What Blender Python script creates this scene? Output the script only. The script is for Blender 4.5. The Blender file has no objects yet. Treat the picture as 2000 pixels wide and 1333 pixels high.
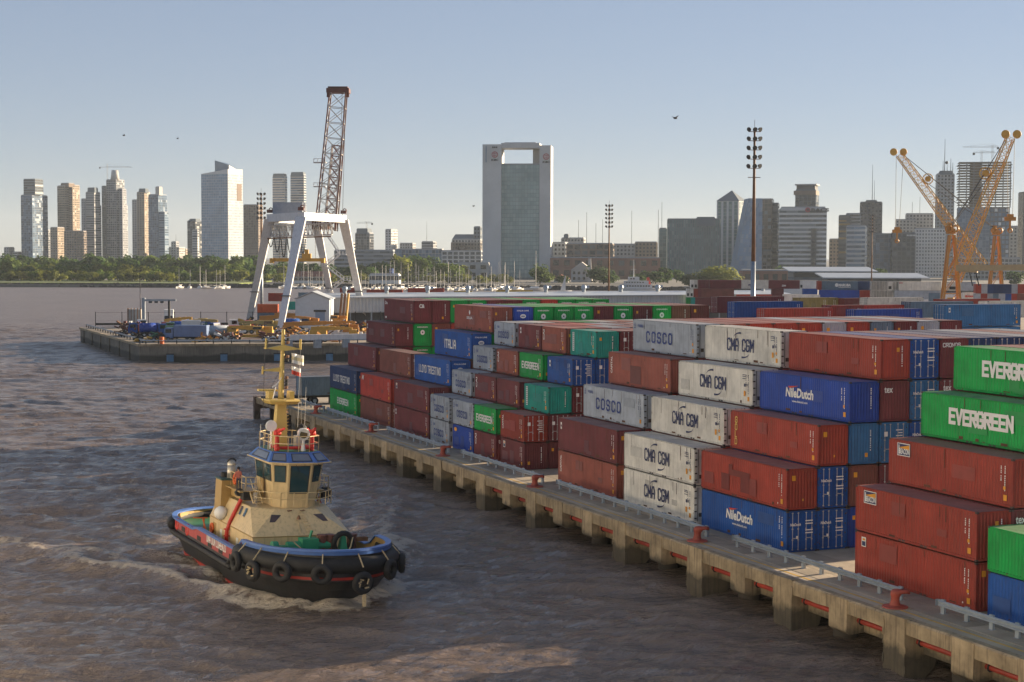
import bpy, math, random
import numpy as np
from mathutils import Vector, Matrix
from mathutils import noise as mnoise
random.seed(7)
sc = bpy.context.scene
COL = sc.collection
R = math.radians

# ------------------------------------------------------------------ camera
F_PX, PITCH, YAW, ROLL, CAM_Z = 3207.5, 0.052567, 0.390449, 0.002769, 23.97
DECK = 3.3
_cy, _sy, _cp, _sp = math.cos(YAW), math.sin(YAW), math.cos(PITCH), math.sin(PITCH)
FW = Vector((_sy*_cp, _cy*_cp, -_sp))
_rt = Vector((_cy, -_sy, 0)); _up = _rt.cross(FW)
RT = math.cos(ROLL)*_rt + math.sin(ROLL)*_up
UP = -math.sin(ROLL)*_rt + math.cos(ROLL)*_up
EYE = Vector((0, 0, CAM_Z))
cam = bpy.data.cameras.new('camera'); camo = bpy.data.objects.new('camera', cam); COL.objects.link(camo)
cam.sensor_width = 36; cam.lens = F_PX/2000*36; cam.clip_start = 1; cam.clip_end = 60000
camo.matrix_world = Matrix(((RT.x, UP.x, -FW.x, 0), (RT.y, UP.y, -FW.y, 0), (RT.z, UP.z, -FW.z, CAM_Z), (0, 0, 0, 1)))
sc.camera = camo

# ------------------------------------------------------------------ sky, sun, exposure
SUN_EL, SUN_AZ = 12.0, 83.0          # azimuth clockwise from +Y: low sun over the yard, to the right
w = bpy.data.worlds.new('World'); sc.world = w; w.use_nodes = True
nt = w.node_tree; nt.nodes.clear()
out = nt.nodes.new('ShaderNodeOutputWorld'); bg = nt.nodes.new('ShaderNodeBackground')
sky = nt.nodes.new('ShaderNodeTexSky'); sky.sky_type = 'NISHITA'; sky.sun_disc = False
sky.sun_elevation = R(SUN_EL); sky.sun_rotation = R(SUN_AZ)
sky.altitude = 0; sky.air_density = 0.8; sky.dust_density = 0.0; sky.ozone_density = 1.0
bg.inputs['Strength'].default_value = 0.074
gm = nt.nodes.new('ShaderNodeGamma'); gm.inputs[1].default_value = 0.5      # a hazy evening: the sky's range is compressed
wb = nt.nodes.new('ShaderNodeMix'); wb.data_type = 'RGBA'; wb.blend_type = 'MULTIPLY'; wb.inputs[0].default_value = 1; wb.inputs[7].default_value = (0.97, 1.03, 1.25, 1)
nt.links.new(sky.outputs[0], gm.inputs[0]); nt.links.new(gm.outputs[0], wb.inputs[6]); nt.links.new(wb.outputs[2], bg.inputs[0]); nt.links.new(bg.outputs[0], out.inputs[0])
sl = bpy.data.lights.new('sun', 'SUN'); sl.energy = 5.0; sl.angle = R(0.5); sl.color = (1.0, 0.80, 0.56)
so = bpy.data.objects.new('sun', sl); COL.objects.link(so)
_d = Vector((math.sin(R(SUN_AZ))*math.cos(R(SUN_EL)), math.cos(R(SUN_AZ))*math.cos(R(SUN_EL)), math.sin(R(SUN_EL))))
so.rotation_euler = _d.to_track_quat('Z', 'Y').to_euler(); so.location = (200, 100, 200)
sc.view_settings.view_transform = 'Standard'; sc.view_settings.look = 'None'
sc.view_settings.exposure = 1.52; sc.view_settings.gamma = 1.0; sc.view_settings.use_curve_mapping = False
sc.cycles.use_denoising = True
sc.cycles.max_bounces = 6; sc.cycles.diffuse_bounces = 3; sc.cycles.glossy_bounces = 3
sc.cycles.transmission_bounces = 3; sc.cycles.volume_bounces = 0; sc.cycles.transparent_max_bounces = 6
sc.cycles.caustics_reflective = False; sc.cycles.caustics_refractive = False

# ------------------------------------------------------------------ where a point of the place lies
def ray(x, y): return FW + RT*((x-1000)/F_PX) - UP*((y-666.5)/F_PX)
def PD(x, y, D): return EYE + ray(x, y)*D                 # at forward distance D
def PZ(x, y, z):
    r = ray(x, y); return EYE + r*((z-CAM_Z)/r.z)          # on the level z
def PX(x, y, X):
    r = ray(x, y); return EYE + r*(X/r.x)
FWH = Vector((_sy, _cy, 0)); RTH = Vector((_cy, -_sy, 0))
VIEW_RZ = -YAW                                              # rotation that faces a thing's -Y side to the viewer

# ------------------------------------------------------------------ mesh builder
class MB:
    def __init__(s): s.v = []; s.f = []; s.m = []
    def add(s, vs, fs, mi=0):
        o = len(s.v); s.v += [tuple(p) for p in vs]
        for f in fs: s.f.append(tuple(i+o for i in f)); s.m.append(mi)
    def quad(s, a, b, c, d, mi=0): s.add((a, b, c, d), ((0, 1, 2, 3),), mi)
    def box(s, x0, x1, y0, y1, z0, z1, mi=0):
        s.add([(x0,y0,z0),(x1,y0,z0),(x1,y1,z0),(x0,y1,z0),(x0,y0,z1),(x1,y0,z1),(x1,y1,z1),(x0,y1,z1)],
              [(0,3,2,1),(4,5,6,7),(0,1,5,4),(1,2,6,5),(2,3,7,6),(3,0,4,7)], mi)
    def cbox(s, c, sz, mi=0):
        s.box(c[0]-sz[0]/2, c[0]+sz[0]/2, c[1]-sz[1]/2, c[1]+sz[1]/2, c[2]-sz[2]/2, c[2]+sz[2]/2, mi)
    def hexa(s, bot, top, mi=0):                            # four bottom and four top corners
        s.add(list(bot)+list(top), [(0,3,2,1),(4,5,6,7),(0,1,5,4),(1,2,6,5),(2,3,7,6),(3,0,4,7)], mi)
    def bar(s, p, q, w, h=None, mi=0, up=(0,0,1)):
        p, q = Vector(p), Vector(q); h = h or w; d = (q-p)
        if d.length < 1e-6: return
        d.normalize(); u = Vector(up)
        if abs(d.dot(u)) > .98: u = Vector((1,0,0))
        a = d.cross(u).normalized(); b = a.cross(d).normalized()
        a *= w/2; b *= h/2
        s.hexa((p-a-b, p+a-b, q+a-b, q-a-b), (p-a+b, p+a+b, q+a+b, q-a+b), mi)
    def tube(s, p, q, r0, r1=None, n=8, mi=0, caps=True):
        p, q = Vector(p), Vector(q); r1 = r0 if r1 is None else r1; d = (q-p).normalized()
        u = Vector((0,0,1)) if abs(d.z) < .9 else Vector((1,0,0))
        a = d.cross(u).normalized(); b = a.cross(d)
        vs = []
        for c, r in ((p, r0), (q, r1)):
            for i in range(n):
                t = 2*math.pi*i/n; vs.append(c + a*(r*math.cos(t)) + b*(r*math.sin(t)))
        fs = [(i, (i+1) % n, n+(i+1) % n, n+i) for i in range(n)]
        if caps: fs += [tuple(range(n-1, -1, -1)), tuple(range(n, 2*n))]
        s.add(vs, fs, mi)
    def path(s, pts, r, n=6, mi=0):
        for a, b in zip(pts[:-1], pts[1:]): s.tube(a, b, r, r, n, mi)
    def loft(s, rings, mi=0, closed=True, cap0=False, cap1=False):
        n = len(rings[0]); vs = [p for r in rings for p in r]; fs = []
        for k in range(len(rings)-1):
            for i in range(n if closed else n-1):
                j = (i+1) % n; fs.append((k*n+i, k*n+j, (k+1)*n+j, (k+1)*n+i))
        if cap0: fs.append(tuple(range(n-1, -1, -1)))
        if cap1: fs.append(tuple((len(rings)-1)*n+i for i in range(n)))
        s.add(vs, fs, mi)
    def prism(s, pts, z0, z1, mi=0):
        s.loft([[(x, y, z0) for x, y in pts], [(x, y, z1) for x, y in pts]], mi, True, True, True)
    def ball(s, c, r, n=10, m=6, mi=0, sq=(1,1,1)):
        rings = []
        for k in range(m+1):
            t = math.pi*k/m; rr = max(math.sin(t), 1e-3)*r
            rings.append([(c[0]+sq[0]*rr*math.cos(2*math.pi*i/n), c[1]+sq[1]*rr*math.sin(2*math.pi*i/n), c[2]-sq[2]*r*math.cos(t)) for i in range(n)])
        s.loft(rings, mi)
    def torus(s, c, axis, Rr, r, n=16, m=8, mi=0):
        ax = Vector(axis).normalized(); u = Vector((0,0,1)) if abs(ax.z) < .9 else Vector((1,0,0))
        a = ax.cross(u).normalized(); b = a.cross(ax); c = Vector(c); rings = []
        for i in range(n+1):
            t = 2*math.pi*i/n; d = a*math.cos(t)+b*math.sin(t)
            rings.append([c + d*(Rr+r*math.cos(2*math.pi*j/m)) + ax*(r*math.sin(2*math.pi*j/m)) for j in range(m)])
        s.loft(rings, mi)
    def mesh(s, name, mats, smooth=False):
        me = bpy.data.meshes.new(name); me.from_pydata(s.v, [], s.f)
        for m in (mats if isinstance(mats, (list, tuple)) else [mats]): me.materials.append(m)
        me.polygons.foreach_set('material_index', s.m)
        if smooth: me.polygons.foreach_set('use_smooth', [True]*len(s.f))
        me.update(); return me
    def build(s, name, mats, parent=None, smooth=False):
        return link(name, s.mesh(name, mats, smooth), parent)

def link(name, me, parent=None, loc=None, rz=0, mats=None):
    o = bpy.data.objects.new(name, me); COL.objects.link(o)
    if parent is not None: o.parent = parent
    if loc is not None: o.location = loc
    if rz: o.rotation_euler = (0, 0, rz)
    if mats:
        for i, m in enumerate(mats):
            o.material_slots[i].link = 'OBJECT'; o.material_slots[i].material = m
    return o
def tag(o, label=None, cat=None, group=None, kind=None):
    if label: o['label'] = label
    if cat: o['category'] = cat
    if group: o['group'] = group
    if kind: o['kind'] = kind
    return o
def thing(name, label, cat, loc=(0,0,0), rz=0, group=None):
    o = bpy.data.objects.new(name, None); COL.objects.link(o); o.location = loc; o.rotation_euler = (0,0,rz); o.empty_display_size = .5
    return tag(o, label, cat, group)
def copy_tree(o, parent=None):
    c = o.copy(); COL.objects.link(c)
    if parent is not None: c.parent = parent
    for ch in list(o.children): copy_tree(ch, c)
    return c

# ------------------------------------------------------------------ materials
MATS = {}
def mat(name, col, rough=.55, var=.12, scale=1.2, metal=0.0, rust=0.0, streak=0.0, bump=0.0, spec=.5, rustcol=(.10,.045,.022), bscale=None, wet=None):
    if name in MATS: return MATS[name]
    m = bpy.data.materials.new(name); m.use_nodes = True; n = m.node_tree.nodes; l = m.node_tree.links; n.clear()
    o = n.new('ShaderNodeOutputMaterial'); b = n.new('ShaderNodeBsdfPrincipled'); l.new(b.outputs[0], o.inputs[0])
    b.inputs['Roughness'].default_value = rough; b.inputs['Metallic'].default_value = metal
    b.inputs['Specular IOR Level'].default_value = spec
    tc = n.new('ShaderNodeTexCoord'); oi = n.new('ShaderNodeObjectInfo')
    ad = n.new('ShaderNodeVectorMath'); ad.operation = 'MULTIPLY_ADD'
    cmb = n.new('ShaderNodeCombineXYZ')
    for i in range(3): l.new(oi.outputs['Random'], cmb.inputs[i])
    l.new(cmb.outputs[0], ad.inputs[0]); ad.inputs[1].default_value = (91, 57, 33); l.new(tc.outputs['Object'], ad.inputs[2])
    no = n.new('ShaderNodeTexNoise'); no.inputs['Scale'].default_value = scale; no.inputs['Detail'].default_value = 6; no.inputs['Roughness'].default_value = .62
    l.new(ad.outputs[0], no.inputs['Vector'])
    mr = n.new('ShaderNodeMapRange'); mr.inputs[1].default_value = .28; mr.inputs[2].default_value = .72
    mr.inputs[3].default_value = 1-var*1.6; mr.inputs[4].default_value = 1+var; l.new(no.outputs[0], mr.inputs[0])
    rr = n.new('ShaderNodeMapRange'); rr.inputs[3].default_value = 1-var*.8; rr.inputs[4].default_value = 1+var*.8; l.new(oi.outputs['Random'], rr.inputs[0])
    mm = n.new('ShaderNodeMath'); mm.operation = 'MULTIPLY'; l.new(mr.outputs[0], mm.inputs[0]); l.new(rr.outputs[0], mm.inputs[1])
    vm = n.new('ShaderNodeVectorMath'); vm.operation = 'SCALE'; vm.inputs[0].default_value = col; l.new(mm.outputs[0], vm.inputs['Scale'])
    cur = vm.outputs[0]
    def mixin(fac, c):
        nonlocal cur
        mx = n.new('ShaderNodeMix'); mx.data_type = 'RGBA'; l.new(fac, mx.inputs[0]); l.new(cur, mx.inputs[6]); mx.inputs[7].default_value = (*c, 1); cur = mx.outputs[2]
    if streak:
        mp = n.new('ShaderNodeMapping'); mp.inputs['Scale'].default_value = (3.2, 3.2, .22); l.new(ad.outputs[0], mp.inputs[0])
        n2 = n.new('ShaderNodeTexNoise'); n2.inputs['Scale'].default_value = 1.5; n2.inputs['Detail'].default_value = 5; l.new(mp.outputs[0], n2.inputs['Vector'])
        r2 = n.new('ShaderNodeMapRange'); r2.inputs[1].default_value = .5; r2.inputs[2].default_value = .78; r2.inputs[3].default_value = 0; r2.inputs[4].default_value = streak; l.new(n2.outputs[0], r2.inputs[0])
        mixin(r2.outputs[0], (.075, .055, .04))
    if rust:
        n3 = n.new('ShaderNodeTexNoise'); n3.inputs['Scale'].default_value = 2.6; n3.inputs['Detail'].default_value = 8; n3.inputs['Roughness'].default_value = .7; l.new(ad.outputs[0], n3.inputs['Vector'])
        r3 = n.new('ShaderNodeMapRange'); r3.inputs[1].default_value = .72-.25*rust; r3.inputs[2].default_value = .80-.2*rust; r3.inputs[4].default_value = .85; l.new(n3.outputs[0], r3.inputs[0])
        mixin(r3.outputs[0], rustcol)
    if wet is not None:                                     # tide stain: the wall is darker and weedy up to this level
        ge = n.new('ShaderNodeNewGeometry'); sx = n.new('ShaderNodeSeparateXYZ'); l.new(ge.outputs['Position'], sx.inputs[0])
        sub = n.new('ShaderNodeMath'); sub.operation = 'MULTIPLY_ADD'; l.new(no.outputs[0], sub.inputs[0]); sub.inputs[1].default_value = -2.2; l.new(sx.outputs[2], sub.inputs[2])
        r4 = n.new('ShaderNodeMapRange'); r4.inputs[1].default_value = wet-1.1+.25; r4.inputs[2].default_value = wet-1.1-.25; r4.inputs[4].default_value = .8; l.new(sub.outputs[0], r4.inputs[0])
        mixin(r4.outputs[0], (.03, .03, .025))
    l.new(cur, b.inputs['Base Color'])
    if bump:
        bp = n.new('ShaderNodeBump'); bp.inputs['Strength'].default_value = bump; bp.inputs['Distance'].default_value = .05
        n5 = n.new('ShaderNodeTexNoise'); n5.inputs['Scale'].default_value = bscale or scale*6; n5.inputs['Detail'].default_value = 6; l.new(ad.outputs[0], n5.inputs['Vector'])
        l.new(n5.outputs[0], bp.inputs['Height']); l.new(bp.outputs[0], b.inputs['Normal'])
    MATS[name] = m; return m

C_ = dict(red=(.33,.046,.03), maroon=(.165,.036,.042), pink=(.30,.085,.062), blue=(.012,.085,.33), navy=(.02,.052,.15), green=(.002,.33,.062),
          white=(.72,.69,.61), grey=(.36,.40,.45), teal=(.008,.31,.25), sky_blue=(.035,.16,.36), scarlet=(.42,.05,.035), khaki=(.30,.23,.08),
          brown=(.21,.07,.055), steel=(.13,.20,.27), orange=(.55,.10,.03), cobalt=(.014,.06,.34), yellow=(.5,.33,.04), pale=(.55,.55,.52))
CM = {k: mat('paint_'+k, v, rough=.5, var=.17, scale=.55, rust=.25 if k not in ('white', 'grey', 'pale') else .2, streak=.3, bump=.3, bscale=.9, spec=.3) for k, v in C_.items()}
FM = {k: mat('frame_paint_'+k, tuple(c*.9 for c in v), rough=.6, var=.2, scale=1.3, rust=.62, streak=.3, spec=.3) for k, v in C_.items()}
# weathered roof steel: chalky paint with dust
RM = {k: mat('roof_paint_'+k, tuple(.55*c+.45*g for c, g in zip(v, (.34, .27, .22))), rough=.6, var=.2, scale=.5, rust=.3) for k, v in C_.items()}
m_cast = mat('corner_casting_steel', (.05,.04,.035), .6, .2)
m_dark = mat('dark_gap_steel', (.02,.02,.02), .7, .2)
m_white = mat('white_lettering', (.78,.77,.73), .5, .05)
m_navyink = mat('navy_lettering', (.02,.028,.10), .5, .05)
m_blueink = mat('blue_lettering', (.025,.05,.22), .5, .05)
m_yel = mat('orange_label', (.75,.33,.02), .5, .08)
m_gold = mat('gold_lettering', (.75,.50,.12), .5, .08)
m_redink = mat('red_lettering', (.6,.05,.03), .5, .05)
m_galv = mat('galvanised_steel', (.30,.345,.39), .45, .12, metal=.3)
m_rod = mat('door_rod_steel', (.42,.42,.42), .45, .15, metal=.3, rust=.2)
m_conc = mat('quay_concrete', (.43,.33,.20), .85, .3, scale=.7, streak=.8, bump=.7, bscale=3, wet=1.5, rust=.12, rustcol=(.12,.085,.05))
m_deck = mat('quay_deck', (.38,.315,.235), .85, .22, scale=.25, bump=.3, bscale=8, rust=.25, rustcol=(.16,.13,.10))
m_pier = mat('pier_concrete', (.25,.215,.165), .9, .32, scale=.16, streak=.8, bump=.5, bscale=2, wet=1.6)
m_ylw_line = mat('worn_yellow_paint', (.55,.33,.05), .7, .2, scale=2.0, rust=.2, rustcol=(.34,.28,.19))
m_rustred = mat('red_bollard_paint', (.33,.06,.035), .6, .2, rust=.3)
m_redpipe = mat('red_pipe_paint', (.42,.045,.025), .5, .2, rust=.3)
m_pile = mat('pile_concrete', (.16,.11,.085), .85, .3, streak=.6, wet=1.3)
m_rubber = mat('black_rubber', (.014,.014,.015), .7, .25, scale=2.5, bump=.3)
m_cream = mat('cream_ship_paint', (.70,.53,.28), .45, .08, scale=.7, streak=.38, rust=.2, rustcol=(.30,.16,.07))
m_tan = mat('tan_ship_paint', (.42,.27,.09), .5, .08)
m_mast = mat('yellow_mast_paint', (.60,.43,.12), .5, .08)
m_tugblue = mat('blue_ship_paint', (.075,.17,.46), .45, .1, rust=.1)
m_tugred = mat('red_bulwark_paint', (.42,.055,.055), .5, .1, streak=.3)
m_boot = mat('red_boot_topping', (.40,.025,.015), .5, .2, rust=.2)
m_hull = mat('black_hull_paint', (.018,.020,.024), .45, .25, streak=.3, rust=.1)
m_deckgreen = mat('green_deck_paint', (.03,.17,.06), .5, .2)
m_winch = mat('green_winch_paint', (.02,.26,.13), .5, .15, rust=.25)
m_rope = mat('frayed_rope', (.50,.40,.24), .9, .2, scale=8)
m_glassd = mat('wheelhouse_glass', (.02,.06,.075), .05, .1, spec=1.0)
m_skylight = mat('skylight_glass', (.16,.18,.22), .15, .1, spec=.7)
m_orange = mat('lifebuoy_orange', (.72,.13,.02), .6, .08)
m_firered = mat('fire_monitor_red', (.55,.025,.015), .45, .08)
m_chrome = mat('exhaust_metal', (.45,.42,.36), .35, .1, metal=.5)
m_craneyel = mat('crane_yellow', (.60,.33,.05), .5, .12, rust=.2)
m_craneor = mat('crane_orange', (.52,.22,.03), .5, .12, rust=.2)
m_cranewhite = mat('gantry_white', (.66,.66,.66), .5, .08, streak=.25)
m_boomred = mat('boom_red', (.15,.05,.038), .6, .2, rust=.3)
m_boomwhite = mat('boom_white', (.50,.48,.46), .6, .15, rust=.2)
m_maststeel = mat('mast_rust_steel', (.20,.095,.045), .7, .2)
m_lamp = mat('floodlight_housing', (.05,.055,.06), .5, .2)
m_wire = mat('wire_rope', (.05,.05,.055), .6, .1)
m_tyre = m_rubber
m_shed = mat('shed_sheet', (.52,.55,.58), .5, .1, scale=.2, streak=.25)
m_shedroof = mat('shed_roof', (.42,.46,.50), .45, .12, scale=.15)
m_sheddark = mat('shed_dark_wall', (.16,.17,.19), .7, .12)
m_trunk = mat('tree_bark', (.07,.05,.035), .9, .2)
# ------------------------------------------------------------------ lettering
GL = {
 'A': [[(0,0),(0,.7),(.2,1),(.5,1),(.7,.7),(.7,0)], [(0,.4),(.7,.4)]],
 'B': [[(0,0),(0,1),(.6,1),(.6,.55),(0,.5)], [(.6,.5),(.7,.4),(.7,0),(0,0)]],
 'C': [[(.7,.78),(.7,.86),(.55,1),(.15,1),(0,.86),(0,.14),(.15,0),(.55,0),(.7,.14),(.7,.22)]],
 'D': [[(0,0),(0,1),(.5,1),(.7,.8),(.7,.2),(.5,0),(0,0)]],
 'E': [[(.68,0),(0,0),(0,1),(.68,1)], [(0,.5),(.6,.5)]],
 'F': [[(0,0),(0,1),(.68,1)], [(0,.52),(.58,.52)]],
 'G': [[(.7,.78),(.7,.86),(.55,1),(.15,1),(0,.86),(0,.14),(.15,0),(.55,0),(.7,.14),(.7,.48),(.4,.48)]],
 'H': [[(0,0),(0,1)], [(.7,0),(.7,1)], [(0,.5),(.7,.5)]],
 'I': [[(.1,0),(.1,1)]],
 'J': [[(.6,1),(.6,.15),(.45,0),(.1,0),(0,.2)]],
 'K': [[(0,0),(0,1)], [(.7,1),(.05,.5),(.7,0)]],
 'L': [[(0,1),(0,0),(.62,0)]],
 'M': [[(0,0),(0,1),(.4,.35),(.8,1),(.8,0)]],
 'N': [[(0,0),(0,1),(.7,0),(.7,1)]],
 'O': [[(.15,0),(0,.14),(0,.86),(.15,1),(.55,1),(.7,.86),(.7,.14),(.55,0),(.15,0)]],
 'P': [[(0,0),(0,1),(.7,1),(.7,.45),(0,.45)]],
 'R': [[(0,0),(0,1),(.68,1),(.68,.5),(0,.5)], [(.3,.5),(.7,0)]],
 'S': [[(.7,.8),(.7,.88),(.55,1),(.15,1),(0,.88),(0,.62),(.15,.5),(.55,.5),(.7,.38),(.7,.12),(.55,0),(.15,0),(0,.12),(0,.2)]],
 'T': [[(0,1),(.7,1)], [(.35,1),(.35,0)]],
 'U': [[(0,1),(0,.15),(.15,0),(.55,0),(.7,.15),(.7,1)]],
 'V': [[(0,1),(.35,0),(.7,1)]],
 'X': [[(0,0),(.7,1)], [(0,1),(.7,0)]],
 'Y': [[(0,1),(.35,.5),(.7,1)], [(.35,.5),(.35,0)]],
 'Z': [[(0,1),(.7,1),(0,0),(.7,0)]],
 '&': [[(.7,0),(.15,.75),(.3,1),(.5,.8),(.05,.3),(.2,0),(.45,0),(.7,.4)]],
}
WID = {'I': .2, 'M': .8, 'L': .62, 'E': .68, 'F': .68}
class Plane:
    """a printed surface: (u to the right, v up) on a side or an end of a box"""
    def __init__(s, o, u, v, n): s.o, s.u, s.v, s.n = Vector(o), Vector(u), Vector(v), Vector(n); s.k = 0
    def p(s, a, b): return s.o + s.u*a + s.v*b + s.n*(s.k*.0006)
def seg(mb, pl, a, b, t, mi):
    a, b = Vector(a), Vector(b); d = b-a
    if d.length < 1e-6: return
    d.normalize(); n = Vector((-d.y, d.x))*t/2; e = d*t/2; pl.k += 1
    mb.quad(*[pl.p(*q) for q in (a-e-n, b+e-n, b+e+n, a-e+n)], mi)
def strokes(mb, pl, txt, u, v, h, wf=1.0, t=.2, gap=.35, mi=0, vertical=False):
    """block capitals; h height, wf width factor, t stroke in heights; returns the length"""
    x = u; y = v
    for ch in txt:
        if ch == ' ':
            if vertical: y -= .6*h
            else: x += .5*h*wf
            continue
        g = GL.get(ch)
        if g is None: continue
        for ln in g:
            for a, b in zip(ln[:-1], ln[1:]):
                seg(mb, pl, (x+a[0]*h*wf, y+a[1]*h), (x+b[0]*h*wf, y+b[1]*h), t*h, mi)
        if vertical: y -= h*(1+gap)
        else: x += (WID.get(ch, .7)+gap)*h*wf
    return x-u
_fontcache = {}
def fontverts(txt, off=0.0, shear=0.0):
    k = (txt, off, shear)
    if k not in _fontcache:
        cu = bpy.data.curves.new('lettering_curve', 'FONT'); cu.body = txt; cu.size = 1; cu.offset = off; cu.shear = shear; cu.resolution_u = 3
        ob = bpy.data.objects.new('lettering_curve', cu)
        me = bpy.data.meshes.new_from_object(ob)
        vs = [tuple(x.co) for x in me.vertices]; fs = [tuple(p.vertices) for p in me.polygons]
        bpy.data.objects.remove(ob); bpy.data.curves.remove(cu); bpy.data.meshes.remove(me)
        _fontcache[k] = (vs, fs)
    return _fontcache[k]
def ftext(mb, pl, txt, u, v, length, h=None, off=.02, shear=0.0, mi=0, rot=False):
    vs, fs = fontverts(txt, off, shear)
    if not vs: return
    x0 = min(p[0] for p in vs); x1 = max(p[0] for p in vs); y0 = min(p[1] for p in vs); y1 = max(p[1] for p in vs)
    sx = length/(x1-x0); sy = (h/(y1-y0)) if h else sx; pl.k += 1
    if rot: mb.add([pl.p(u-(p[1]-y0)*sy, v+(p[0]-x0)*sx) for p in vs], fs, mi)
    else: mb.add([pl.p(u+(p[0]-x0)*sx, v+(p[1]-y0)*sy) for p in vs], fs, mi)
def rect(mb, pl, u, v, a, b, mi): pl.k += 1; mb.quad(pl.p(u, v), pl.p(u+a, v), pl.p(u+a, v+b), pl.p(u, v+b), mi)
def disc(mb, pl, u, v, a, b, mi, n=16):
    pl.k += 1; mb.add([pl.p(u+a*math.cos(2*math.pi*i/n), v+b*math.sin(2*math.pi*i/n)) for i in range(n)], [tuple(range(n))], mi)
def arc(mb, pl, u, v, a, b, t0, t1, w0, w1, mi, n=10):
    pl.k += 1; vs = []
    for i in range(n+1):
        q = i/n; t = R(t0+(t1-t0)*q); w_ = w0+(w1-w0)*q
        vs += [pl.p(u+a*math.cos(t), v+b*math.sin(t)), pl.p(u+(a-w_)*math.cos(t), v+(b-w_)*math.sin(t))]
    mb.add(vs, [(2*i, 2*i+2, 2*i+3, 2*i+1) for i in range(n)], mi)
INK = [m_white, m_navyink, m_blueink, m_yel, m_gold, m_redink, m_dark]
WH, NV, BL, YE, GO, RE, DK = range(7)
# ------------------------------------------------------------------ shipping containers
CW = 2.438
_cm = {}
def cached(key, fn):
    if key not in _cm: _cm[key] = fn()
    return _cm[key]
def corr(mb, a, b, up, nrm, z0, z1, pitch, depth, mi=0, duty=.26):
    """corrugated sheet from a to b, upright; crests on the line a-b, troughs inward"""
    a, b, nrm = Vector(a), Vector(b), Vector(nrm); Ln = (b-a).length; d = (b-a)/Ln; n = max(1, round(Ln/pitch)); p = Ln/n; vs = []
    for i in range(n):
        for q, dp in ((0, 0), (duty, 0), (.5, depth), (.5+duty, depth)):
            P_ = a+d*((i+q)*p)-nrm*dp; vs += [(P_.x, P_.y, z0), (P_.x, P_.y, z1)]
    vs += [(b.x, b.y, z0), (b.x, b.y, z1)]
    mb.add(vs, [(2*i, 2*i+2, 2*i+3, 2*i+1) for i in range(len(vs)//2-1)], mi)
def frame_mesh(L, H):
    mb = MB(); w, l = CW/2, L/2
    for sx in (-1, 1):
        for sy in (-1, 1):
            x, y = sx*w, sy*l
            mb.box(min(x, x-sx*.13), max(x, x-sx*.13), min(y, y-sy*.15), max(y, y-sy*.15), .12, H-.12)
            for z0, z1 in ((0, .12), (H-.12, H)):            # corner castings stand a little proud
                mb.box(min(x+sx*.004, x-sx*.158), max(x+sx*.004, x-sx*.158), min(y+sy*.004, y-sy*.174), max(y+sy*.004, y-sy*.174), z0, z1, 1)
        mb.box(min(sx*w, sx*(w-.06)), max(sx*w, sx*(w-.06)), -l+.16, l-.16, .02, .17)
        mb.box(min(sx*(w-.004), sx*(w-.06)), max(sx*(w-.004), sx*(w-.06)), -l+.16, l-.16, H-.10, H-.01)
        for q in ((.92, 1.3) if L > 8 else (.65, 1.1)):       # forklift pockets
            for s in (-1, 1): mb.box(min(sx*(w+.004), sx*(w-.05)), max(sx*(w+.004), sx*(w-.05)), s*q-.14, s*q+.14, .035, .14, 1)
    for sy in (-1, 1):
        y0, y1 = sorted((sy*l, sy*(l-.09)))
        mb.box(-w+.16, w-.16, y0, y1, .02, .16); mb.box(-w+.16, w-.16, y0, y1, H-.12, H-.01)
    mb.box(-w+.07, w-.07, -l+.1, l-.1, .06, .12, 1)
    return mb.mesh('container_frame', [CM['red'], m_cast])
def side_mesh(L, H, reefer=False):
    mb = MB(); w, l = CW/2, L/2
    corr(mb, (-w+.012, l-.14, 0), (-w+.012, -l+.14, 0), None, (-1, 0, 0), .16, H-.09, .28 if not reefer else .19, .036 if not reefer else .012)
    return mb.mesh('container_side', CM['red'])
def end_mesh(L, H):
    mb = MB(); w, l = CW/2, L/2
    corr(mb, (-w+.12, -l+.03, 0), (w-.12, -l+.03, 0), None, (0, -1, 0), .15, H-.11, .25, .045)
    return mb.mesh('container_end', CM['red'])
def roof_mesh(L, H):
    mb = MB(); w, l = CW/2, L/2; n = int(L/.42); p = (L-.2)/n; vs = []
    for i in range(n):
        for q, dz in ((0, 0), (.4, 0), (.5, -.02), (.9, -.02)):
            y = -l+.1+(i+q)*p; vs += [(-w+.05, y, H-.018+dz), (w-.05, y, H-.018+dz)]
    vs += [(-w+.05, l-.1, H-.018), (w-.05, l-.1, H-.018)]
    mb.add(vs, [(2*i, 2*i+1, 2*i+3, 2*i+2) for i in range(len(vs)//2-1)], 0)
    return mb.mesh('container_roof', RM['red'])
def door_mesh(L, H, s):
    mb = MB(); l = L/2; x0, x1 = (-CW/2+.135, -.008) if s < 0 else (.008, CW/2-.135); y = -l+.05; z0, z1 = .17, H-.13
    mb.box(x0, x1, y, y+.05, z0, z1)
    hgt = (z1-z0)/5
    for k in range(5):                                         # pressed panels
        a, b = z0+k*hgt+.06, z0+(k+1)*hgt-.06
        mb.hexa([(x0+.05, y-.025, a+.06), (x1-.05, y-.025, a+.06), (x1-.05, y, a), (x0+.05, y, a)], [(x0+.05, y-.025, b-.06), (x1-.05, y-.025, b-.06), (x1-.05, y, b), (x0+.05, y, b)])
    for k in range(4): mb.cbox((x0+.02 if s < 0 else x1-.02, y-.02, z0+.3+k*(z1-z0-.6)/3), (.09, .05, .1), 1)
    return mb.mesh('container_door', [CM['blue'], m_cast])
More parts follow.
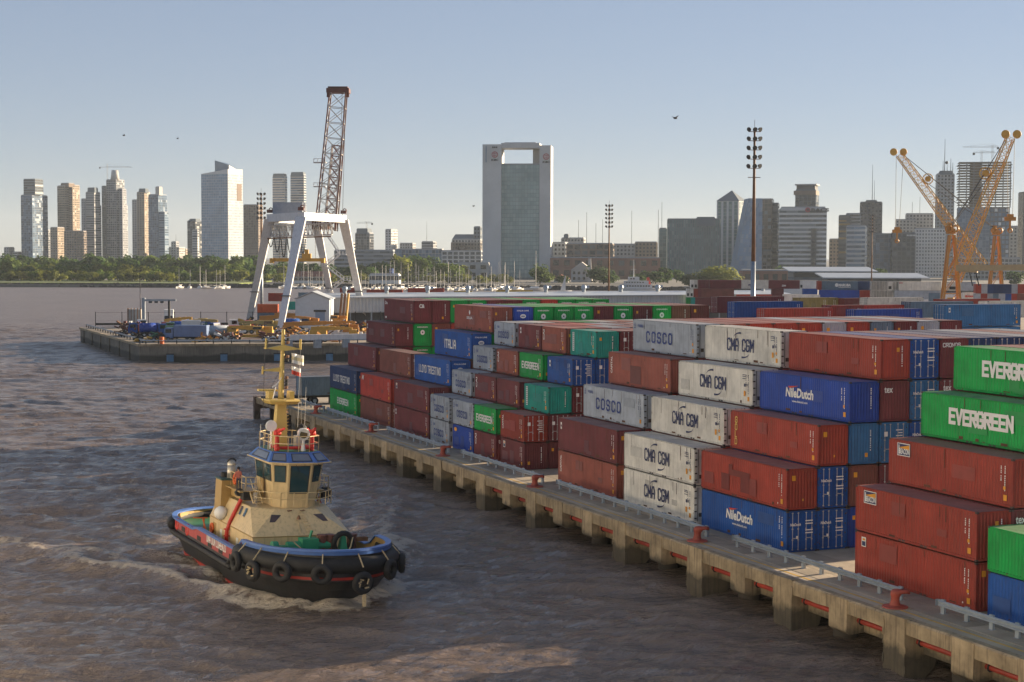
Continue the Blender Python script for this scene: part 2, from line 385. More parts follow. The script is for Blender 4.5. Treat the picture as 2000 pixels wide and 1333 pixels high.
def rod_mesh(L, H, x):
    mb = MB(); y = -L/2+.0; z0, z1 = .13, H-.09
    mb.tube((x, y, z0), (x, y, z1), .024, n=6)
    for z in (z0+.06, z0+.75, z0+1.5, z1-.06): mb.cbox((x, y+.01, z), (.11, .05, .09))
    mb.bar((x, y-.02, 1.0), (x+.34*(1 if x > 0 else -1)*(-1 if abs(x) > .6 else 1), y-.02, .97), .03, .05)
    return mb.mesh('locking_rod', m_rod)
def reefer_end_mesh(L, H, machinery):
    mb = MB(); w, l = CW/2, L/2
    mb.box(-w+.12, w-.12, -l+.05, -l+.1, .15, H-.11)
    if machinery:
        mb.box(-.85, .85, -l+.02, -l+.05, .3, H-.35); mb.box(-.75, -.1, -l+.0, -l+.02, .35, 1.0, 1); mb.box(.15, .75, -l+.0, -l+.02, .4, .95, 1)
        mb.box(-.7, .7, -l+.0, -l+.02, 1.75, H-.5, 1); mb.box(-.55, .1, -l-.005, -l+.02, 1.2, 1.55, 0)
        mb.box(-1.02, -.9, -l+.02, -l+.05, .5, 1.1, 1); mb.box(-1.05, -.88, -l+.02, -l+.05, 1.6, 2.0, 1)
    else:
        for x in (-.9, -.35, .35, .9): mb.tube((x, -l+.0, .15), (x, -l+.0, H-.12), .025, n=6, mi=1)
        for k in range(5): mb.cbox((-w+.13, -l+.02, .4+k*(H-.8)/4), (.2, .06, .1), 1)
        mb.box(-.78, -.5, -l+.03, -l+.05, .5, .8, 1)
    return mb.mesh('reefer_end', [CM['white'], m_cast])

def side_plane(L, out=0.0): return Plane((-CW/2-.004-out, L/2, 0), (0, -1, 0), (0, 0, 1), (-1, 0, 0))
def end_plane(L): return Plane((-CW/2, -L/2-.006, 0), (1, 0, 0), (0, 0, 1), (0, -1, 0))
def idmarks(mb, L, H, pl, kind, seed, side):
    r = random.Random(seed); ink = NV if kind in ('white', 'grey', 'pale') else WH
    u = L-.72 if side else 1.72; v = H-.45
    for c in range(2 if side else 1):                          # the upright serial number and the codes
        x = u-.34*c; z = v
        for k in range(11 if c == 0 else 7): rect(mb, pl, x, z-.1, .085, r.choice((.07, .09, .1)), ink); z -= .125 if k not in (3, 9) else .2
    if side:
        for _ in range(r.choice((0, 1, 1, 2, 3))):
            a, b = r.uniform(.5, 2.2), r.uniform(.3, 1.3); rect(mb, pl, r.uniform(.4, L-3), r.uniform(.2, H-b-.3), a, b, 8)
        for _ in range(r.choice((2, 4, 6))): rect(mb, pl, r.uniform(.2, L-.4), r.uniform(.17, .22), r.uniform(.1, .7), r.uniform(.04, .2), 9)
        for _ in range(r.choice((1, 3, 5))): a = r.uniform(.3, 1.2); rect(mb, pl, r.uniform(.2, L-.3), H-.1-a, r.uniform(.03, .07), a, 9)
        rect(mb, pl, L-.78, .38, .30, .34, YE); rect(mb, pl, L-.80, 1.02, .2, .2, YE) if r.random() < .6 else None
        rect(mb, pl, L-1.2, .33, .1, .1, WH) if r.random() < .5 else None
    else:
        if r.random() < .7: rect(mb, pl, r.choice((.35, 1.3)), r.choice((.5, H-.9)), .24, .3, YE)
def rot_cos(mb, pl, L, H):
    strokes(mb, pl, 'COSCO', L*.23, H*.33, H*.30, .94, .19, .62, BL) if L > 8 else strokes(mb, pl, 'COSCO', L*.22, H*.33, H*.25, .80, .17, .55, BL)
    for q in ((.35, .2, .09, .5), (.2, .18, .36, .06), (.28, .44, .22, .05)): rect(mb, pl, q[0]+.1, H-1.0+q[1], q[2], q[3], BL)
    ftext(mb, pl, '中远集运', 1.05, H-.72, 1.1 if L > 8 else .7, .3, .02, 0, BL)
def L_cma(mb, pl, L, H):
    c = L*.5; h = H*.31; v = H*.36; wf = .68; strokes(mb, pl, 'CMA', c-2.25, v, h, wf, .16, .34, NV); strokes(mb, pl, 'CGM', c+.18, v, h, wf, .16, .34, NV)
    arc(mb, pl, c-.05, v+h+.12, 1.15, .5, 176, 90, .02, .17, NV, 12); arc(mb, pl, c+.1, v-.12, 1.2, .5, -4, -90, .02, .17, NV, 12)
    for z in (H-.5, H-.62, H-.8): rect(mb, pl, L-1.5, z, .5, .05, NV)
    rect(mb, pl, L-1.25, H-1.4, .22, .24, NV); rect(mb, pl, L-.8, H-1.35, .08, .2, NV); rect(mb, pl, L-1.3, .75, .27, .42, YE)
def L_ever(mb, pl, L, H, s=1.0):
    h = H*(.29 if L > 8 else .235)*s; tk = .27 if s == 1.0 and L > 8 else .21; n = strokes(MB(), pl, 'EVERGREEN', 0, 0, h, .84, tk, .3); strokes(mb, pl, 'EVERGREEN', (L-n)*.52, H*.40, h, .84, tk, .3, WH)
def L_ital(mb, pl, L, H): strokes(mb, pl, 'ITALIA', L*.29, H*.34, H*.30, .9, .22, .32, WH)
def L_lloyd(mb, pl, L, H): strokes(mb, pl, 'LLOYD TRIESTINO', L*.14, H*.36, H*.27, .68, .17, .38, WH)
def L_nile(mb, pl, L, H):
    u0 = L*.31; ftext(mb, pl, 'NileDutch', u0, H*.42, L*.31, H*.25, .035, .12, WH)
    pl.k += 1; mb.add([pl.p(u0+.35, H*.70), pl.p(u0+1.75, H*.735), pl.p(u0+.85, H*.665), pl.p(u0+.5, H*.655)], [(0, 1, 2, 3)], RE)
    ftext(mb, pl, 'www.niledutch.com', u0+.9, H*.30, 2.1, .17, .02, 0, WH)
def L_beacon(mb, pl, L, H):
    u, v = .95, H-1.02; rect(mb, pl, u, v, 1.35, .82, WH); rect(mb, pl, u+.05, v+.05, 1.25, .72, NV)
    pl.k += 1; mb.add([pl.p(u+.12, v+.52), pl.p(u+1.28, v+.75), pl.p(u+1.28, v+.42)], [(0, 1, 2)], YE)
    ftext(mb, pl, 'BEACON', u+.22, v+.12, 1.05, .36, .03, 0, WH); rect(mb, pl, u+.13, v+.1, .09, .6, WH)
def L_square(mb, pl, L, H):
    rect(mb, pl, .75, H-.9, .48, .62, WH); rect(mb, pl, .8, H-.85, .38, .3, NV); rect(mb, pl, .85, H-.5, .3, .14, YE)
def L_capital(mb, pl, L, H): ftext(mb, pl, 'CAPITAL', .85, H*.33, H*.53, .34, .03, 0, WH, rot=True)
def L_cai(mb, pl, L, H): ftext(mb, pl, 'CAI', .75, H*.45, H*.42, .36, .03, 0, WH, rot=True)
def L_teal(mb, pl, L, H):
    rect(mb, pl, .55, .45, .42, H*.72, WH)
    for k in range(9): rect(mb, pl, .62, .55+k*.2, .28, .1, 7)
def L_gold(mb, pl, L, H): strokes(mb, pl, 'GOLD', .75, H*.70, H*.145, 1.0, .2, .30, GO, vertical=True)
def L_patch(mb, pl, L, H):
    for q in ((3.1, .35, 1.2, H*.42), (4.2, H*.52, 3.0, H*.16), (5.9, .45, 1.25, H*.46), (4.2, H*.68, .5, H*.12)): rect(mb, pl, q[0], q[1], q[2], q[3], 7)
def L_patch2(mb, pl, L, H): rect(mb, pl, L*.37, .3, 2.1, H*.55, 7); L_capital(mb, pl, L, H)
def L_sel(mb, pl, L, H): disc(mb, pl, L*.42, H*.72, .22, .26, WH); ftext(mb, pl, 'SELIA', L*.34, H*.45, 1.9, .3, .03, 0, WH)
def L_ck(mb, pl, L, H): ftext(mb, pl, 'De', .5, H-.75, 1.0, .42, .03, 0, WH); rect(mb, pl, .55, .3, .6, .24, WH)
def L_mm(mb, pl, L, H): ftext(mb, pl, 'M', .7, H-.85, .9, .6, .04, .3, WH)
def L_oval(mb, pl, L, H): disc(mb, pl, .95, H-.5, .42, .22, YE)
def L_small(mb, pl, L, H): rect(mb, pl, .55, H-1.0, .3, .62, WH); rect(mb, pl, .6, H-.8, .2, .2, 7)
SIDE = dict(cosco=rot_cos, cma=L_cma, ever=L_ever, ever_s=lambda m, p, L, H: L_ever(m, p, L, H, .82), italia=L_ital, lloyd=L_lloyd, nile=L_nile, beacon=L_beacon, square=L_square, capital=L_capital, cai=L_cai, teal=L_teal, gold=L_gold, patch=L_patch, patch2=L_patch2, selia=L_sel, ck=L_ck, mm=L_mm, oval=L_oval, small=L_small)
def E_tex(mb, pl, H): ftext(mb, pl, 'tex', .3, H-.85, .72, .42, .02, 0, WH)
def E_cronos(mb, pl, H): strokes(mb, pl, 'CRONOS', .22, H-.62, .26, 1.0, .22, .3, WH)
def E_ck(mb, pl, H): ftext(mb, pl, 'C&', .75, H-.95, .75, .5, .05, 0, WH)
def E_round(mb, pl, H):
    ftext(mb, pl, 'EVERGREEN', .5, H-.52, 1.4, .16, .03, 0, WH); disc(mb, pl, 1.2, H-1.12, .3, .32, WH); disc(mb, pl, 1.2, H-1.12, .08, .1, DK)
def E_oval(mb, pl, H):
    ftext(mb, pl, 'ITALIA LINE', .45, H-.5, 1.45, .16, .03, 0, WH); disc(mb, pl, 1.2, H-1.05, .36, .24, WH); rect(mb, pl, .98, H-1.1, .44, .1, BL)
def E_nile(mb, pl, H): ftext(mb, pl, 'NileDutch', .22, H-1.05, .85, .2, .03, .12, WH); [rect(mb, pl, 1.45, z, .6, .08, WH) for z in (H-.75, H-.95, H-1.4, H-1.6)]; rect(mb, pl, .7, .95, .16, .2, WH)
def E_codes(mb, pl, H): [rect(mb, pl, 1.35+.2*(k % 2), H-.6-.2*k, .55-.2*(k % 2), .07, WH) for k in range(6)]; rect(mb, pl, .35, H-1.0, .3, .34, WH)
def E_orange(mb, pl, H): rect(mb, pl, .4, H-.85, .3, .36, YE); rect(mb, pl, 1.25, .6, .12, .16, YE)
ENDS = dict(tex=E_tex, cronos=E_cronos, ck=E_ck, round=E_round, oval=E_oval, nile=E_nile, codes=E_codes, orange=E_orange)
NAMES = dict(red='red', maroon='maroon', pink='faded red', blue='blue', navy='dark blue', green='green', white='white', grey='pale grey', teal='teal', sky_blue='light blue', scarlet='bright red', khaki='khaki', brown='brown', steel='slate blue', orange='orange', cobalt='cobalt blue', yellow='yellow', pale='off white')
def container(x, y, z, L, H, col, end='corr', side=None, emark=None, label='', group='stacked shipping containers', rz=0, flip=False, rods=True, ids=True, reefer=False):
    t = thing('shipping_container', label, 'container', (x, y, z), rz, group)
    k = (round(L, 1), round(H, 1)); paint = CM[col]
    link('frame', cached(('f',)+k, lambda: frame_mesh(L, H)), t, mats=[FM[col], m_cast])
    sm_ = cached(('s', reefer)+k, lambda: side_mesh(L, H, reefer))
    for a in (0, 1): link('side_panel', sm_, t, rz=math.pi*a, mats=[paint])
    em_ = cached(('e',)+k, lambda: end_mesh(L, H))
    link('end_panel', em_, t, rz=0 if flip else math.pi, mats=[paint])
    ea = math.pi if flip else 0
    if end == 'corr': link('end_panel', em_, t, rz=ea, mats=[paint])
    elif end == 'door':
        for s in (-1, 1):
            d = link('door', cached(('d', s)+k, lambda: door_mesh(L, H, s)), t, rz=ea, mats=[paint, m_cast])
            if rods:
                for q in (.32, .78): link('locking_rod', cached(('r', s*q)+k, lambda: rod_mesh(L, H, s*q)), d)
    else: link('end_panel', cached(('re', end)+k, lambda: reefer_end_mesh(L, H, end == 'reefer')), t, rz=ea, mats=[CM['pale'] if col == 'white' else paint, m_cast])
    link('roof_panel', cached(('t',)+k, lambda: roof_mesh(L, H)), t, mats=[RM[col]])
    faded = MATS.get('repaint_'+col) or mat('repaint_'+col, tuple(c*.55 for c in C_[col]), .5, .1, rust=.2)
    ink = INK+[faded, MATS.get('touched_up_'+col) or mat('touched_up_'+col, tuple(c*.8+.012 for c in C_[col]), .55, .12, rust=.3), MATS.get('rust_smear') or mat('rust_smear', (.11,.05,.025), .8, .3, scale=3)]
    if side:
        def mk():
            mb = MB(); SIDE[side](mb, side_plane(L, .024), L, H); return mb.mesh('lettering', ink)
        link('lettering', cached(('L', side, col)+k, mk), t)['kind'] = 'stuff'
    if emark:
        def mk2():
            mb = MB(); ENDS[emark](mb, end_plane(L), H); return mb.mesh('lettering', ink)
        link('lettering', cached(('E', emark, col)+k, mk2), t, rz=ea, loc=(0, 0, 0) if end != 'door' else (0, -.03 if not flip else .03, 0))['kind'] = 'stuff'
    if ids:
        sd = random.randint(0, 6); kd = 'pale' if col in ('white', 'grey', 'pale') else 'dark'
        def mk3():
            mb = MB(); idmarks(mb, L, H, side_plane(L), kd, sd, True)
            if end == 'corr' and not emark: idmarks(mb, L, H, end_plane(L), kd, sd, False)
            return mb.mesh('serial_marks', ink)
        o = link('serial_marks', cached(('I', sd, col, kd, end == 'corr' and not emark)+k, mk3), t); o['kind'] = 'stuff'
    return t

L4, L2, HC, H2 = 12.192, 6.058, 2.896, 2.591
BAYS = dict(  # near end y, length, box height, tier pitch, words
 Z=(63.66, L4, H2, 2.63, 'two tier stack cut off by the right edge'), A=(76.95, L4, HC, 2.955, 'stack left of the cut off right edge stack'), B=(97.39, L4, HC, 2.955, 'stack with blue white-lettered boxes'),
 C=(110.69, L4, HC, 2.955, 'white staircase stack'), D=(124.24, L4, HC, 2.955, 'stack just left of the white staircase'), E=(144.44, L2, H2, 2.65, 'short stack with teal boxes'),
 F=(151.75, L2, H2, 2.65, 'short stack left of the teal boxes'), G=(158.15, L2, H2, 2.65, 'short stack right of the all grey one'), H=(165.25, L2, H2, 2.65, 'short all grey stack'),
 I=(171.85, L4, HC, 2.955, 'long stack left of the all grey one'), J=(185.4, L4, HC, 2.955, 'low stack second from quay head'), K=(199.15, L4, HC, 2.955, 'stack nearest the quay head'))
RX0, RDX = 60.75, 2.53
ROWW = {1: 'front row', 2: 'second row', 3: 'third row', 4: 'fourth row', 5: 'fifth row', 6: 'sixth row', 7: 'seventh row', 8: 'eighth row', 9: 'ninth row', 10: 'tenth row', 11: 'eleventh row', 12: 'twelfth row', 13: 'thirteenth row', 14: 'last row'}
TIERW = {1: 'bottom', 2: 'second', 3: 'third', 4: 'fourth', 5: 'top'}
S = """Z 1 1 blue corr italia -|Z 1 2 green corr ever_s -
A 1 1 red corr square orange|A 1 2 red corr beacon -|A 2 1 maroon corr - -|A 2 2 maroon corr - tex|A 2 3 red corr beacon -|A 3 3 maroon corr - -|A 3 4 green corr ever -|A 4 4 red corr - -|A 4 5 green corr ever -|A 5 1 red corr - -|A 5 2 red corr - -|A 5 3 red corr - -|A 5 4 red corr - -|A 5 5 pink corr - -|A 6 5 red corr - -
B 1 1 blue door nile nile|B 1 2 red corr patch orange|B 2 1 blue door - nile|B 2 2 blue door - nile|B 2 3 red corr gold orange|B 3 1 cobalt corr - -|B 3 2 brown corr - orange|B 3 3 sky_blue corr - -|B 3 4 cobalt corr nile -|B 4 1 brown corr - -|B 4 2 maroon door - -|B 4 3 sky_blue door - codes|B 4 4 maroon corr - tex|B 4 5 red corr - -|B 5 1 red corr - -|B 5 2 blue door - nile|B 5 3 blue door - nile|B 5 4 sky_blue door - nile|B 5 5 blue door - nile|B 6 3 maroon corr - -|B 6 4 maroon door - tex|B 6 5 maroon corr - cronos|B 7 5 navy door - -|B 8 5 navy door - -|B 9 5 grey corr - -|B 10 5 pink corr - -|B 11 5 grey corr - -
C 1 1 white plain cma -|C 1 2 white plain cma -|C 2 3 white plain cma -|C 3 4 white plain cma -|C 4 5 white plain cma -|C 2 2 red corr - -|C 3 3 red corr - -|C 4 1 red corr - -|C 4 2 red corr - -|C 4 3 red corr - -|C 4 4 red corr - -
D 1 1 pink corr capital orange|D 1 2 maroon corr small orange|D 2 3 grey plain cosco -|D 3 4 pink corr patch2 -|D 4 5 grey plain cosco -|D 2 2 red corr - -|D 3 3 red corr - -|D 4 1 red corr - -|D 4 2 red corr - -|D 4 3 red corr - -|D 4 4 red corr - -|D 5 5 pink corr - -|D 6 5 red corr - -|D 7 5 red corr - -|D 8 5 red corr - orange|D 9 5 grey corr - orange|D 10 5 red corr - orange|D 11 5 steel corr - -|D 12 5 maroon corr - -|D 13 5 grey corr - orange|D 14 5 maroon corr - -
E 1 1 maroon corr square -|E 1 2 red door capital codes|E 2 1 maroon corr - -|E 2 2 maroon door - codes|E 2 3 teal corr teal -|E 3 1 red corr - -|E 3 2 maroon door - codes|E 3 3 maroon door - codes|E 3 4 blue door small codes|E 4 1 red corr - -|E 4 2 red corr - -|E 4 3 maroon door - codes|E 4 4 blue door - codes|E 4 5 teal corr teal -|E 5 4 blue door - -|E 5 5 maroon door - codes|E 6 5 pink corr - -|E 7 5 pale corr - -|E 8 5 red corr - -|E 9 5 green corr - -|E 10 5 pink corr - -|E 11 5 maroon corr - -
F 1 1 maroon corr cai tex|F 1 2 green corr ever -|F 2 3 maroon corr - -|F 3 4 green corr ever -|F 4 5 pink corr cai -|F 2 2 red corr - -|F 3 3 red corr - -|F 4 4 red corr - -|F 5 5 red corr - -|F 6 5 grey corr - -|F 7 5 maroon corr - -|F 8 5 pale corr - -|F 9 5 pink corr - -|F 10 5 red corr - -|F 11 5 green corr - -
G 1 1 cobalt corr oval -|G 1 2 grey plain cosco -|G 2 3 maroon corr cai -|G 3 4 pink corr cai -|G 4 5 maroon corr small -|G 2 2 red corr - -|G 3 3 red corr - -|G 4 4 red corr - -|G 5 5 scarlet corr - -|G 6 5 scarlet corr - -|G 7 5 grey corr - -|G 8 5 maroon corr - -|G 9 5 pale corr - -|G 10 5 pink corr - -|G 11 5 green corr - -
H 1 1 grey reefer cosco -|H 1 2 grey plain cosco -|H 2 3 grey reefer cosco -|H 3 4 grey plain cosco -|H 4 5 grey reefer cosco -|H 2 2 red corr - -|H 3 3 red corr - -|H 4 4 red corr - -|H 5 5 pale corr - -|H 6 5 pink corr - -|H 7 5 green corr - -|H 8 5 pale corr - -|H 9 5 pink corr - -|H 10 5 pale corr - -|H 11 5 green corr - -
I 1 1 maroon corr small -|I 1 2 maroon corr square -|I 2 1 maroon corr - -|I 2 2 maroon corr - -|I 2 3 blue corr lloyd oval|I 3 3 brown corr - -|I 3 4 blue corr italia oval|I 4 4 green corr - round|I 4 1 red corr - -|I 4 2 red corr - -|I 4 3 red corr - -|I 4 5 pink corr selia -|I 5 5 cobalt corr - oval|I 6 5 green corr - round|I 7 5 green corr - round|I 8 5 green corr - round|I 9 5 maroon corr - orange|I 10 5 green corr - round|I 11 5 maroon corr - -|I 12 5 green corr - round|I 13 5 brown corr - -|I 14 5 maroon corr - orange
J 1 1 brown door - codes|J 1 2 scarlet corr mm -|J 2 3 brown door - codes|J 2 2 red corr - -|J 2 1 red corr - -|J 3 2 red corr - -
K 1 1 green corr ever_s -|K 1 2 navy corr lloyd -|K 2 3 maroon corr - orange|K 2 2 red corr - -|K 3 3 maroon corr - -|K 3 4 maroon corr small -|K 4 3 green corr - round|K 4 4 green corr - round|K 4 2 red corr - -|K 4 1 red corr - -|K 4 5 maroon corr ck ck|K 5 3 green corr - -|K 5 4 brown corr - orange|K 5 5 maroon corr - -|K 6 4 red corr - -|K 6 5 green corr - -|K 7 5 green corr - round|K 8 5 maroon corr - -|K 9 5 maroon corr - orange|K 10 5 green corr - round|K 11 5 scarlet corr - -|K 12 5 green corr - round|K 13 5 green corr - round|K 14 5 green corr - round
B 14 1 red corr - -|B 14 2 blue corr - -|B 14 3 red corr - -|E 14 1 red corr - -|E 14 2 maroon corr - -|E 14 3 red corr - -|D 14 2 red corr - -|D 14 3 red corr - -"""
SW = dict(italia='large white block lettering', ever='large white block lettering', ever_s='wide white block lettering', square='small square logo', beacon='blue and yellow logo', nile='slanted white lettering', patch='dark repaint patches', gold='upright gold lettering', cma='navy lettering and arcs', capital='upright white lettering', small='small white tag', cosco='spaced blue lettering', patch2='dark patch and upright lettering', teal='upright white panel', cai='short upright white lettering', oval='yellow oval', selia='white emblem', mm='slanted white initial', lloyd='long white lettering', ck='white initials')
def stack_yard():
    for ln in S.replace('\n', '|').split('|'):
        b, r, t, col, end, side, em = ln.split(); r = int(r); t = int(t)
        y0, L, H, dz, words = BAYS[b]; side = None if side == '-' else side; em = None if em == '-' else em
        H_ = H2 if b == 'Z' else H
        what = NAMES[col]+' container'
        label = f"{what}, {TIERW[t] if b != 'Z' or t < 2 else 'upper'} tier of {ROWW[r]}, {words}"
        if side: label = f"{what} with {SW[side]}, {TIERW[t]} tier, {words}"
        w_ = label.split(); label = ' '.join(w_[:16])
        jx = random.uniform(-.02, .02); jy = random.uniform(-.05, .05)
        container(RX0+(r-1)*RDX+CW/2+jx, y0+L/2+jy, DECK+.02+(t-1)*dz, L, H_, col, end, side, em, label, 'containers stacked along the quay', reefer=end in ('plain', 'reefer'), rods=r < 9)
# ------------------------------------------------------------------ tug pose (used by the wake too)
_a = R(2); TUG_H = Vector((math.cos(_a)*.0976-math.sin(_a)*.9952, -math.cos(_a)*.9952-math.sin(_a)*.0976, 0)).normalized()
TUG_P = Vector((-TUG_H.y, TUG_H.x, 0))
TUG_O = Vector((30.96, 122.8, 0))-Vector((_sy, _cy, 0))*1.6
# ------------------------------------------------------------------ water
def water_mat():
    m = bpy.data.materials.new('river_water'); m.use_nodes = True; n = m.node_tree.nodes; l = m.node_tree.links; n.clear()
    o = n.new('ShaderNodeOutputMaterial'); b = n.new('ShaderNodeBsdfPrincipled'); l.new(b.outputs[0], o.inputs[0])
    b.inputs['IOR'].default_value = 1.5
    tc = n.new('ShaderNodeTexCoord')
    def noise(sc_, det, stretch=(1, 1, 1)):
        mp = n.new('ShaderNodeMapping'); mp.inputs['Scale'].default_value = stretch; mp.inputs['Rotation'].default_value = (0, 0, R(20)); l.new(tc.outputs['Object'], mp.inputs[0])
        t = n.new('ShaderNodeTexNoise'); t.inputs['Scale'].default_value = sc_; t.inputs['Detail'].default_value = det; t.inputs['Roughness'].default_value = .6; l.new(mp.outputs[0], t.inputs['Vector']); return t
    big = noise(.035, 3, (1, .5, 1)); fine = noise(2.6, 5, (.7, 1.5, 1)); mid = noise(.75, 4, (.6, 1.5, 1)); fo = noise(1.6, 8); wide = noise(.13, 3, (.5, 1.6, 1))
    c1 = n.new('ShaderNodeMix'); c1.data_type = 'RGBA'; c1.inputs[6].default_value = (.125, .095, .075, 1); c1.inputs[7].default_value = (.235, .175, .132, 1); l.new(big.outputs[0], c1.inputs[0])
    at = n.new('ShaderNodeAttribute'); at.attribute_name = 'foam'
    ml = n.new('ShaderNodeMath'); ml.operation = 'MULTIPLY_ADD'; l.new(fo.outputs[0], ml.inputs[0]); ml.inputs[1].default_value = 1.5; l.new(at.outputs['Fac'], ml.inputs[2])
    mr = n.new('ShaderNodeMapRange'); mr.inputs[1].default_value = 1.05; mr.inputs[2].default_value = 1.5; l.new(ml.outputs[0], mr.inputs[0])
    gt = n.new('ShaderNodeMath'); gt.operation = 'MULTIPLY'; gt.use_clamp = True; l.new(at.outputs['Fac'], gt.inputs[0]); gt.inputs[1].default_value = 6
    fx = n.new('ShaderNodeMath'); fx.operation = 'MULTIPLY'; l.new(mr.outputs[0], fx.inputs[0]); l.new(gt.outputs[0], fx.inputs[1])
    c2 = n.new('ShaderNodeMix'); c2.data_type = 'RGBA'; l.new(fx.outputs[0], c2.inputs[0]); l.new(c1.outputs[2], c2.inputs[6]); c2.inputs[7].default_value = (.52, .45, .36, 1)
    l.new(c2.outputs[2], b.inputs['Base Color'])
    sx = n.new('ShaderNodeSeparateXYZ'); l.new(tc.outputs['Object'], sx.inputs[0]); ry = n.new('ShaderNodeMapRange'); l.new(sx.outputs[1], ry.inputs[0]); ry.inputs[1].default_value = 120; ry.inputs[2].default_value = 520; ry.inputs[3].default_value = .1; ry.inputs[4].default_value = .34   # wind ruffles the open river beyond the quays
    rg = n.new('ShaderNodeMath'); rg.operation = 'MULTIPLY_ADD'; rg.use_clamp = True; l.new(fx.outputs[0], rg.inputs[0]); rg.inputs[1].default_value = .6; l.new(ry.outputs[0], rg.inputs[2]); l.new(rg.outputs[0], b.inputs['Roughness'])
    h = n.new('ShaderNodeMath'); h.operation = 'MULTIPLY_ADD'; l.new(mid.outputs[0], h.inputs[0]); h.inputs[1].default_value = 2.4; l.new(fine.outputs[0], h.inputs[2])
    h2 = n.new('ShaderNodeMath'); h2.operation = 'MULTIPLY_ADD'; l.new(wide.outputs[0], h2.inputs[0]); h2.inputs[1].default_value = 7.0; l.new(h.outputs[0], h2.inputs[2]); h = h2
    bp = n.new('ShaderNodeBump'); bp.inputs['Strength'].default_value = .9; bp.inputs['Distance'].default_value = .28; l.new(h.outputs[0], bp.inputs['Height']); l.new(bp.outputs[0], b.inputs['Normal'])
    return m
m_water = water_mat()
def build_water():
    xs = np.concatenate([np.arange(-10, 62, .30), np.arange(62, 186, .9)])
    ys = [28.0]
    while ys[-1] < 640: ys.append(ys[-1]+max(.24, min(1.9, .0030*ys[-1]+.02)))
    ys = np.array(ys); X, Y = np.meshgrid(xs, ys); Z = np.zeros_like(X)
    rs = np.random.RandomState(5)
    wd = math.pi/2-YAW
    for k in range(54):
        lam = 1.15*(1.042**k)*(.9+.2*rs.rand()); th = wd+rs.randn()*.42; kx, ky = math.cos(th)*2*math.pi/lam, math.sin(th)*2*math.pi/lam
        ph = rs.rand()*6.28; a = .0165*lam**.68*(.6+.8*rs.rand()); env = .6+.4*np.sin(.05*X*(1+.3*rs.randn())+.06*Y+6.28*rs.rand())
        q = kx*X+ky*Y+ph+.9*np.sin(.09*X+.13*Y+ph)+.5*np.sin(.31*X-.17*Y+2*ph)
        fade = np.clip((lam*150-Y)/70, .0, 1)*np.where(X > 62, np.clip(lam/2.4-.6, 0, 1), 1)
        Z += a*env*fade*((.73-2*np.abs(np.sin(q/2))+.54) if k % 2 else (np.sin(q)+.4*np.sin(q)**2))
    # ship frame
    fx = (X-TUG_O.x)*TUG_H.x+(Y-TUG_O.y)*TUG_H.y; py = (X-TUG_O.x)*TUG_P.x+(Y-TUG_O.y)*TUG_P.y
    foam = np.zeros_like(X); wob = np.sin(.35*fx+.2*py)+.6*np.sin(.9*fx-.5*py+1)
    for side in (-1, 1):
        s_ = side*py
        for k, (x0, am) in enumerate(((11, .95), (4, .75), (-4, .75), (-13, .6))):  # diverging wave crests
            back = x0-fx; d = (s_-4.6-back*.42-.5*wob); ww = 1.25+.02*np.abs(back)
            amp = am*np.clip(back/4, 0, 1)*np.exp(-np.clip(back, 0, 200)/38)
            c = np.exp(-(d/ww)**2); Z += amp*(c-.3*np.exp(-((d+2.2*ww)/(1.6*ww))**2))
            foam = np.maximum(foam, np.exp(-(d/(.55*ww))**2)*np.clip(back/3, 0, 1)*np.exp(-np.clip(back, 0, 200)/(34 if k == 0 else 18))*(1.05 if k < 2 else .6))
    # water thrown up along the bow and washed past the sides
    hb_ = 4.7*np.sqrt(np.clip(1-np.clip((fx-7.5)/6.2, 0, 1)**2.2, 0, 1))*np.where(fx < -7, np.sqrt(np.clip(1-np.clip((-7-fx)/6.8, 0, 1)**2.4, 0, 1)), 1)
    dist = np.where((fx < 13.6) & (fx > -13.7), np.abs(py)-hb_, np.hypot(np.where(fx > 0, fx-13.6, -13.7-fx), py)); bow = np.clip((fx-3)/9, 0, 1)
    bulge = np.exp(-((dist-.5)/.9)**2); Z += bulge*bow*.5
    foam = np.maximum(foam, np.exp(-np.clip(dist-.3, 0, 99)/(.55+1.0*bow))*(.35+.75*bow)*(dist > -1.5))
    d2 = dist-2.0-.35*wob; foam = np.maximum(foam, np.exp(-(d2/.8)**2)*bow*1.0)
    stern = np.clip((-12-fx)/3, 0, 1)*np.exp(-(py/4.5)**2)*np.exp(-np.clip(-14-fx, 0, 300)/26); foam = np.maximum(foam, stern*.62); Z += stern*.16*wob
    churn = np.exp(-(py/(5+.12*np.clip(-fx, 0, 99)))**2)*np.clip((-6-fx)/8, 0, 1)*np.exp(-np.clip(-14-fx, 0, 300)/60)*.46; foam = np.maximum(foam, churn)
    wash = np.exp(-((py-9-.18*np.clip(8-fx, 0, 99)-wob)/2.6)**2)*np.clip((9-fx)/5, 0, 1)*np.exp(-np.clip(9-fx, 0, 200)/26)*.5; foam = np.maximum(foam, wash); Z += wash*.5*wob
    crest = np.clip((Z-.52)/.3, 0, 1)*.55; foam = np.maximum(foam, crest)
    ed = np.minimum.reduce([(X-xs[0])/3, (xs[-1]-X)/12, (Y-ys[0])/5, (ys[-1]-Y)/120]); Z *= np.clip(ed, 0, 1); foam *= np.clip(ed, 0, 1)
    n0, n1 = X.shape; co = np.stack([X, Y, Z], -1).reshape(-1, 3).astype(np.float32)
    i = np.arange(n0*n1).reshape(n0, n1); fc = np.stack([i[:-1, :-1], i[:-1, 1:], i[1:, 1:], i[1:, :-1]], -1).reshape(-1, 4)
    # flat water on all sides as far as the horizon, butted against the waves
    x0, x1, y0, y1 = xs[0], xs[-1], ys[0], ys[-1]; b = len(co); F = 8400
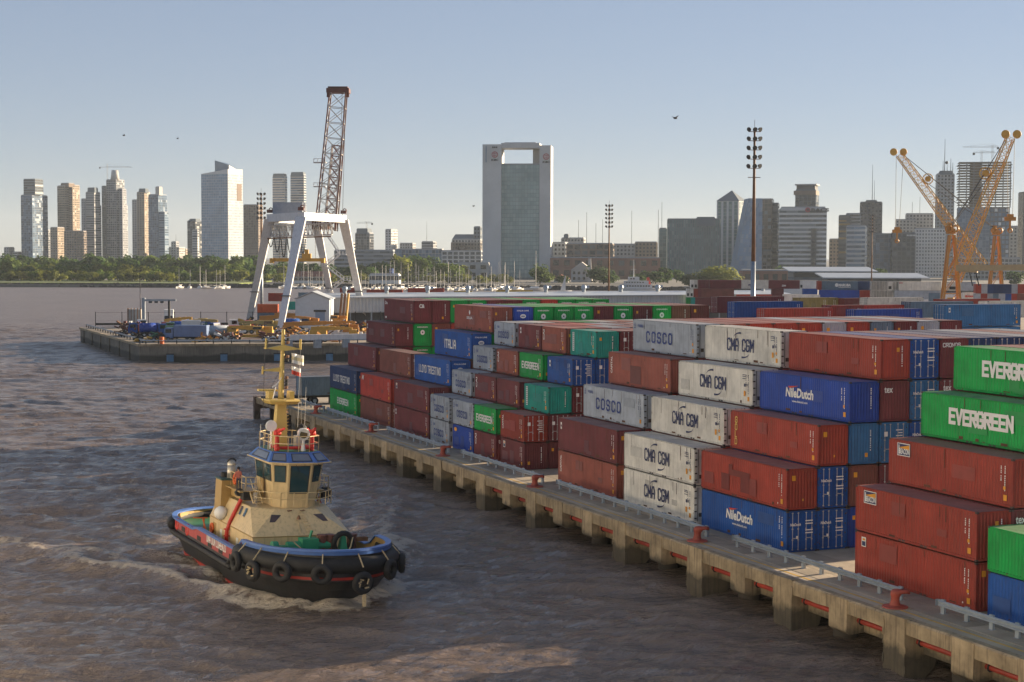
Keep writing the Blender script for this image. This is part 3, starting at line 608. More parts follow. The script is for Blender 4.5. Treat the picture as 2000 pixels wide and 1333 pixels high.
    ext = [(-F, -400), (F, -400), (F, y0), (-F, y0), (-F, y1), (F, y1), (F, F), (-F, F), (x0, y0), (x1, y0), (x1, y1), (x0, y1)]
    co = np.vstack([co, np.array([(p[0], p[1], 0) for p in ext], np.float32)])
    fq = np.array([(0, 1, 2, 3), (4, 5, 6, 7), (3, 8, 11, 4), (9, 2, 5, 10)])+b; fc = np.vstack([fc, fq])
    me = bpy.data.meshes.new('river_water'); me.vertices.add(len(co)); me.vertices.foreach_set('co', co.ravel())
    me.loops.add(fc.size); me.loops.foreach_set('vertex_index', fc.ravel().astype(np.int32)); me.polygons.add(len(fc))
    me.polygons.foreach_set('loop_start', np.arange(0, fc.size, 4, dtype=np.int32)); me.polygons.foreach_set('loop_total', np.full(len(fc), 4, np.int32))
    me.polygons.foreach_set('use_smooth', np.ones(len(fc), bool)); me.update(calc_edges=True)
    fa = np.zeros(len(co), np.float32); fa[:n0*n1] = foam.ravel(); at = me.attributes.new('foam', 'FLOAT', 'POINT'); at.data.foreach_set('value', fa)
    me.materials.append(m_water); tag(link('water', me), kind='structure')

# ------------------------------------------------------------------ the near quay
QX = 56.0; Q_END = 233.0; Q_NEAR = 30.0
def ypx(px, x=55.9):                                          # y along the quay face of a photo column
    yy = 803+.337*(px-618); return PX(px, yy, x).y
def build_quay():
    mb = MB(); mb.box(QX, 420, Q_NEAR, Q_END, 2.42, DECK)
    q = mb.build('quay_deck', m_deck); tag(q, kind='structure')
    mb = MB(); y = Q_NEAR                                      # worn edge beam, uneven along its length
    r = random.Random(3); ring = []
    while y < Q_END+.1:
        j = r.uniform(0, .05); ring.append([(QX-.12+j, y, 2.4+r.uniform(0, .06)), (QX-.12+j*.5, y, DECK-.1), (QX-.02+j, y, DECK+.006), (QX+.5, y, DECK+.006), (QX+.5, y, 2.4)]); y += 1.0
    mb.loft(ring, 0, True, True, True); mb.build('edge_beam', m_conc, q)
    mb = MB(); mb.box(QX+2.4, 130, Q_NEAR+1, Q_END-1.2, 1.75, 2.4); mb.build('under_deck_beam', m_conc, q)
    mb = MB(); mb.box(61.5, 62.4, Q_NEAR+1, Q_END-2, -2, 1.8); mb.build('rear_retaining_wall', m_pile, q)
    def pier(w_, seed):
        r = random.Random(seed); mb = MB(); h = w_/2
        prof = [(-.18, DECK+.05), (-.18, -.9), (.95, -.9), (1.2, -.15), (1.9, .35), (2.3, 1.6), (2.9, 2.3), (2.9, DECK-.9), (.4, DECK-.86), (.4, DECK+.05)]
        ra, rb = [], []
        for px_, pz in prof: ra.append((px_+r.uniform(-.05, .05), -h+r.uniform(-.03, .03), pz)); rb.append((px_+r.uniform(-.05, .05), h+r.uniform(-.03, .03), pz))
        mb.loft([ra, rb], 0, True, True, True)
        for _ in range(9): z = r.uniform(-.1, DECK-.4); yy = r.choice((-h, h)); sz = r.uniform(.08, .3); mb.hexa([(-.2-r.uniform(0, .05), yy-sz/2, z), (-.12, yy-sz/2, z), (-.12, yy+sz/2, z), (-.2, yy+sz/2, z)], [(-.2, yy-sz/3, z+sz*2), (-.12, yy-sz/3, z+sz*2), (-.12, yy+sz/3, z+sz*2.4), (-.2, yy+sz/3, z+sz*1.8)])
        return mb.mesh('pier', m_conc)
    def bracket(seed):
        r = random.Random(seed); mb = MB(); prof = [(-.15, DECK-.02), (-.15, 1.35), (.1, 1.15), (1.1, 1.2), (2.4, 1.75), (2.6, 2.38), (.42, 2.38), (.42, DECK-.02)]
        ra = [(p_[0]+r.uniform(-.03, .03), -.95, p_[1]) for p_ in prof]; rb = [(p_[0]+r.uniform(-.03, .03), .95, p_[1]) for p_ in prof]
        mb.loft([ra, rb], 0, True, True, True); return mb.mesh('bracket', m_conc)
    pm = [pier(2.1, s) for s in range(4)]; bm = [bracket(s+9) for s in range(3)]
    PIERS = [1992, 1728, 1514, 1345, 1199, 1029, 932, 849, 776, 712, 655, 607, 570]; BR = [1860, 1621, 1428, 1270, 1138, 1081, 982, 892, 814, 745, 685, 632]
    ends = []
    for k, px in enumerate(PIERS): y = ypx(px)-1.05; link('pier', pm[k % 4], q, (QX, y, 0)); ends.append((y, 1.06))
    for k, px in enumerate(BR): y = ypx(px)-.95; link('bracket', bm[k % 3], q, (QX, y, 0)); ends.append((y, .96))
    for y in (55.5, 44): link('pier', pm[1], q, (QX, y, 0))
    ends.sort()
    pile = MB(); pile.tube((0, 0, -3), (0, 0, 2.3), .78, n=14); pme = pile.mesh('pile', m_pile, True)
    for (a, wa), (b, wb) in zip(ends[:-1], ends[1:]):
        gap0, gap1 = a+wa, b-wb
        if gap1-gap0 < .6: continue
        mb = MB(); mb.tube((QX+.75, gap0-.02, 1.98), (QX+.75, gap1+.02, 1.98), .17, n=10)
        if gap0 < 140: p_ = mb.build('fender_pipe', m_redpipe, q); 
        if gap0 < 140:
            for yy in (gap0+.2, gap1-.3):
                c = MB(); c.torus((QX+.75, yy, 1.98), (0, 1, 0), .2, .06, 10, 5); c.build('pipe_clamp', m_dark, p_)
        mb = MB(); mb.box(QX+1.1, QX+1.6, gap0-.2, gap1+.2, 1.25, 1.72); mb.build('ledge', m_conc, q)
        link('pile', pme, q, (QX+2.5, (gap0+gap1)/2, 0)); link('pile', pme, q, (QX+5, (gap0+gap1)/2+1, 0))
    # apron slabs with open joints
    sl_ = MB(); sl_.box(.02, 1.62, .02, 3.98, 0, .022); sm_ = sl_.mesh('deck_slab', m_deck)
    y = Q_NEAR+8
    while y < Q_END-5:
        for x in (57.75, 59.4, 61.05): link('deck_slab', sm_, q, (x, y, DECK-.004))
        y += 4.0
    mb = MB(); mb.box(QX+1.05, QX+1.23, Q_NEAR, 222, DECK+.004, DECK+.008); tag(mb.build('painted_yellow_line', m_ylw_line), kind='structure')
    # bollards
    def bollard(y):
        t = thing('bollard', '', 'bollard', (57.3, y, DECK), 0, 'bollards along the quay edge')
        if not hasattr(bollard, 'm'):
            b = MB(); b.tube((0, 0, 0), (0, 0, .09), .78, .74, 18); b.tube((0, 0, .09), (0, 0, .16), .6, .4, 18); bollard.b = b.mesh('base_plate', m_rustred)
            s = MB(); s.loft([[(.0+c*rx+ox, s_*rx, z) for c, s_ in ((math.cos(2*math.pi*i/14), math.sin(2*math.pi*i/14)) for i in range(14))] for z, rx, ox in ((.12, .36, 0), (.35, .26, 0), (.6, .25, .02), (.78, .33, .05), (.95, .36, .1), (1.06, .28, .12), (1.1, .1, .13))], 0, True, False, True)
            s.loft([[(px_, sy*wy, z+sz*.1) for sy, sz in ((-1, -1), (1, -1), (1, 1), (-1, 1))] for px_, wy, z in ((.2, .3, .92), (.6, .26, .98), (.85, .16, .93))], 0, True, False, True); bollard.s = s.mesh('horn', m_rustred, True)
            p_ = MB(); p_.box(-1.0, .8, -.8, .8, -.02, .02); bollard.m = p_.mesh('plinth', m_conc)
        link('plinth', bollard.m, t); link('base_plate', bollard.b, t); link('horn', bollard.s, t, rz=R(-30)); return t
    BL_ = ['below the red blue-logo container', 'below the slanted white-lettered blue container', 'by the open gap beside the teal boxes', 'below the short all grey stack', 'below the bright red container', 'nearest the head of the quay']
    for y, w_ in zip((79.9, 103.9, 133.8, 157.8, 182.3, 206.1), BL_): bollard(y)['label'] = 'red cast bollard on the concrete edge '+w_
    # guard rails in runs between the bollards
    post = MB(); post.box(-.07, .07, -.16, .16, 0, .85); post.box(-.2, .2, -.16, .16, 0, .02); pme2 = post.mesh('post', m_galv)
    runs = [(62, 77.6, 'under the lower blue container at the right edge'), (81.2, 101.0, 'across the open sunlit gap'), (105.0, 131.9, 'in front of the white boxes'), (135.3, 155.9, 'in front of the short stacks with teal boxes'), (160.0, 180.4, 'between the grey boxes and the bright red one'), (184.0, 205.6, 'below the green and dark blue end boxes'), (207.2, 225, 'nearest the head of the quay')]
    for y0, y1, w_ in runs:
        t = thing('guard_rail', 'galvanised steel guard rail run '+w_, 'guard rail', (58.8, y0, DECK), 0, 'guard rail runs along the quay')
        prof = [(-.09, .42), (-.17, .47), (-.17, .53), (-.10, .58), (-.10, .64), (-.17, .69), (-.17, .75), (-.09, .80), (-.07, .80), (-.07, .42)]
        mb = MB(); L_ = y1-y0; mb.loft([[(x, 0, z) for x, z in prof], [(x, L_, z) for x, z in prof]], 0, True, True, True)
        mb.build('rail', m_galv, t)
        n = max(2, round(L_/2.0))
        for k in range(n): link('post', pme2, t, (.02, .25+k*(L_-.5)/(n-1), 0))
        mb = MB(); mb.loft([[(-.17+.3*math.sin(a), L_+.0+.25*math.cos(a), z) for z in (.42, .8)] for a in (0, .6, 1.2, 1.9)], 0, False); mb.build('end_cap', m_galv, t)
    # head of the quay: dark fender wall
    mb = MB()
    for k in range(6): mb.box(QX-.3+k*2.4, QX+.5+k*2.4, Q_END-.1, Q_END+.9, -1, DECK+.1)
    mb.box(QX-.3, QX+13, Q_END+.3, Q_END+.8, 1.6, 2.4); mb.build('head_fender_wall', m_pile, q)

# ------------------------------------------------------------------ the old pier with the portal crane
PIER_Z = 4.0
PA, PB, PC = PZ(157, 640, PIER_Z), PZ(272, 673, PIER_Z), PZ(715, 671, PIER_Z)
_bc = (PC-PB); _bc.z = 0; _bc.normalize()
def build_pier():
    A, B, C, = PA.copy(), PB.copy(), PB+_bc*230; Dp = A+_bc*300
    ou = [(A.x, A.y), (B.x, B.y), (C.x, C.y), (Dp.x, Dp.y)]
    mb = MB(); mb.prism(ou, -2, PIER_Z-.35); p = mb.build('old_pier', m_pier); tag(p, kind='structure')
    mb = MB(); mb.prism(ou, PIER_Z-.33, PIER_Z); mb.build('pier_deck', m_deck, p)
    # coping and wall ribs
    for a, b in ((A, B), (B, C)):
        d = (b-a); d.z = 0; L_ = d.length; d.normalize(); nrm = Vector((d.y, -d.x, 0))
        mb = MB(); mb.bar(a-d*.2+nrm*.05-Vector((0,0,.2)), b+nrm*.05-Vector((0,0,.2)), .5, .5); mb.build('coping', m_conc, p)
        for k in range(int(L_/14)):
            mb = MB(); c = a+d*(7+14*k)+nrm*.1; mb.bar(c+Vector((0,0,-6)), c+Vector((0,0,-.45)), .7, .35, up=tuple(nrm)); mb.build('wall_rib', m_pier, p)
    m_fend = mat('blue_fender_panel', (.10, .22, .34), .6, .2, rust=.25)
    nb = Vector((_bc.y, -_bc.x, 0))
    for px in (336, 439, 542, 643):
        w_ = PZ(px, 705, 0); s = (Vector((w_.x, w_.y, 0))-Vector((B.x, B.y, 0))).dot(_bc); c = Vector((B.x, B.y, 0))+_bc*s+nb*.5
        t = thing('fender_panel', f"blue rubber faced fender panel on the old pier wall, {['nearest the pier corner', 'second from the pier corner', 'behind the tug mast', 'nearest the stacked containers'][(336,439,542,643).index(px)]}", 'fender', c, math.atan2(_bc.y, _bc.x), 'fender panels on the pier wall')
        mb = MB(); mb.box(-.75, .75, -.3, .12, .2, 1.7); mb.build('panel', m_fend, t); mb = MB(); mb.box(-.85, .85, -.1, .3, 1.7, 1.95); mb.build('bracket', m_dark, t)
    # edge rails
    for a, b, nm in ((A, B, 'left'), (B, B+_bc*70, 'front')):
        d = (b-a); d.z = 0; L_ = d.length; d.normalize(); inn = Vector((-d.y, d.x, 0))
        t = thing('edge_railing', 'low steel railing along the '+('short end of the old pier' if nm == 'left' else 'front edge of the old pier beside the vehicles'), 'railing', a+inn*1.6)
        mb = MB(); mb.bar((0,0,.75), d*L_+Vector((0,0,.75)), .18, .3); mb.build('rail', m_galv, t)
        for k in range(int(L_/4)+1):
            mb = MB(); mb.bar(d*(4*k), d*(4*k)+Vector((0,0,.8)), .2); mb.build('post', m_dark, t)
    # wire fence posts along the far side
    t = thing('wire_fence', 'wire fence on dark posts along the far edge of the old pier', 'fence', A+_bc*4)
    for k in range(16):
        mb = MB(); mb.bar(_bc*(7*k), _bc*(7*k)+Vector((0,0,4.2)), .16); mb.build('post', m_dark, t)
    for z in (.8, 1.0, 4.0):
        mb = MB(); mb.bar(Vector((0,0,z)), _bc*105+Vector((0,0,z)), .05 if z > 2 else .25, .05 if z > 2 else .35); mb.build('wire' if z > 2 else 'rail', m_dark, t)

# ------------------------------------------------------------------ far shore
m_grass = mat('shore_grass', (.14, .18, .04), .9, .3, scale=.03)
m_land = mat('city_ground', (.16, .15, .13), .9, .25, scale=.01)
m_rock = mat('breakwater_rock', (.075, .065, .06), .9, .4, scale=.3, bump=.5, bscale=1)
def build_land():
    def V(lat, D, z=0): p = FWH*D+RTH*lat; return (p.x, p.y)
    # yard ground behind the near stacks
    mb = MB(); mb.prism([(96, Q_END), (420, 60), (700, 60), (700, 420), (330, 600), (96+150, 560), (60+110, 470), (PB.x+200, 420)], -2, DECK-.06)
    tag(mb.build('container_yard_ground', m_deck), kind='structure')
    mb = MB(); sh = [(-4000, 1250), (-520, 1165), (-190, 1160), (-120, 1180), (60, 1110), (190, 1085), (420, 1060), (900, 1000), (5000, 900)]
    back = [(4000, 6500), (-4500, 6500)]
    mb.prism([V(*q) for q in sh+back], -3, 2.0); tag(mb.build('city_ground', m_land), kind='structure')
    mb = MB(); mb.prism([V(*q) for q in ((-4000, 1260), (-520, 1176), (-195, 1172), (-190, 1300), (-4000, 1420))], 2.0, 3.0); tag(mb.build('shore_lawn', m_grass), kind='structure')
    # stone breakwater: rough blocks along the water
    mb = MB(); r = random.Random(4); pts = [q for q in sh[1:7]]; pts[0] = (-800, 1190)
    for (a, b) in zip(pts[:-1], pts[1:]):
        n = int(math.hypot(b[0]-a[0], b[1]-a[1])/2.2)
        for i in range(n):
            for k in range(2):
                t_ = i/n; p = V(a[0]+(b[0]-a[0])*t_, a[1]+(b[1]-a[1])*t_-1+r.uniform(-1, 1)-k*1.5); s = r.uniform(.9, 1.9); c = (p[0], p[1], (1.9 if k == 0 else .6)+r.uniform(-.3, .5))
                mb.hexa([(c[0]+s*x+r.uniform(-.3, .3), c[1]+s*y+r.uniform(-.3, .3), c[2]-s*.9) for x, y in ((-1,-1),(1,-1),(1,1),(-1,1))], [(c[0]+.7*s*x+r.uniform(-.3, .3), c[1]+.7*s*y+r.uniform(-.3, .3), c[2]+s*.5+r.uniform(-.3, .3)) for x, y in ((-1,-1),(1,-1),(1,1),(-1,1))])
    tag(mb.build('breakwater_rocks', m_rock), kind='stuff')
# ------------------------------------------------------------------ the city across the water
def gl(name, col, rough=.18): return mat(name, col, rough, .18, scale=.05, spec=.55)
G_BLUE = [gl('glass_blue', (.06,.115,.19)), gl('glass_blue_dark', (.03,.06,.10)), gl('glass_blue_pale', (.12,.19,.27), .3)]
G_DARK = [gl('glass_dark', (.025,.03,.036)), gl('glass_darker', (.014,.017,.02)), gl('glass_curtained', (.13,.13,.12), .4)]
G_TEAL = [gl('glass_teal', (.10,.19,.195)), gl('glass_teal_dark', (.065,.13,.14)), gl('glass_teal_pale', (.15,.24,.24), .3)]
G_GREY = [gl('glass_grey', (.06,.075,.09)), gl('glass_grey_dark', (.03,.04,.05)), gl('glass_grey_pale', (.17,.19,.20), .35)]
G_ICBC = [gl('glass_silver', (.23,.32,.31)), gl('glass_silver_dark', (.20,.29,.285)), gl('glass_silver_pale', (.26,.345,.335), .2)]
def wl(name, col): return mat('wall_'+name, col, .8, .1, scale=.03, streak=.15)
W = dict(tan=wl('tan', (.36,.28,.20)), white=wl('white', (.58,.58,.57)), grey=wl('grey', (.30,.31,.33)), pale=wl('pale', (.46,.44,.41)), dark=wl('dark', (.10,.105,.115)), blue=wl('blue', (.17,.25,.34)),
         brown=wl('brown', (.22,.16,.12)), conc=wl('concrete', (.27,.255,.235)), brick=wl('brick', (.26,.13,.09)), bright=wl('bright', (.70,.69,.66)), teal=wl('teal', (.15,.20,.20)), slate=wl('slate', (.11,.14,.17)))
def facade(mb, o, u, wid, z0, z1, nrm, style, fh, bw, r, lit=0.0):
    """window panes on one face: o lower corner, u along the face"""
    o, u, nrm = Vector(o), Vector(u), Vector(nrm); nf = max(1, int((z1-z0-1.0)/fh)); nb = max(1, int((wid-.6)/bw)); b = (wid-.6)/nb; f = (z1-z0-1.0)/nf
    def q(a0, a1, c0, c1, mi, off=.12):
        A = o+nrm*off; mb.quad(A+u*a0+Vector((0,0,c0)), A+u*a1+Vector((0,0,c0)), A+u*a1+Vector((0,0,c1)), A+u*a0+Vector((0,0,c1)), mi)
    for i in range(nf):
        zz = .6+i*f
        if style == 'band':
            k = 0
            while k < nb:
                n = min(nb-k, r.choice((2, 3, 4))); q(.3+k*b+.06, .3+(k+n)*b-.06, zz+.38*f, zz+.92*f, r.choice((0, 0, 1, 2))); k += n
        else:
            for j in range(nb):
                mi = r.choice((0, 0, 0, 1, 1, 2))
                if style == 'punch': q(.3+(j+.24)*b, .3+(j+.76)*b, zz+.3*f, zz+.82*f, r.choice((0, 1, 1, 0, 2)))
                elif style == 'curtain': q(.3+(j+.04)*b, .3+(j+.96)*b, zz+.07*f, zz+.97*f, mi)
                elif style == 'vert': q(.3+(j+.2)*b, .3+(j+.8)*b, zz+.02*f, zz+.96*f, mi)
                elif style == 'grid': q(.3+(j+.13)*b, .3+(j+.87)*b, zz+.2*f, zz+.88*f, mi)
def corner(px, y, D): return PD(px, y, D)
ZB = 2.0
class Bld:
    def __init__(s, label, cat, px, D, rot=18, name='tower', group='buildings of the skyline'):
        p = PD(px, 500, D); s.D = D; s.rot = rot; s.o = Vector((p.x, p.y, ZB)); s.rz = VIEW_RZ-R(rot); s.t = thing(name, label, cat, s.o, s.rz, group); s.px = px; s.r = random.Random(int(px*7+D))
    def loc(s, px, back=0.0):                                 # local x, y of a photo column on the building's own front line
        p = PD(px, 500, s.D+back); d = Vector((p.x, p.y, 0))-Vector((s.o.x, s.o.y, 0)); c, q = math.cos(s.rz), math.sin(s.rz); return c*d.x+q*d.y, -q*d.x+c*d.y
    def z(s, y, px=None): return PD(px or s.px, y, s.D).z-ZB
    def vol(s, px0, pxc, px1, yt, style='punch', wall='grey', glass=G_DARK, yb=None, fh=3.6, bw=3.4, back=0.0, depth=None, sstyle=None, swall=None, cap=True, name='wall'):
        """block whose front spans px0..pxc and whose right-hand side spans pxc..px1"""
        m = s.D/F_PX; th = R(s.rot) if s.rot else 0; x, y = s.loc(pxc, back); wd = (pxc-px0)*m/math.cos(th)
        dp = depth or ((px1-pxc)*m/math.sin(th) if s.rot and px1 > pxc+.5 else 18)
        z1 = s.z(yt, pxc); z0 = 0 if yb is None else s.z(yb, pxc)
        mb = MB(); mb.box(x-wd, x, y, y+dp, z0, z1); wo = mb.build(name, W[wall], s.t)
        if cap:
            mb = MB(); mb.box(x-wd+.6, x-.6, y+.6, y+dp-.6, z1, z1+1.0); mb.build('roof', W['slate'] if wall in ('dark', 'slate') else W['grey'], s.t)
        if style:
            mb = MB(); facade(mb, (x-wd, y, z0), (1, 0, 0), wd, z0*0, z1-z0, (0, -1, 0), style, fh, bw, s.r)
            facade(mb, (x, y, z0), (0, 1, 0), dp, 0, z1-z0, (1, 0, 0), sstyle or style, fh, bw, s.r)
            facade(mb, (x-wd, y+dp, z0), (0, -1, 0), dp, 0, z1-z0, (-1, 0, 0), sstyle or style, fh, bw, s.r)
            o = mb.build('windows', glass, s.t); o['kind'] = 'stuff'
        return x-wd, x, y, y+dp, z0, z1
    def mast(s, px, yt, yb, r=.35):
        x, y = s.loc(px); mb = MB(); mb.tube((x, y+6, s.z(yb, px)), (x, y+6, s.z(yt, px)), r, r*.4, 6); mb.build('antenna', m_lamp, s.t)
def tower_crane(px, D, yt, yb, jl, jr, label):
    p = PD(px, yb, D); t = thing('tower_crane', label, 'crane', p, VIEW_RZ); m = D/F_PX; h = (yb-yt)*m; mc = mat('tower_crane_steel', (.34,.33,.30), .6, .15)
    mb = MB(); n = max(3, int(h/4))
    for sx in (-.7, .7): mb.tube((sx, 0, 0), (sx, 0, h), .16, n=5)
    for k in range(n): mb.bar((-.7, 0, h*k/n), (.7, 0, h*(k+1)/n), .16)
    mb.build('mast', mc, t); mb = MB(); zj = h*.86; a, b = (jl-px)*m, (jr-px)*m
    mb.bar((a, 0, zj), (b, 0, zj), .4, .4); mb.bar((a*.2, 0, zj+1.4), (b*.9, 0, zj+1.2), .25)
    k = 0; x = a
    while x < b: mb.bar((x, 0, zj), (x+1.5, 0, zj+1.3), .15); x += 3.0
    for q in (a*.8, b*.7): mb.bar((0, 0, h+1), (q, 0, zj+1.0), .14)
    mb.build('jib', mc, t); c = a if abs(a) < abs(b) else b
    mb = MB(); mb.cbox((c*.9, 0, zj-1.2), (2.2, 1.2, 2.2)); mb.build('counterweight', m_lamp, t)
def city():
    b = Bld('slim glass tower with darker window strips, leftmost of the skyline', 'tower', 74, 2600, 20)
    b.vol(39, 66, 82, 382, 'curtain', 'grey', G_BLUE); b.vol(45, 70, 79, 351, 'band', 'slate', G_DARK, yb=381, back=-1); b.vol(46, 64, 66, 383, 'curtain', 'blue', G_BLUE, back=-4, depth=6)
    b = Bld('two low pale blocks above the trees at the far left edge', 'building', 20, 2600, 15, 'block'); b.vol(7, 18, 23, 484, 'punch', 'pale'); b.vol(24, 34, 38, 493, 'band', 'pale')
    b = Bld('short grey glass block beside the leftmost tower', 'building', 96, 2650, 15, 'block'); b.vol(82, 93, 98, 450, 'grid', 'grey', G_GREY)
    b = Bld('short tan block in front of the tall tan tower', 'building', 118, 2560, 20, 'block'); b.vol(97, 113, 124, 445, 'punch', 'tan')
    b = Bld('tall tan twin-shafted tower with flat crown, second of the left group', 'tower', 140, 2640, 25); b.vol(111, 128, 140, 364, 'punch', 'tan', G_DARK); b.vol(131, 143, 152, 362, 'punch', 'tan', G_DARK, back=6); b.vol(118, 136, 144, 359, None, 'brown', yb=366, back=-2, depth=14)
    b = Bld('unfinished dark concrete block with bare floors below the tan tower', 'building', 150, 2520, 12, 'block'); b.vol(124, 150, 159, 452, 'grid', 'brown', G_DARK)
    b = Bld('pale grey stepped tower with square hat, third of the left group', 'tower', 185, 2600, 20); b.vol(167, 185, 192, 376, 'band', 'grey', G_GREY); b.vol(159, 168, 172, 389, 'punch', 'grey', G_GREY, back=10); b.vol(185, 192, 196, 402, 'band', 'grey', G_GREY, back=10); b.vol(171, 186, 190, 368, None, 'slate', yb=377)
    b = Bld('tallest grey tower with tapered round crown, fourth of the left group', 'tower', 228, 2620, 20); b.vol(207, 228, 238, 352, 'grid', 'grey', G_GREY); b.vol(199, 208, 214, 364, 'grid', 'slate', G_GREY, back=10); b.vol(229, 240, 245, 370, 'punch', 'grey', G_GREY, back=4); b.vol(238, 244, 248, 402, 'punch', 'grey', G_GREY, back=12)
    x, y = b.loc(226, 8); mb = MB(); mb.tube((x, y, b.z(353, 226)), (x, y, b.z(333, 226)), 7.4, 5.2, 16); mb.build('crown', W['pale'], b.t, True)
    tower_crane(210, 2640, 321, 365, 194, 259, 'tower crane with long jib beside the tapered round crown')
    b = Bld('tan stepped tower with slanted hat, fifth of the left group', 'tower', 283, 2600, 20); b.vol(267, 283, 290, 376, 'punch', 'tan', G_GREY); b.vol(258, 268, 271, 391, 'punch', 'pale', G_GREY, back=8); b.vol(271, 285, 289, 370, None, 'slate', yb=377)
    b = Bld('blue grey stepped glass tower with short spire, last of the left group', 'tower', 312, 2570, 20); b.vol(289, 310, 321, 381, 'curtain', 'blue', G_BLUE); b.vol(310, 322, 327, 415, 'band', 'blue', G_BLUE, back=-3); b.vol(304, 312, 316, 366, None, 'pale', yb=382)
    b = Bld('low stepped pale building with roof antenna right of the left towers', 'building', 348, 2600, 12, 'block'); b.vol(327, 350, 356, 484, 'punch', 'pale'); b.vol(334, 344, 347, 473, 'punch', 'grey'); b.mast(341, 458, 474)
    b = Bld('small pale block peeping over the trees beside the dark round tower', 'building', 362, 2700, 12, 'block'); b.vol(357, 363, 366, 487, 'punch', 'tan')
    b = Bld('short dark glass tower with rounded shoulder left of the big sail tower', 'tower', 384, 2450, 20); b.vol(365, 382, 390, 432, 'curtain', 'slate', G_DARK); b.vol(375, 386, 391, 450, 'band', 'white', G_GREY, back=-5, depth=5); b.vol(369, 383, 389, 429, None, 'slate', yb=434)
    # the sail-shaped tower
    b = Bld('big pale blue glass tower with slanted sail top and sunlit side', 'tower', 446, 2350, 28); x0, x1, y0, y1, z0, z1 = b.vol(388, 446, 468, 340, 'curtain', 'white', [gl('glass_sail', (.20,.32,.45)), gl('glass_sail_dark', (.17,.28,.41)), gl('glass_sail_pale', (.24,.36,.48), .3)], sstyle='punch', cap=False, bw=3.0, fh=3.8)
    zt = b.z(313, 415); zr = b.z(331, 446); xa = x0+(x1-x0)*.47; zl = z1; mb = MB()
    mb.hexa([(x0, y0, z1), (x1, y0, z1), (x1, y1, z1), (x0, y1, z1)], [(x0, y0, z1+.5), (x1, y0, zr), (x1, y1, zr+1), (x0, y1, z1+.5)]); mb.build('sloping_roof', W['white'], b.t)
    mb = MB(); mb.hexa([(xa, y0+3, z1-1), (x1-.3, y0+3, z1-1), (x1-.3, y1-.5, z1-1), (xa, y1-.5, z1-1)], [(xa, y0+3, zt), (x1-.3, y0+3, zr+6), (x1-.3, y1-.5, b.z(336, 468)), (xa, y1-.5, zt-3)]); mb.build('sail_wing', G_BLUE[2], b.t)
    mb = MB(); mb.box(x1, x1+.3, y0+(y1-y0)*.6, y0+(y1-y0)*.92, z1*.72, z1*.9); mb.build('dark_side_panel', W['brown'], b.t)
    b = Bld('brown ribbed apartment tower right of the sail tower', 'tower', 503, 2200, 12); b.vol(475, 505, 510, 401, 'punch', 'brown', G_DARK, fh=3.2, bw=3.0)
    for a, c, lab in ((532, 560, 'left'), (567, 597, 'right')):
        b = Bld(f"dark blue slab tower above the portal crane, the {lab} of two twins", 'tower', c-4, 2450, 14); b.vol(a, c-3, c, 345 if a == 532 else 342, 'band', 'pale', G_BLUE); b.vol(a+1, c-4, c-1, 341 if a == 532 else 338, None, 'slate', yb=346)
    b = Bld('dark glass office block under a small tower crane', 'building', 722, 2100, 14, 'block'); b.vol(693, 722, 728, 456, 'curtain', 'grey', G_DARK); b.vol(696, 718, 724, 448, None, 'slate', yb=457)
    tower_crane(716, 2120, 434, 450, 697, 728, 'small tower crane on top of the dark glass block')
    b = Bld('small white block left of the dark office block', 'building', 690, 2150, 10, 'block'); b.vol(674, 690, 693, 475, 'band', 'pale')
    b = Bld('slim white apartment tower standing alone', 'tower', 769, 2300, 25); b.vol(752, 764, 775, 449, 'punch', 'white', G_DARK)
    b = Bld('low tan block right of the slim white tower', 'building', 806, 2300, 14, 'block'); b.vol(780, 806, 811, 476, 'punch', 'pale')
    b = Bld('low grey block with thin mast on the roof', 'building', 846, 2200, 14, 'block'); b.vol(823, 846, 852, 473, 'band', 'grey'); b.mast(831, 432, 480, .3)
    b = Bld('old domed mansard building left of the twin-pylon tower', 'building', 930, 1900, 14, 'mansard_block'); b.vol(882, 938, 942, 468, 'punch', 'pale', G_DARK); x0, x1, y0, y1, z0, z1 = b.vol(880, 938, 944, 474, None, 'brown')
    mb = MB(); z = b.z(468, 910); mb.hexa([(x0+1, y0+1, z), (x1-1, y0+1, z), (x1-1, y1, z), (x0+1, y1, z)], [(x0+4, y0+5, z+6), (x1-4, y0+5, z+6), (x1-4, y1-4, z+6), (x0+4, y1-4, z+6)]); mb.build('mansard_roof', W['slate'], b.t); b.vol(925, 938, 941, 444, 'punch', 'slate', G_DARK, yb=468)
    b = Bld('long low grey glass warehouse behind the marina trees', 'building', 680, 1750, 3, 'block'); b.vol(652, 768, 770, 490, 'band', 'grey', G_GREY)
    b = Bld('second long low glass building behind the marina trees', 'building', 860, 1720, 3, 'block'); b.vol(771, 864, 866, 488, 'curtain', 'grey', G_BLUE)
    b = Bld('white lattice fronted block left of the twin-pylon tower', 'building', 935, 1640, 4, 'block'); b.vol(862, 940, 944, 491, 'grid', 'white', G_GREY, fh=4, bw=5)
    b = Bld('grey stone block with two window bays near the marina', 'building', 955, 1450, 3, 'block'); b.vol(892, 955, 957, 515, 'punch', 'pale', G_DARK, fh=5, bw=9)
    # twin-pylon tower with the open top
    b = Bld('white twin-pylon tower with open top and red round emblems', 'tower', 976, 1500, 6)
    w_ = W['white']; L0, R0 = b.vol(942, 978, 979, 283, None, 'white', depth=26, cap=False, name='pylon'), None
    b.vol(1053, 1075, 1077, 285, None, 'white', depth=26, cap=False, name='pylon')
    b.vol(978, 1053, 1053, 322, 'curtain', 'teal', G_ICBC, depth=20, back=2, fh=3.6, bw=2.6, name='glass_hall')
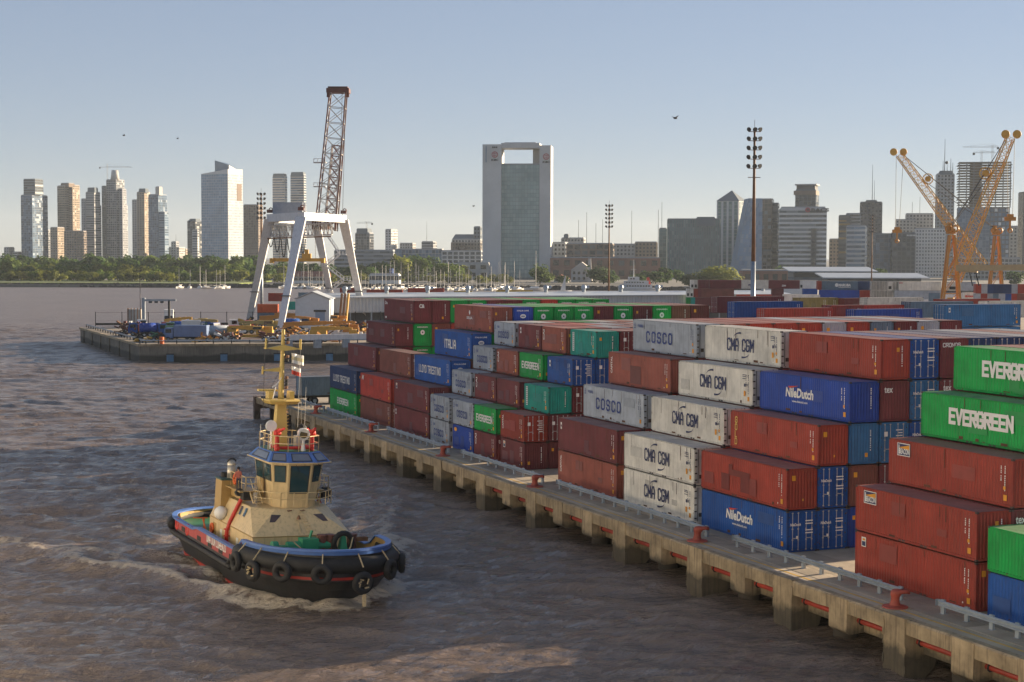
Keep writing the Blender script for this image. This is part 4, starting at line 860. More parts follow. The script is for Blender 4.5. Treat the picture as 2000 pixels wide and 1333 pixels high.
    b.vol(978, 1053, 1053, 280, None, 'white', yb=290, depth=26, back=1, cap=False, name='lintel'); b.vol(984, 1046, 1046, 278.5, None, 'grey', yb=280, depth=8, back=4, cap=False, name='roof_vents')
    b.vol(1040, 1053, 1053, 290, None, 'pale', yb=321, depth=8, back=16, cap=False, name='inner_column'); b.vol(948, 950, 950, 286, None, 'blue', yb=318, depth=1, back=-2, cap=False, name='slot_window')
    for px, y in ((966, 303), (1066, 307)):
        x, yy = b.loc(px); mb = MB(); pl = Plane((x, yy-.25, b.z(y, px)), (1, 0, 0), (0, 0, 1), (0, -1, 0))
        disc(mb, pl, 0, 0, 2.9, 2.9, 0, 24); pl.k += 60
        disc(mb, pl, 0, 0, 2.2, 2.2, 1, 24); pl.k += 60; rect(mb, pl, -1.5, -1.5, 3, 3, 0); pl.k += 60; rect(mb, pl, -1.0, -1.0, 2, 2, 1); pl.k += 60; rect(mb, pl, -.3, -1.9, .6, 3.8, 0)
        mb.build('emblem', [mat('emblem_red', (.36,.03,.04), .6, .05), W['white']], b.t)
        mb = MB(); ftext(mb, pl, 'ICBC', -3.3, -5.8, 6.6, 1.9, .05, .1, 0); o = mb.build('lettering', m_dark, b.t); o['kind'] = 'stuff'
    x, yy = b.loc(966); mb = MB(); pl = Plane((x, yy-.25, b.z(289, 966)), (1, 0, 0), (0, 0, 1), (0, -1, 0)); [rect(mb, pl, -2.4+1.7*k, -.7, 1.3, 1.4, 0) for k in range(3)]; o = mb.build('lettering', m_dark, b.t); o['kind'] = 'stuff'
    # behind and right of it
    b = Bld('white apartment block with dark windows right of the twin-pylon tower', 'building', 1106, 1550, 14, 'block'); b.vol(1074, 1104, 1112, 475, 'punch', 'white', G_DARK)
    b = Bld('ornate pale building with little roof dome behind the brick frame', 'building', 1140, 1800, 12, 'block'); b.vol(1096, 1140, 1145, 466, 'punch', 'pale'); b.vol(1101, 1110, 1112, 459, None, 'slate', yb=466)
    b = Bld('bare brick and concrete frame building with open floors', 'building', 1194, 1500, 8, 'frame_building'); b.vol(1106, 1194, 1204, 477, 'grid', 'brown', G_DARK, fh=5, bw=6)
    b = Bld('row of pale old houses behind the brick frame building', 'building', 1284, 1750, 8, 'house_row'); b.vol(1196, 1240, 1243, 478, 'punch', 'pale'); b.vol(1240, 1283, 1287, 474, 'punch', 'tan')
    b = Bld('long low brick building behind the thin floodlight mast', 'building', 1290, 1480, 5, 'brick_block'); b.vol(1075, 1290, 1294, 505, 'punch', 'brick', G_DARK, fh=6, bw=9)
    b = Bld('pale gabled hall with stone obelisk between the round trees', 'hall', 1158, 1320, 5, 'gabled_hall'); x0, x1, y0, y1, z0, z1 = b.vol(1116, 1156, 1160, 528, 'punch', 'pale', G_DARK, cap=False)
    mb = MB(); mb.loft([[(x0-.5, yy, z1), ((x0+x1)/2, yy, z1+6.5), (x1+.5, yy, z1)] for yy in (y0-.3, y1)], 0, True, True, True); mb.build('gable_roof', W['pale'], b.t)
    x, y = b.loc(1152); mb = MB(); mb.hexa([(x-2, y-5, 0), (x+2, y-5, 0), (x+2, y-1, 0), (x-2, y-1, 0)], [(x-1, y-4, 19), (x+1, y-4, 19), (x+1, y-2, 19), (x-1, y-2, 19)]); mb.build('obelisk', W['pale'], b.t)
    b = Bld('low red roofed pavilion left of the gabled hall', 'pavilion', 1112, 1290, 4, 'pavilion'); x0, x1, y0, y1, z0, z1 = b.vol(1082, 1110, 1113, 545, 'punch', 'pale', cap=False)
    mb = MB(); mb.loft([[(x0-1, yy, z1), ((x0+x1)/2, yy, z1+3.2), (x1+1, yy, z1)] for yy in (y0-1, y1)], 0, True, True, True); mb.build('gable_roof', mat('roof_tile_red', (.30,.10,.06), .8, .2), b.t)
    # right-hand towers
    b = Bld('narrow teal glass block at the left end of the right-hand towers', 'building', 1302, 1760, 8, 'block'); b.vol(1287, 1302, 1304, 447, 'curtain', 'teal', G_TEAL)
    b = Bld('wide dark teal glass block with box on the roof', 'building', 1406, 1650, 8); b.vol(1304, 1406, 1410, 429, 'vert', 'slate', G_TEAL, bw=2.2); b.vol(1360, 1396, 1398, 426, None, 'slate', yb=442, depth=12, back=-1)
    b = Bld('striped glass tower with dark pyramid roof', 'tower', 1446, 1700, 22); x0, x1, y0, y1, z0, z1 = b.vol(1401, 1442, 1466, 393, 'vert', 'white', G_TEAL, bw=5.0, cap=False); zz = b.z(371, 1434); cx, cy = (x0+x1)/2, (y0+y1)/2; z1 += .2
    mb = MB(); mb.add([(x0-.5, y0-.5, z1), (x1+.5, y0-.5, z1), (x1+.5, y1+.5, z1), (x0-.5, y1+.5, z1), (cx, cy, zz)], [(0, 1, 4), (1, 2, 4), (2, 3, 4), (3, 0, 4), (3, 2, 1, 0)]); mb.build('pyramid_roof', W['slate'], b.t)
    b = Bld('blue glass block with slanted left edge beside the pyramid tower', 'building', 1490, 1560, 0); m = b.D/F_PX; z1 = b.z(388, 1470); X0, X1, X2 = b.loc(1430)[0], b.loc(1461)[0], b.loc(1488)[0]
    mb = MB(); mb.hexa([(X0, 0, 0), (X2, 0, 0), (X2, 30, 0), (X0, 30, 0)], [(X1, 0, z1), (X2, 0, z1), (X2, 30, z1), (X1, 30, z1)]); mb.build('wall', W['blue'], b.t)
    mb = MB(); r = random.Random(9); nf = int(z1/4.2)
    for i in range(nf):
        za, zb = i*z1/nf, (i+.93)*z1/nf; xl = X0+(X1-X0)*(za/z1)+.6; n = 9; lb = X0+(X1-X0)*(zb/z1)+.6
        for j in range(n): a, c = j/n, (j+.95)/n; mb.quad((xl+(X2-xl)*a, -.15, za), (xl+(X2-xl)*c, -.15, za), (lb+(X2-lb)*c, -.15, zb), (lb+(X2-lb)*a, -.15, zb), r.choice((0, 0, 1, 2)))
    o = mb.build('windows', [gl('glass_sky', (.18,.30,.46)), gl('glass_sky_dark', (.13,.23,.37)), gl('glass_sky_pale', (.25,.35,.46))], b.t); o['kind'] = 'stuff'
    b = Bld('brown glass tower right behind the floodlight mast', 'tower', 1508, 1640, 20); b.vol(1486, 1506, 1514, 390, 'curtain', 'brown', [gl('glass_bronze', (.13,.10,.075)), gl('glass_bronze_dark', (.08,.065,.05)), G_GREY[2]]); b.vol(1506, 1518, 1524, 398, 'band', 'dark', G_DARK, back=4); b.vol(1490, 1506, 1508, 490, 'grid', 'dark', G_DARK, back=-6, depth=5)
    b = Bld('white banded office tower with red sign on the roof edge', 'tower', 1612, 1580, 8); b.vol(1523, 1614, 1620, 410, 'band', 'bright', G_GREY, fh=4.1); b.vol(1584, 1594, 1594, 446, 'grid', 'dark', G_DARK, back=-1.0, depth=2, cap=False); b.vol(1526, 1612, 1617, 406, None, 'white', yb=412)
    x, y = b.loc(1598, -2); mb = MB(); pl = Plane((x, y-1, b.z(411, 1598)), (1, 0, 0), (0, 0, 1), (0, -1, 0)); ftext(mb, pl, 'BACS', -7.2, -1.6, 17, 3.4, .05, 0, 1); disc(mb, pl, -10.5, .2, 2.4, 2.4, 0); pl.k += 80; disc(mb, pl, -10.2, .2, 1.1, 1.1, 1); o = mb.build('lettering', [mat('sign_red', (.35,.03,.04), .6, .05), m_dark], b.t); o['kind'] = 'stuff'
    b = Bld('dark glass tower top with flat overhanging roof above the banded office', 'tower', 1604, 1660, 18); b.vol(1554, 1592, 1606, 372, 'curtain', 'slate', G_DARK); b.vol(1556, 1590, 1604, 363, None, 'dark', yb=372, back=1); x0, x1, y0, y1, z0, z1 = b.vol(1553, 1593, 1608, 360, None, 'pale', yb=362.5, back=-3, cap=False)
    b.vol(1551, 1592, 1607, 373, None, 'brown', yb=381, back=-1.5, cap=False)
    b = Bld('small tan block in the gap right of the banded office', 'building', 1642, 1800, 12, 'block'); b.vol(1620, 1640, 1645, 468, 'punch', 'tan')
    b = Bld('brown and dark striped block left of the dark square tower', 'building', 1676, 1750, 12); b.vol(1638, 1660, 1664, 422, 'band', 'dark', [G_DARK[0], mat('gold_panels', (.35,.22,.06), .4, .1), G_DARK[2]]); b.vol(1652, 1680, 1684, 418, 'band', 'pale', G_DARK, back=6)
    b = Bld('dark square tower with two tall thin masts', 'tower', 1722, 1800, 12); b.vol(1680, 1722, 1728, 396, 'punch', 'dark', G_DARK); b.mast(1702, 322, 396, .45); b.mast(1706, 353, 396, .35); b.vol(1690, 1712, 1716, 393, None, 'dark', yb=397)
    b = Bld('white banded block in front of the dark square tower', 'building', 1704, 1600, 14); b.vol(1654, 1690, 1711, 442, 'band', 'white', G_BLUE, fh=4.4)
    b = Bld('grey glass office block with pale roof sign', 'building', 1742, 1560, 6); b.vol(1710, 1743, 1746, 458, 'curtain', 'slate', G_BLUE)
    b = Bld('dark gridded office block with white roof sign', 'building', 1790, 1540, 8); b.vol(1744, 1788, 1794, 456, 'grid', 'dark', G_DARK, fh=4, bw=4)
    x, y = b.loc(1779); mb = MB(); pl = Plane((x, y-.4, b.z(462, 1779)), (1, 0, 0), (0, 0, 1), (0, -1, 0)); [rect(mb, pl, -4+1.3*k, 0, 1.0, 1.6, 0) for k in range(7)]; o = mb.build('sign_panels', W['bright'], b.t); o['kind'] = 'stuff'
    b = Bld('old grey mansard apartment block behind the gridded office', 'building', 1822, 1850, 12); b.vol(1750, 1790, 1796, 430, 'punch', 'pale', G_DARK); b.vol(1770, 1822, 1828, 418, 'punch', 'pale', G_DARK, back=12)
    b = Bld('pale block with rows of small square windows by the yellow crane', 'building', 1846, 1650, 10); b.vol(1790, 1846, 1852, 448, 'punch', 'white', G_GREY, fh=3.2, bw=2.8)
    b = Bld('grey tower crowded with antennas, left of the unfinished tower', 'tower', 1862, 1800, 10); b.vol(1829, 1862, 1868, 341, 'punch', 'grey', G_DARK); b.vol(1834, 1858, 1863, 336, None, 'slate', yb=342)
    for px, yt in ((1843, 272), (1840, 315), (1848, 322), (1855, 310), (1859, 318)): b.mast(px, yt, 338, .5)
    x, y = b.loc(1847); mb = MB(); mb.ball((x, y+6, b.z(318, 1847)), 1.8, 10, 6); mb.build('antenna_dish', m_lamp, b.t)
    # unfinished tower: bare floor slabs above, glass below
    b = Bld('unfinished tower of bare concrete floors above new blue glass', 'tower', 1958, 1700, 12); x0, x1, y0, y1, z0, z1 = b.vol(1874, 1932, 1972, 406, 'curtain', 'blue', [G_BLUE[0], G_BLUE[0], G_BLUE[2]], depth=30, cap=False)
    zt = b.z(318, 1930); n = 17; mb = MB(); mb.box(x0+12, x1-8, y0+8, y1-6, z1, zt); mb.build('core', W['brown'], b.t)
    xa, xb = x0-.5, b.loc(1972)[0]
    mb = MB(); mb.box(x1+.2, xb-1, y0+1, y1-2, 0, z1); mb.build('wall', W['dark'], b.t); mb = MB(); facade(mb, (x1+.2, y0+1, 0), (1, 0, 0), xb-x1-1.2, 0, z1, (0, -1, 0), 'grid', 4.6, 3.2, b.r); o = mb.build('windows', [G_BLUE[2], G_BLUE[0], W['bright']], b.t); o['kind'] = 'stuff'
    for k in range(n+1):
        zz = z1+(zt-z1)*k/n; e = b.r.uniform(-.6, .8); mb = MB(); mb.box(xa-e, xb+e, y0-.5, y1, zz, zz+.6); mb.build('floor_slab', W['conc'], b.t)
    for q in range(8):
        xx = xa+.8+(xb-xa-1.6)*q/7; mb = MB(); mb.box(xx-.5, xx+.5, y0+.6, y0+1.6, z1, zt); mb.build('column', W['conc'], b.t)
    tower_crane(1917, 1720, 296, 318, 1900, 1945, 'small tower crane with counterweight on the unfinished tower'); tower_crane(1938, 1730, 283, 318, 1880, 1950, 'taller tower crane with long thin jib on the unfinished tower')
    b = Bld('pale apartment block right of the unfinished tower', 'building', 1994, 1800, 10); b.vol(1972, 1994, 2000, 443, 'punch', 'pale', G_DARK); b = Bld('dark slab cut off by the right edge', 'tower', 2010, 1700, 0); b.vol(1997, 2030, 2030, 377, 'vert', 'dark', G_DARK)
    b = Bld('low white stone row below the unfinished tower', 'building', 1994, 1500, 5, 'block'); b.vol(1880, 1994, 2004, 505, 'grid', 'pale', G_DARK)
    # low buildings along the right-hand waterfront
    b = Bld('long low brick warehouse behind the red containers', 'warehouse', 1600, 1150, 3, 'warehouse'); b.vol(1452, 1596, 1600, 530, 'punch', 'brick', G_DARK, fh=6, bw=6)
    for px0, px1, yt, D, lab in ((1552, 1700, 527, 1080, 'long low terminal with grey overhanging roof by the thin mast'), (1620, 1800, 540, 1000, 'low terminal hall with wide pale blue roof left of the yellow crane')):
        b = Bld(lab, 'terminal', px1, D, 2, 'terminal_hall'); x0, x1, y0, y1, z0, z1 = b.vol(px0, px1, px1, yt+5, 'band', 'slate', G_GREY, fh=5, bw=6, depth=30, cap=False)
        mb = MB(); mb.hexa([(x0-4, y0-6, z1+.1), (x1+4, y0-6, z1+.1), (x1+4, y1, z1+2.5), (x0-4, y1, z1+2.5)], [(x0-4, y0-6, z1+.7), (x1+4, y0-6, z1+.7), (x1+4, y1, z1+3.2), (x0-4, y1, z1+3.2)]); mb.build('roof_canopy', m_shedroof, b.t)
    # a few lone radio masts on the horizon
    rseen = {}
    for k, (px, yt, D) in enumerate(((1130, 430, 2300), (1146, 415, 2300), (1164, 436, 2350), (1177, 429, 2300), (1234, 412, 2400), (1286, 410, 2200), (1293, 395, 2200), (1782, 395, 2300), (1797, 385, 2300))):
        p = PD(px, yt, D); t = thing('radio_mast', by_place(px, 'thin far radio mast', rseen), 'mast', (p.x, p.y, ZB), 0, 'thin radio masts over the city'); mb = MB(); mb.tube((0, 0, 0), (0, 0, p.z-ZB), .45, .25, 5); mb.build('pole', m_lamp, t)
        mb = MB(); mb.box(-1.2, 1.2, -1.2, 1.2, 0, 1.5); mb.build('base', W['conc'], t)

# ------------------------------------------------------------------ trees
def leaf_mat(name, col):
    m = mat(name, col, .7, .3, scale=.5, spec=.2); n = m.node_tree.nodes; l = m.node_tree.links; p = next(x for x in n if x.type == 'BSDF_PRINCIPLED'); o = next(x for x in n if x.type == 'OUTPUT_MATERIAL')
    tr = n.new('ShaderNodeBsdfTranslucent'); l.new(p.inputs['Base Color'].links[0].from_socket, tr.inputs[0]); mx = n.new('ShaderNodeMixShader'); mx.inputs[0].default_value = .4; l.new(p.outputs[0], mx.inputs[1]); l.new(tr.outputs[0], mx.inputs[2]); l.new(mx.outputs[0], o.inputs[0]); return m
LEAF = [leaf_mat('foliage_olive', (.19, .21, .032)), leaf_mat('foliage_green', (.125, .185, .03)), leaf_mat('foliage_dark', (.065, .12, .026)), leaf_mat('foliage_bright', (.24, .26, .045))]
def crown_mesh(seed, n=420, s=.17):
    """leaf clumps through an uneven crown, unit size: radius about 1, from 0 to about 2 up"""
    r = random.Random(seed); mb = MB(); lobes = [(r.uniform(-.5, .5), r.uniform(-.5, .5), r.uniform(.55, 1.5), r.uniform(.42, .7)) for _ in range(7)]
    for _ in range(n):
        l = r.choice(lobes); d = Vector((r.gauss(0, 1), r.gauss(0, 1), r.gauss(0, 1))).normalized()*l[3]*(r.random()**.35); c = Vector((l[0], l[1], l[2]))+d
        if c.z < .18: continue
        nn = (d.normalized()+Vector((r.gauss(0, .5), r.gauss(0, .5), r.gauss(0, .5)+.3))).normalized(); a = nn.cross(Vector((r.random(), r.random(), r.random()+.1))).normalized(); b = nn.cross(a); q = s*r.uniform(.6, 1.3)
        mb.add([c+a*q, c+b*q*.7+nn*q*.3, c-a*q, c-b*q*.7-nn*q*.1], [(0, 1, 2, 3)], 0)
    return mb.mesh('crown', LEAF[0])
MARKS = ((38, 'left of the first tower'), (85, 'below the first glass tower'), (155, 'below the tan tower'), (197, 'below the pale stepped tower'), (250, 'below the round crown tower'), (330, 'below the last two left towers'), (388, 'left of the sail tower'), (470, 'below the sail tower'), (515, 'right of the sail tower'), (600, 'under the portal crane'), (700, 'behind the crane stairs'), (790, 'right of the portal crane'), (870, 'below the low glass halls'), (940, 'left of the pylon tower'), (1080, 'at the pylon tower'), (1300, 'behind the ferry'), (1480, 'left of the banded tower'), (1620, 'below the banded tower'), (1760, 'below the dark square tower'), (2100, 'near the right edge'))
ORD = ('first', 'second', 'third', 'fourth', 'fifth', 'sixth', 'seventh', 'eighth', 'ninth', 'tenth', 'eleventh', 'twelfth', 'thirteenth', 'fourteenth', 'fifteenth', 'sixteenth')
def by_place(px, label, seen):
    w_ = next(m for q, m in MARKS if px < q); k = (label, w_); seen[k] = seen.get(k, 0)+1
    return f"{label}, {ORD[min(seen[k]-1, 15)]} {w_}"
def trees():
    crowns = [crown_mesh(s) for s in range(6)]; big = [crown_mesh(40+s, 1500, .10) for s in range(3)]
    tr = MB(); tr.tube((0, 0, -.2), (0, 0, .9), .07, .045, 7)
    for k in range(4): a = k*1.57+.4; tr.tube((0, 0, .55), (.42*math.cos(a), .42*math.sin(a), 1.1), .035, .012, 5)
    trm = tr.mesh('trunk', m_trunk, True); r = random.Random(12)
    seen = {}
    def tree(px, D, h, wd, leaf, label, group=None, meshes=crowns, z=2.0):
        if group: label = by_place(px, label, seen)
        p = PD(px, 500, D); t = thing('tree', label, 'tree', (p.x, p.y, z), r.uniform(0, 6), group); s = h/2.05
        link('trunk', trm, t).scale = (s, s, s); c = link('crown', r.choice(meshes), t, mats=[leaf]); c.scale = (wd/2*1.05, wd/2*1.05, s); c.location = (0, 0, s*.0)
    G1 = 'trees along the far left shore'
    for px in np.arange(-8, 505, 11.5):                        # front row, sunlit, with bright young growth at the foot
        px += r.uniform(-4, 4); tree(px, r.uniform(1235, 1275), r.uniform(7.5, 11), r.uniform(8, 13), r.choice((LEAF[0], LEAF[3], LEAF[1])), 'rounded sunlit front row tree', G1)
    for px in np.arange(-4, 500, 9):
        px += r.uniform(-4, 4); tree(px, r.uniform(1300, 1380), r.uniform(11.5, 16), r.uniform(11, 17), r.choice((LEAF[1], LEAF[0], LEAF[1], LEAF[2])), 'broad green middle row tree', G1)
    for px in np.arange(2, 505, 12):
        px += r.uniform(-4, 4); tree(px, r.uniform(1450, 1600), r.uniform(18, 23), r.uniform(15, 22), r.choice((LEAF[2], LEAF[2], LEAF[1])), 'tall dark back row tree', G1)
    G2 = 'trees behind the marina'
    for px in np.arange(508, 905, 12):
        px += r.uniform(-5, 5); hh = r.uniform(12, 17) if not (770 < px < 840) else r.uniform(19, 24); tree(px, r.uniform(1330, 1480), hh, r.uniform(13, 20), r.choice((LEAF[1], LEAF[2], LEAF[2], LEAF[0])), 'dark leafy tree behind the marina', G2)
    for px in np.arange(510, 1010, 14):
        px += r.uniform(-5, 5); tree(px, r.uniform(1250, 1290), r.uniform(5, 8), r.uniform(8, 13), r.choice((LEAF[0], LEAF[3])), 'low yellow-green bank tree', G2)
    for px, D, h, wd, lf, lab in ((868, 1300, 17, 28, LEAF[1], 'big round tree left of the grey stone block'), (1055, 1230, 16, 23, LEAF[1], 'big round tree right of the white pylon tower'), (1179, 1230, 15, 27, LEAF[2], 'big round dark tree behind the thin floodlight mast'), (1098, 1260, 7, 13, LEAF[2], 'small round tree left of the red roofed pavilion'), (1412, 1130, 16.5, 30, LEAF[3], 'large sunlit tree behind the red containers'), (1352, 1125, 10, 17, LEAF[2], 'small dark round tree left of the large sunlit tree'), (1385, 1135, 13, 22, LEAF[0], 'mid sized green tree touching the large sunlit tree')):
        tree(px, D, h, wd, lf, lab, None, big)
    for px in (1245, 1262, 1281, 1305, 1322, 1480, 1497, 1512, 1530, 1560, 1575, 1600, 1725, 1740, 1990):
        tree(px, r.uniform(1180, 1320), r.uniform(9, 14), r.uniform(12, 18), LEAF[2], 'dark street tree', 'trees below the right-hand towers')
# ------------------------------------------------------------------ harbour machinery and craft
def lattice(mb, p, q, w0, w1, n, r=.12, rb=.06, up=(0, 0, 1), depth=None, mi=(0, 1)):
    """four-chord lattice boom from p to q"""
    p, q = Vector(p), Vector(q); d = (q-p).normalized(); u = Vector(up)
    if abs(d.dot(u)) > .97: u = Vector((1, 0, 0))
    a = d.cross(u).normalized(); b = a.cross(d).normalized(); k = depth or 1.0; rows = []
    for i in range(n+1):
        t = i/n; c = p.lerp(q, t); w = (w0+(w1-w0)*t)/2; rows.append([c+a*(w*sx)+b*(w*k*sy) for sx, sy in ((-1,-1),(1,-1),(1,1),(-1,1))])
    for j in range(4): mb.bar(rows[0][j], rows[-1][j], r*2, r*2, mi[0])
    for i in range(n):
        for j in range(4):
            jj = (j+1) % 4; mb.bar(rows[i][j], rows[i+1][jj] if (i+j) % 2 else rows[i+1][jj], rb*2, rb*2, mi[1]); mb.bar(rows[i+1][j], rows[i+1][jj], rb*2, rb*2, mi[1])
            if j % 2 == 0: mb.bar(rows[i][jj], rows[i+1][j], rb*1.6, rb*1.6, mi[1])
def portal_crane():
    P0 = PZ(547, 653, PIER_Z); t = thing('portal_crane', 'white four-legged portal crane with raised red and white lattice boom on the old pier', 'crane', P0, VIEW_RZ); c, s_ = math.cos(-VIEW_RZ), math.sin(-VIEW_RZ)
    def Lp(v): d = Vector(v)-P0; return Vector((c*d.x-s_*d.y, s_*d.x+c*d.y, d.z))
    D0 = (P0-EYE).dot(FW)
    feet = [P0, PZ(486, 636, PIER_Z), PZ(712, 634, PIER_Z), PZ(654, 622, PIER_Z)]; Ds = [(f-EYE).dot(FW) for f in feet]
    tops = [PD(588, 418, D0+12), PD(527, 432, Ds[1]-12), PD(671, 422, Ds[2]-14), PD(617, 444, Ds[3]-14)]
    F_ = [Lp(f) for f in feet]; T_ = [Lp(f) for f in tops]; ztop = sum(v.z for v in T_)/4
    for f, tp in zip(F_, T_):
        mb = MB(); fz, tz = f+Vector((0, 0, .9)), Vector((tp.x, tp.y, ztop)); ax = (tz-fz).normalized()
        mb.loft([[fz+Vector((x*.75, y*.75, 0)) for x, y in ((-1,-1),(1,-1),(1,1),(-1,1))], [fz.lerp(tz, .55)+Vector((x*.95, y*.95, 0)) for x, y in ((-1,-1),(1,-1),(1,1),(-1,1))], [tz+Vector((x*1.35, y*1.2, 0)) for x, y in ((-1,-1),(1,-1),(1,1),(-1,1))]], 0, True, True, True); lg = mb.build('leg', m_cranewhite, t)
        m2 = fz.lerp(tz, .3); mb = MB(); mb.cbox(m2, (2.6, 2.5, .22)); mb.build('leg_flange', m_lamp, lg)
        mb = MB(); mb.cbox(f+Vector((0, 0, .45)), (3.4, 2.2, .9)); mb.build('bogie', m_cranewhite, t)
        mb = MB(); mb.cbox(tz+Vector((0, 0, 2.1)), (1.5, 1.2, .9)); mb.torus(tz+Vector((.3, 0, 2.5)), (0, 1, 0), .5, .14, 10, 5); mb.build('leg_head', m_boomred, t)
    for i, j in ((0, 1), (2, 3), (0, 2), (1, 3)):
        a, b = Vector((T_[i].x, T_[i].y, ztop+.2)), Vector((T_[j].x, T_[j].y, ztop+.2)); mb = MB(); mb.bar(a, b, 1.8, 2.1); mb.build('top_girder', m_cranewhite, t)
    # machine house and hanging gear
    a = Lp(PD(564, 415, D0+40)); mb = MB(); mb.box(a.x-3.8, a.x+4.2, a.y-4, a.y+4, a.z-2.2, a.z+2.6); mb.build('machine_house', mat('machine_house_grey', (.28,.31,.36), .6, .1), t)
    a, b = Lp(PD(524, 452, D0+38)), Lp(PD(648, 448, D0+38)); mb = MB(); lattice(mb, a, b, 3.0, 3.0, 16, .16, .09); mb.build('trolley_girder', [m_boomwhite, m_boomwhite], t)
    mb = MB(); mb.bar(a+Vector((0, -1.7, -2.0)), b+Vector((0, -1.7, -2.0)), .3, .35); mb.build('cable_rail', m_maststeel, t)
    for k in range(6):
        x0 = a.x+.2+k*1.75; mb = MB(); h = (2.2, 3.6, 5.0, 3.8, 4.8, 4.0)[k]; pts = [Vector((x0+1.4*q/8, a.y-1.7, a.z-2.1-h*(1-(2*q/8-1)**2))) for q in range(9)]; mb.path(pts, .13, 5); mb.build('cable_loop', m_rubber, t)
    a, b = Lp(PD(531, 508, D0+35)), Lp(PD(631, 508, D0+35)); mb = MB(); mb.bar(a, b, 1.2, .9); m2 = a.lerp(b, .68); mb.cbox(m2+Vector((0, 0, 1.0)), (2.4, 1.6, 1.4)); mb.cbox(m2+Vector((0, 0, 2.2)), (1.0, 1.0, 1.2))
    for e in (a, b): mb.cbox(e+Vector((0, 0, -.2)), (.9, 2.6, 1.3))
    sp = mb.build('spreader', m_craneyel, t)
    for e in (a.lerp(b, .15), a.lerp(b, .85)): mb = MB(); mb.tube(e, Vector((e.x, e.y, ztop-2)), .06, n=5); mb.build('hoist_rope', m_wire, t)
    # raised lattice boom
    a, b = Lp(PD(637, 450, D0+42)), Lp(PD(661, 181, D0+40)); mb = MB(); lattice(mb, a, b, 5.6, 4.4, 9, .16, .08, (0, 1, 0)); mb.build('boom', [m_boomred, m_boomwhite], t)
    mb = MB(); lattice(mb, a+Vector((.6, 3, 0)), b.lerp(a, .38)+Vector((.5, 3, 0)), 3.0, 2.4, 8, .15, .09, (0, 1, 0)); mb.build('inner_mast', [m_boomwhite, m_boomred], t)
    mb = MB(); mb.cbox(b+Vector((0, 0, .4)), (6.2, 4.6, 1.2)); mb.cbox(b+Vector((0, 0, 1.3)), (5.4, 4.0, .3)); mb.cbox(b+Vector((-2.6, -1, -.8)), (.9, .9, 1.2)); mb.cbox(b+Vector((2.6, -1, -.8)), (.9, .9, 1.2)); mb.build('boom_head', m_boomred, t)
    mb = MB(); mb.cbox(a+Vector((-1, 0, .6)), (4.0, 5, .8)); [mb.bar(a+Vector((-3.4+2.1*k, -2.6, .2)), a+Vector((-3.4+2.1*k, -2.6, 3.4)), .4) for k in range(4)]; mb.bar(a+Vector((-3.6, -2.6, 3.2)), a+Vector((3.2, -2.6, 3.2)), .5); mb.build('boom_hinge', m_boomred, t)
    for yy in (318, 365):
        q = Lp(PD(625, yy, D0+40)); mb = MB(); mb.cbox(q, (3.4, 2.4, .25)); mb.cbox(q+Vector((-1.6, 0, 1.0)), (.12, 2.2, .12)); mb.cbox(q+Vector((0, -1.1, 1.0)), (3.2, .12, .12)); [mb.cbox(q+Vector((x, -1.1, .5)), (.12, .12, 1.0)) for x in (-1.6, -.5, .6, 1.5)]; mb.build('service_platform', m_boomwhite, t)
    for dx in (1.2, 2.2): mb = MB(); mb.tube(b+Vector((dx, -1.5, 0)), a+Vector((dx+2.6, -3, 3)), .06, n=4); mb.build('luffing_rope', m_wire, t)
    # zigzag stairs beside the far right leg
    ys = [(455, 637, 668), (478, 622, 640), (505, 634, 664), (521, 632, 640), (550, 636, 672), (570, 640, 646), (597, 642, 680), (620, 648, 652)]; pts = [PD(639, 461, Ds[3]-14), PD(664, 498, Ds[3]-12), PD(636, 520, Ds[3]-10), PD(672, 548, Ds[3]-8), PD(642, 572, Ds[3]-5), PD(680, 596, Ds[3]-3), PD(650, 621, Ds[3]-1)]; L_ = [Lp(p) for p in pts]
    for k, (a, b) in enumerate(zip(L_[:-1], L_[1:])):
        mb = MB()
        for dy in (-.5, .5):
            o = Vector((0, dy, 0)); mb.bar(a+o, b+o, .12, .35); mb.bar(a+o+Vector((0, 0, 1.1)), b+o+Vector((0, 0, 1.1)), .09); [mb.bar(a.lerp(b, q/5)+o, a.lerp(b, q/5)+o+Vector((0, 0, 1.1)), .07) for q in range(6)]
        n = 10
        for q in range(n): c_ = a.lerp(b, (q+.5)/n); mb.cbox(c_, (.35, .9, .06))
        mb.build('stair_flight', m_cranewhite, t)
        mb = MB(); e = b+Vector((.9 if k % 2 == 0 else -.9, 0, 0)); mb.cbox(e, (2.0, 1.8, .12)); [mb.cbox(e+Vector((x, y, .55)), (.09, .09, 1.1)) for x in (-.95, 0, .95) for y in (-.85, .85)]; [mb.cbox(e+Vector((0, y, z)), (2, .08, .08)) for y in (-.85, .85) for z in (.55, 1.1)]; mb.build('landing', m_cranewhite, t)
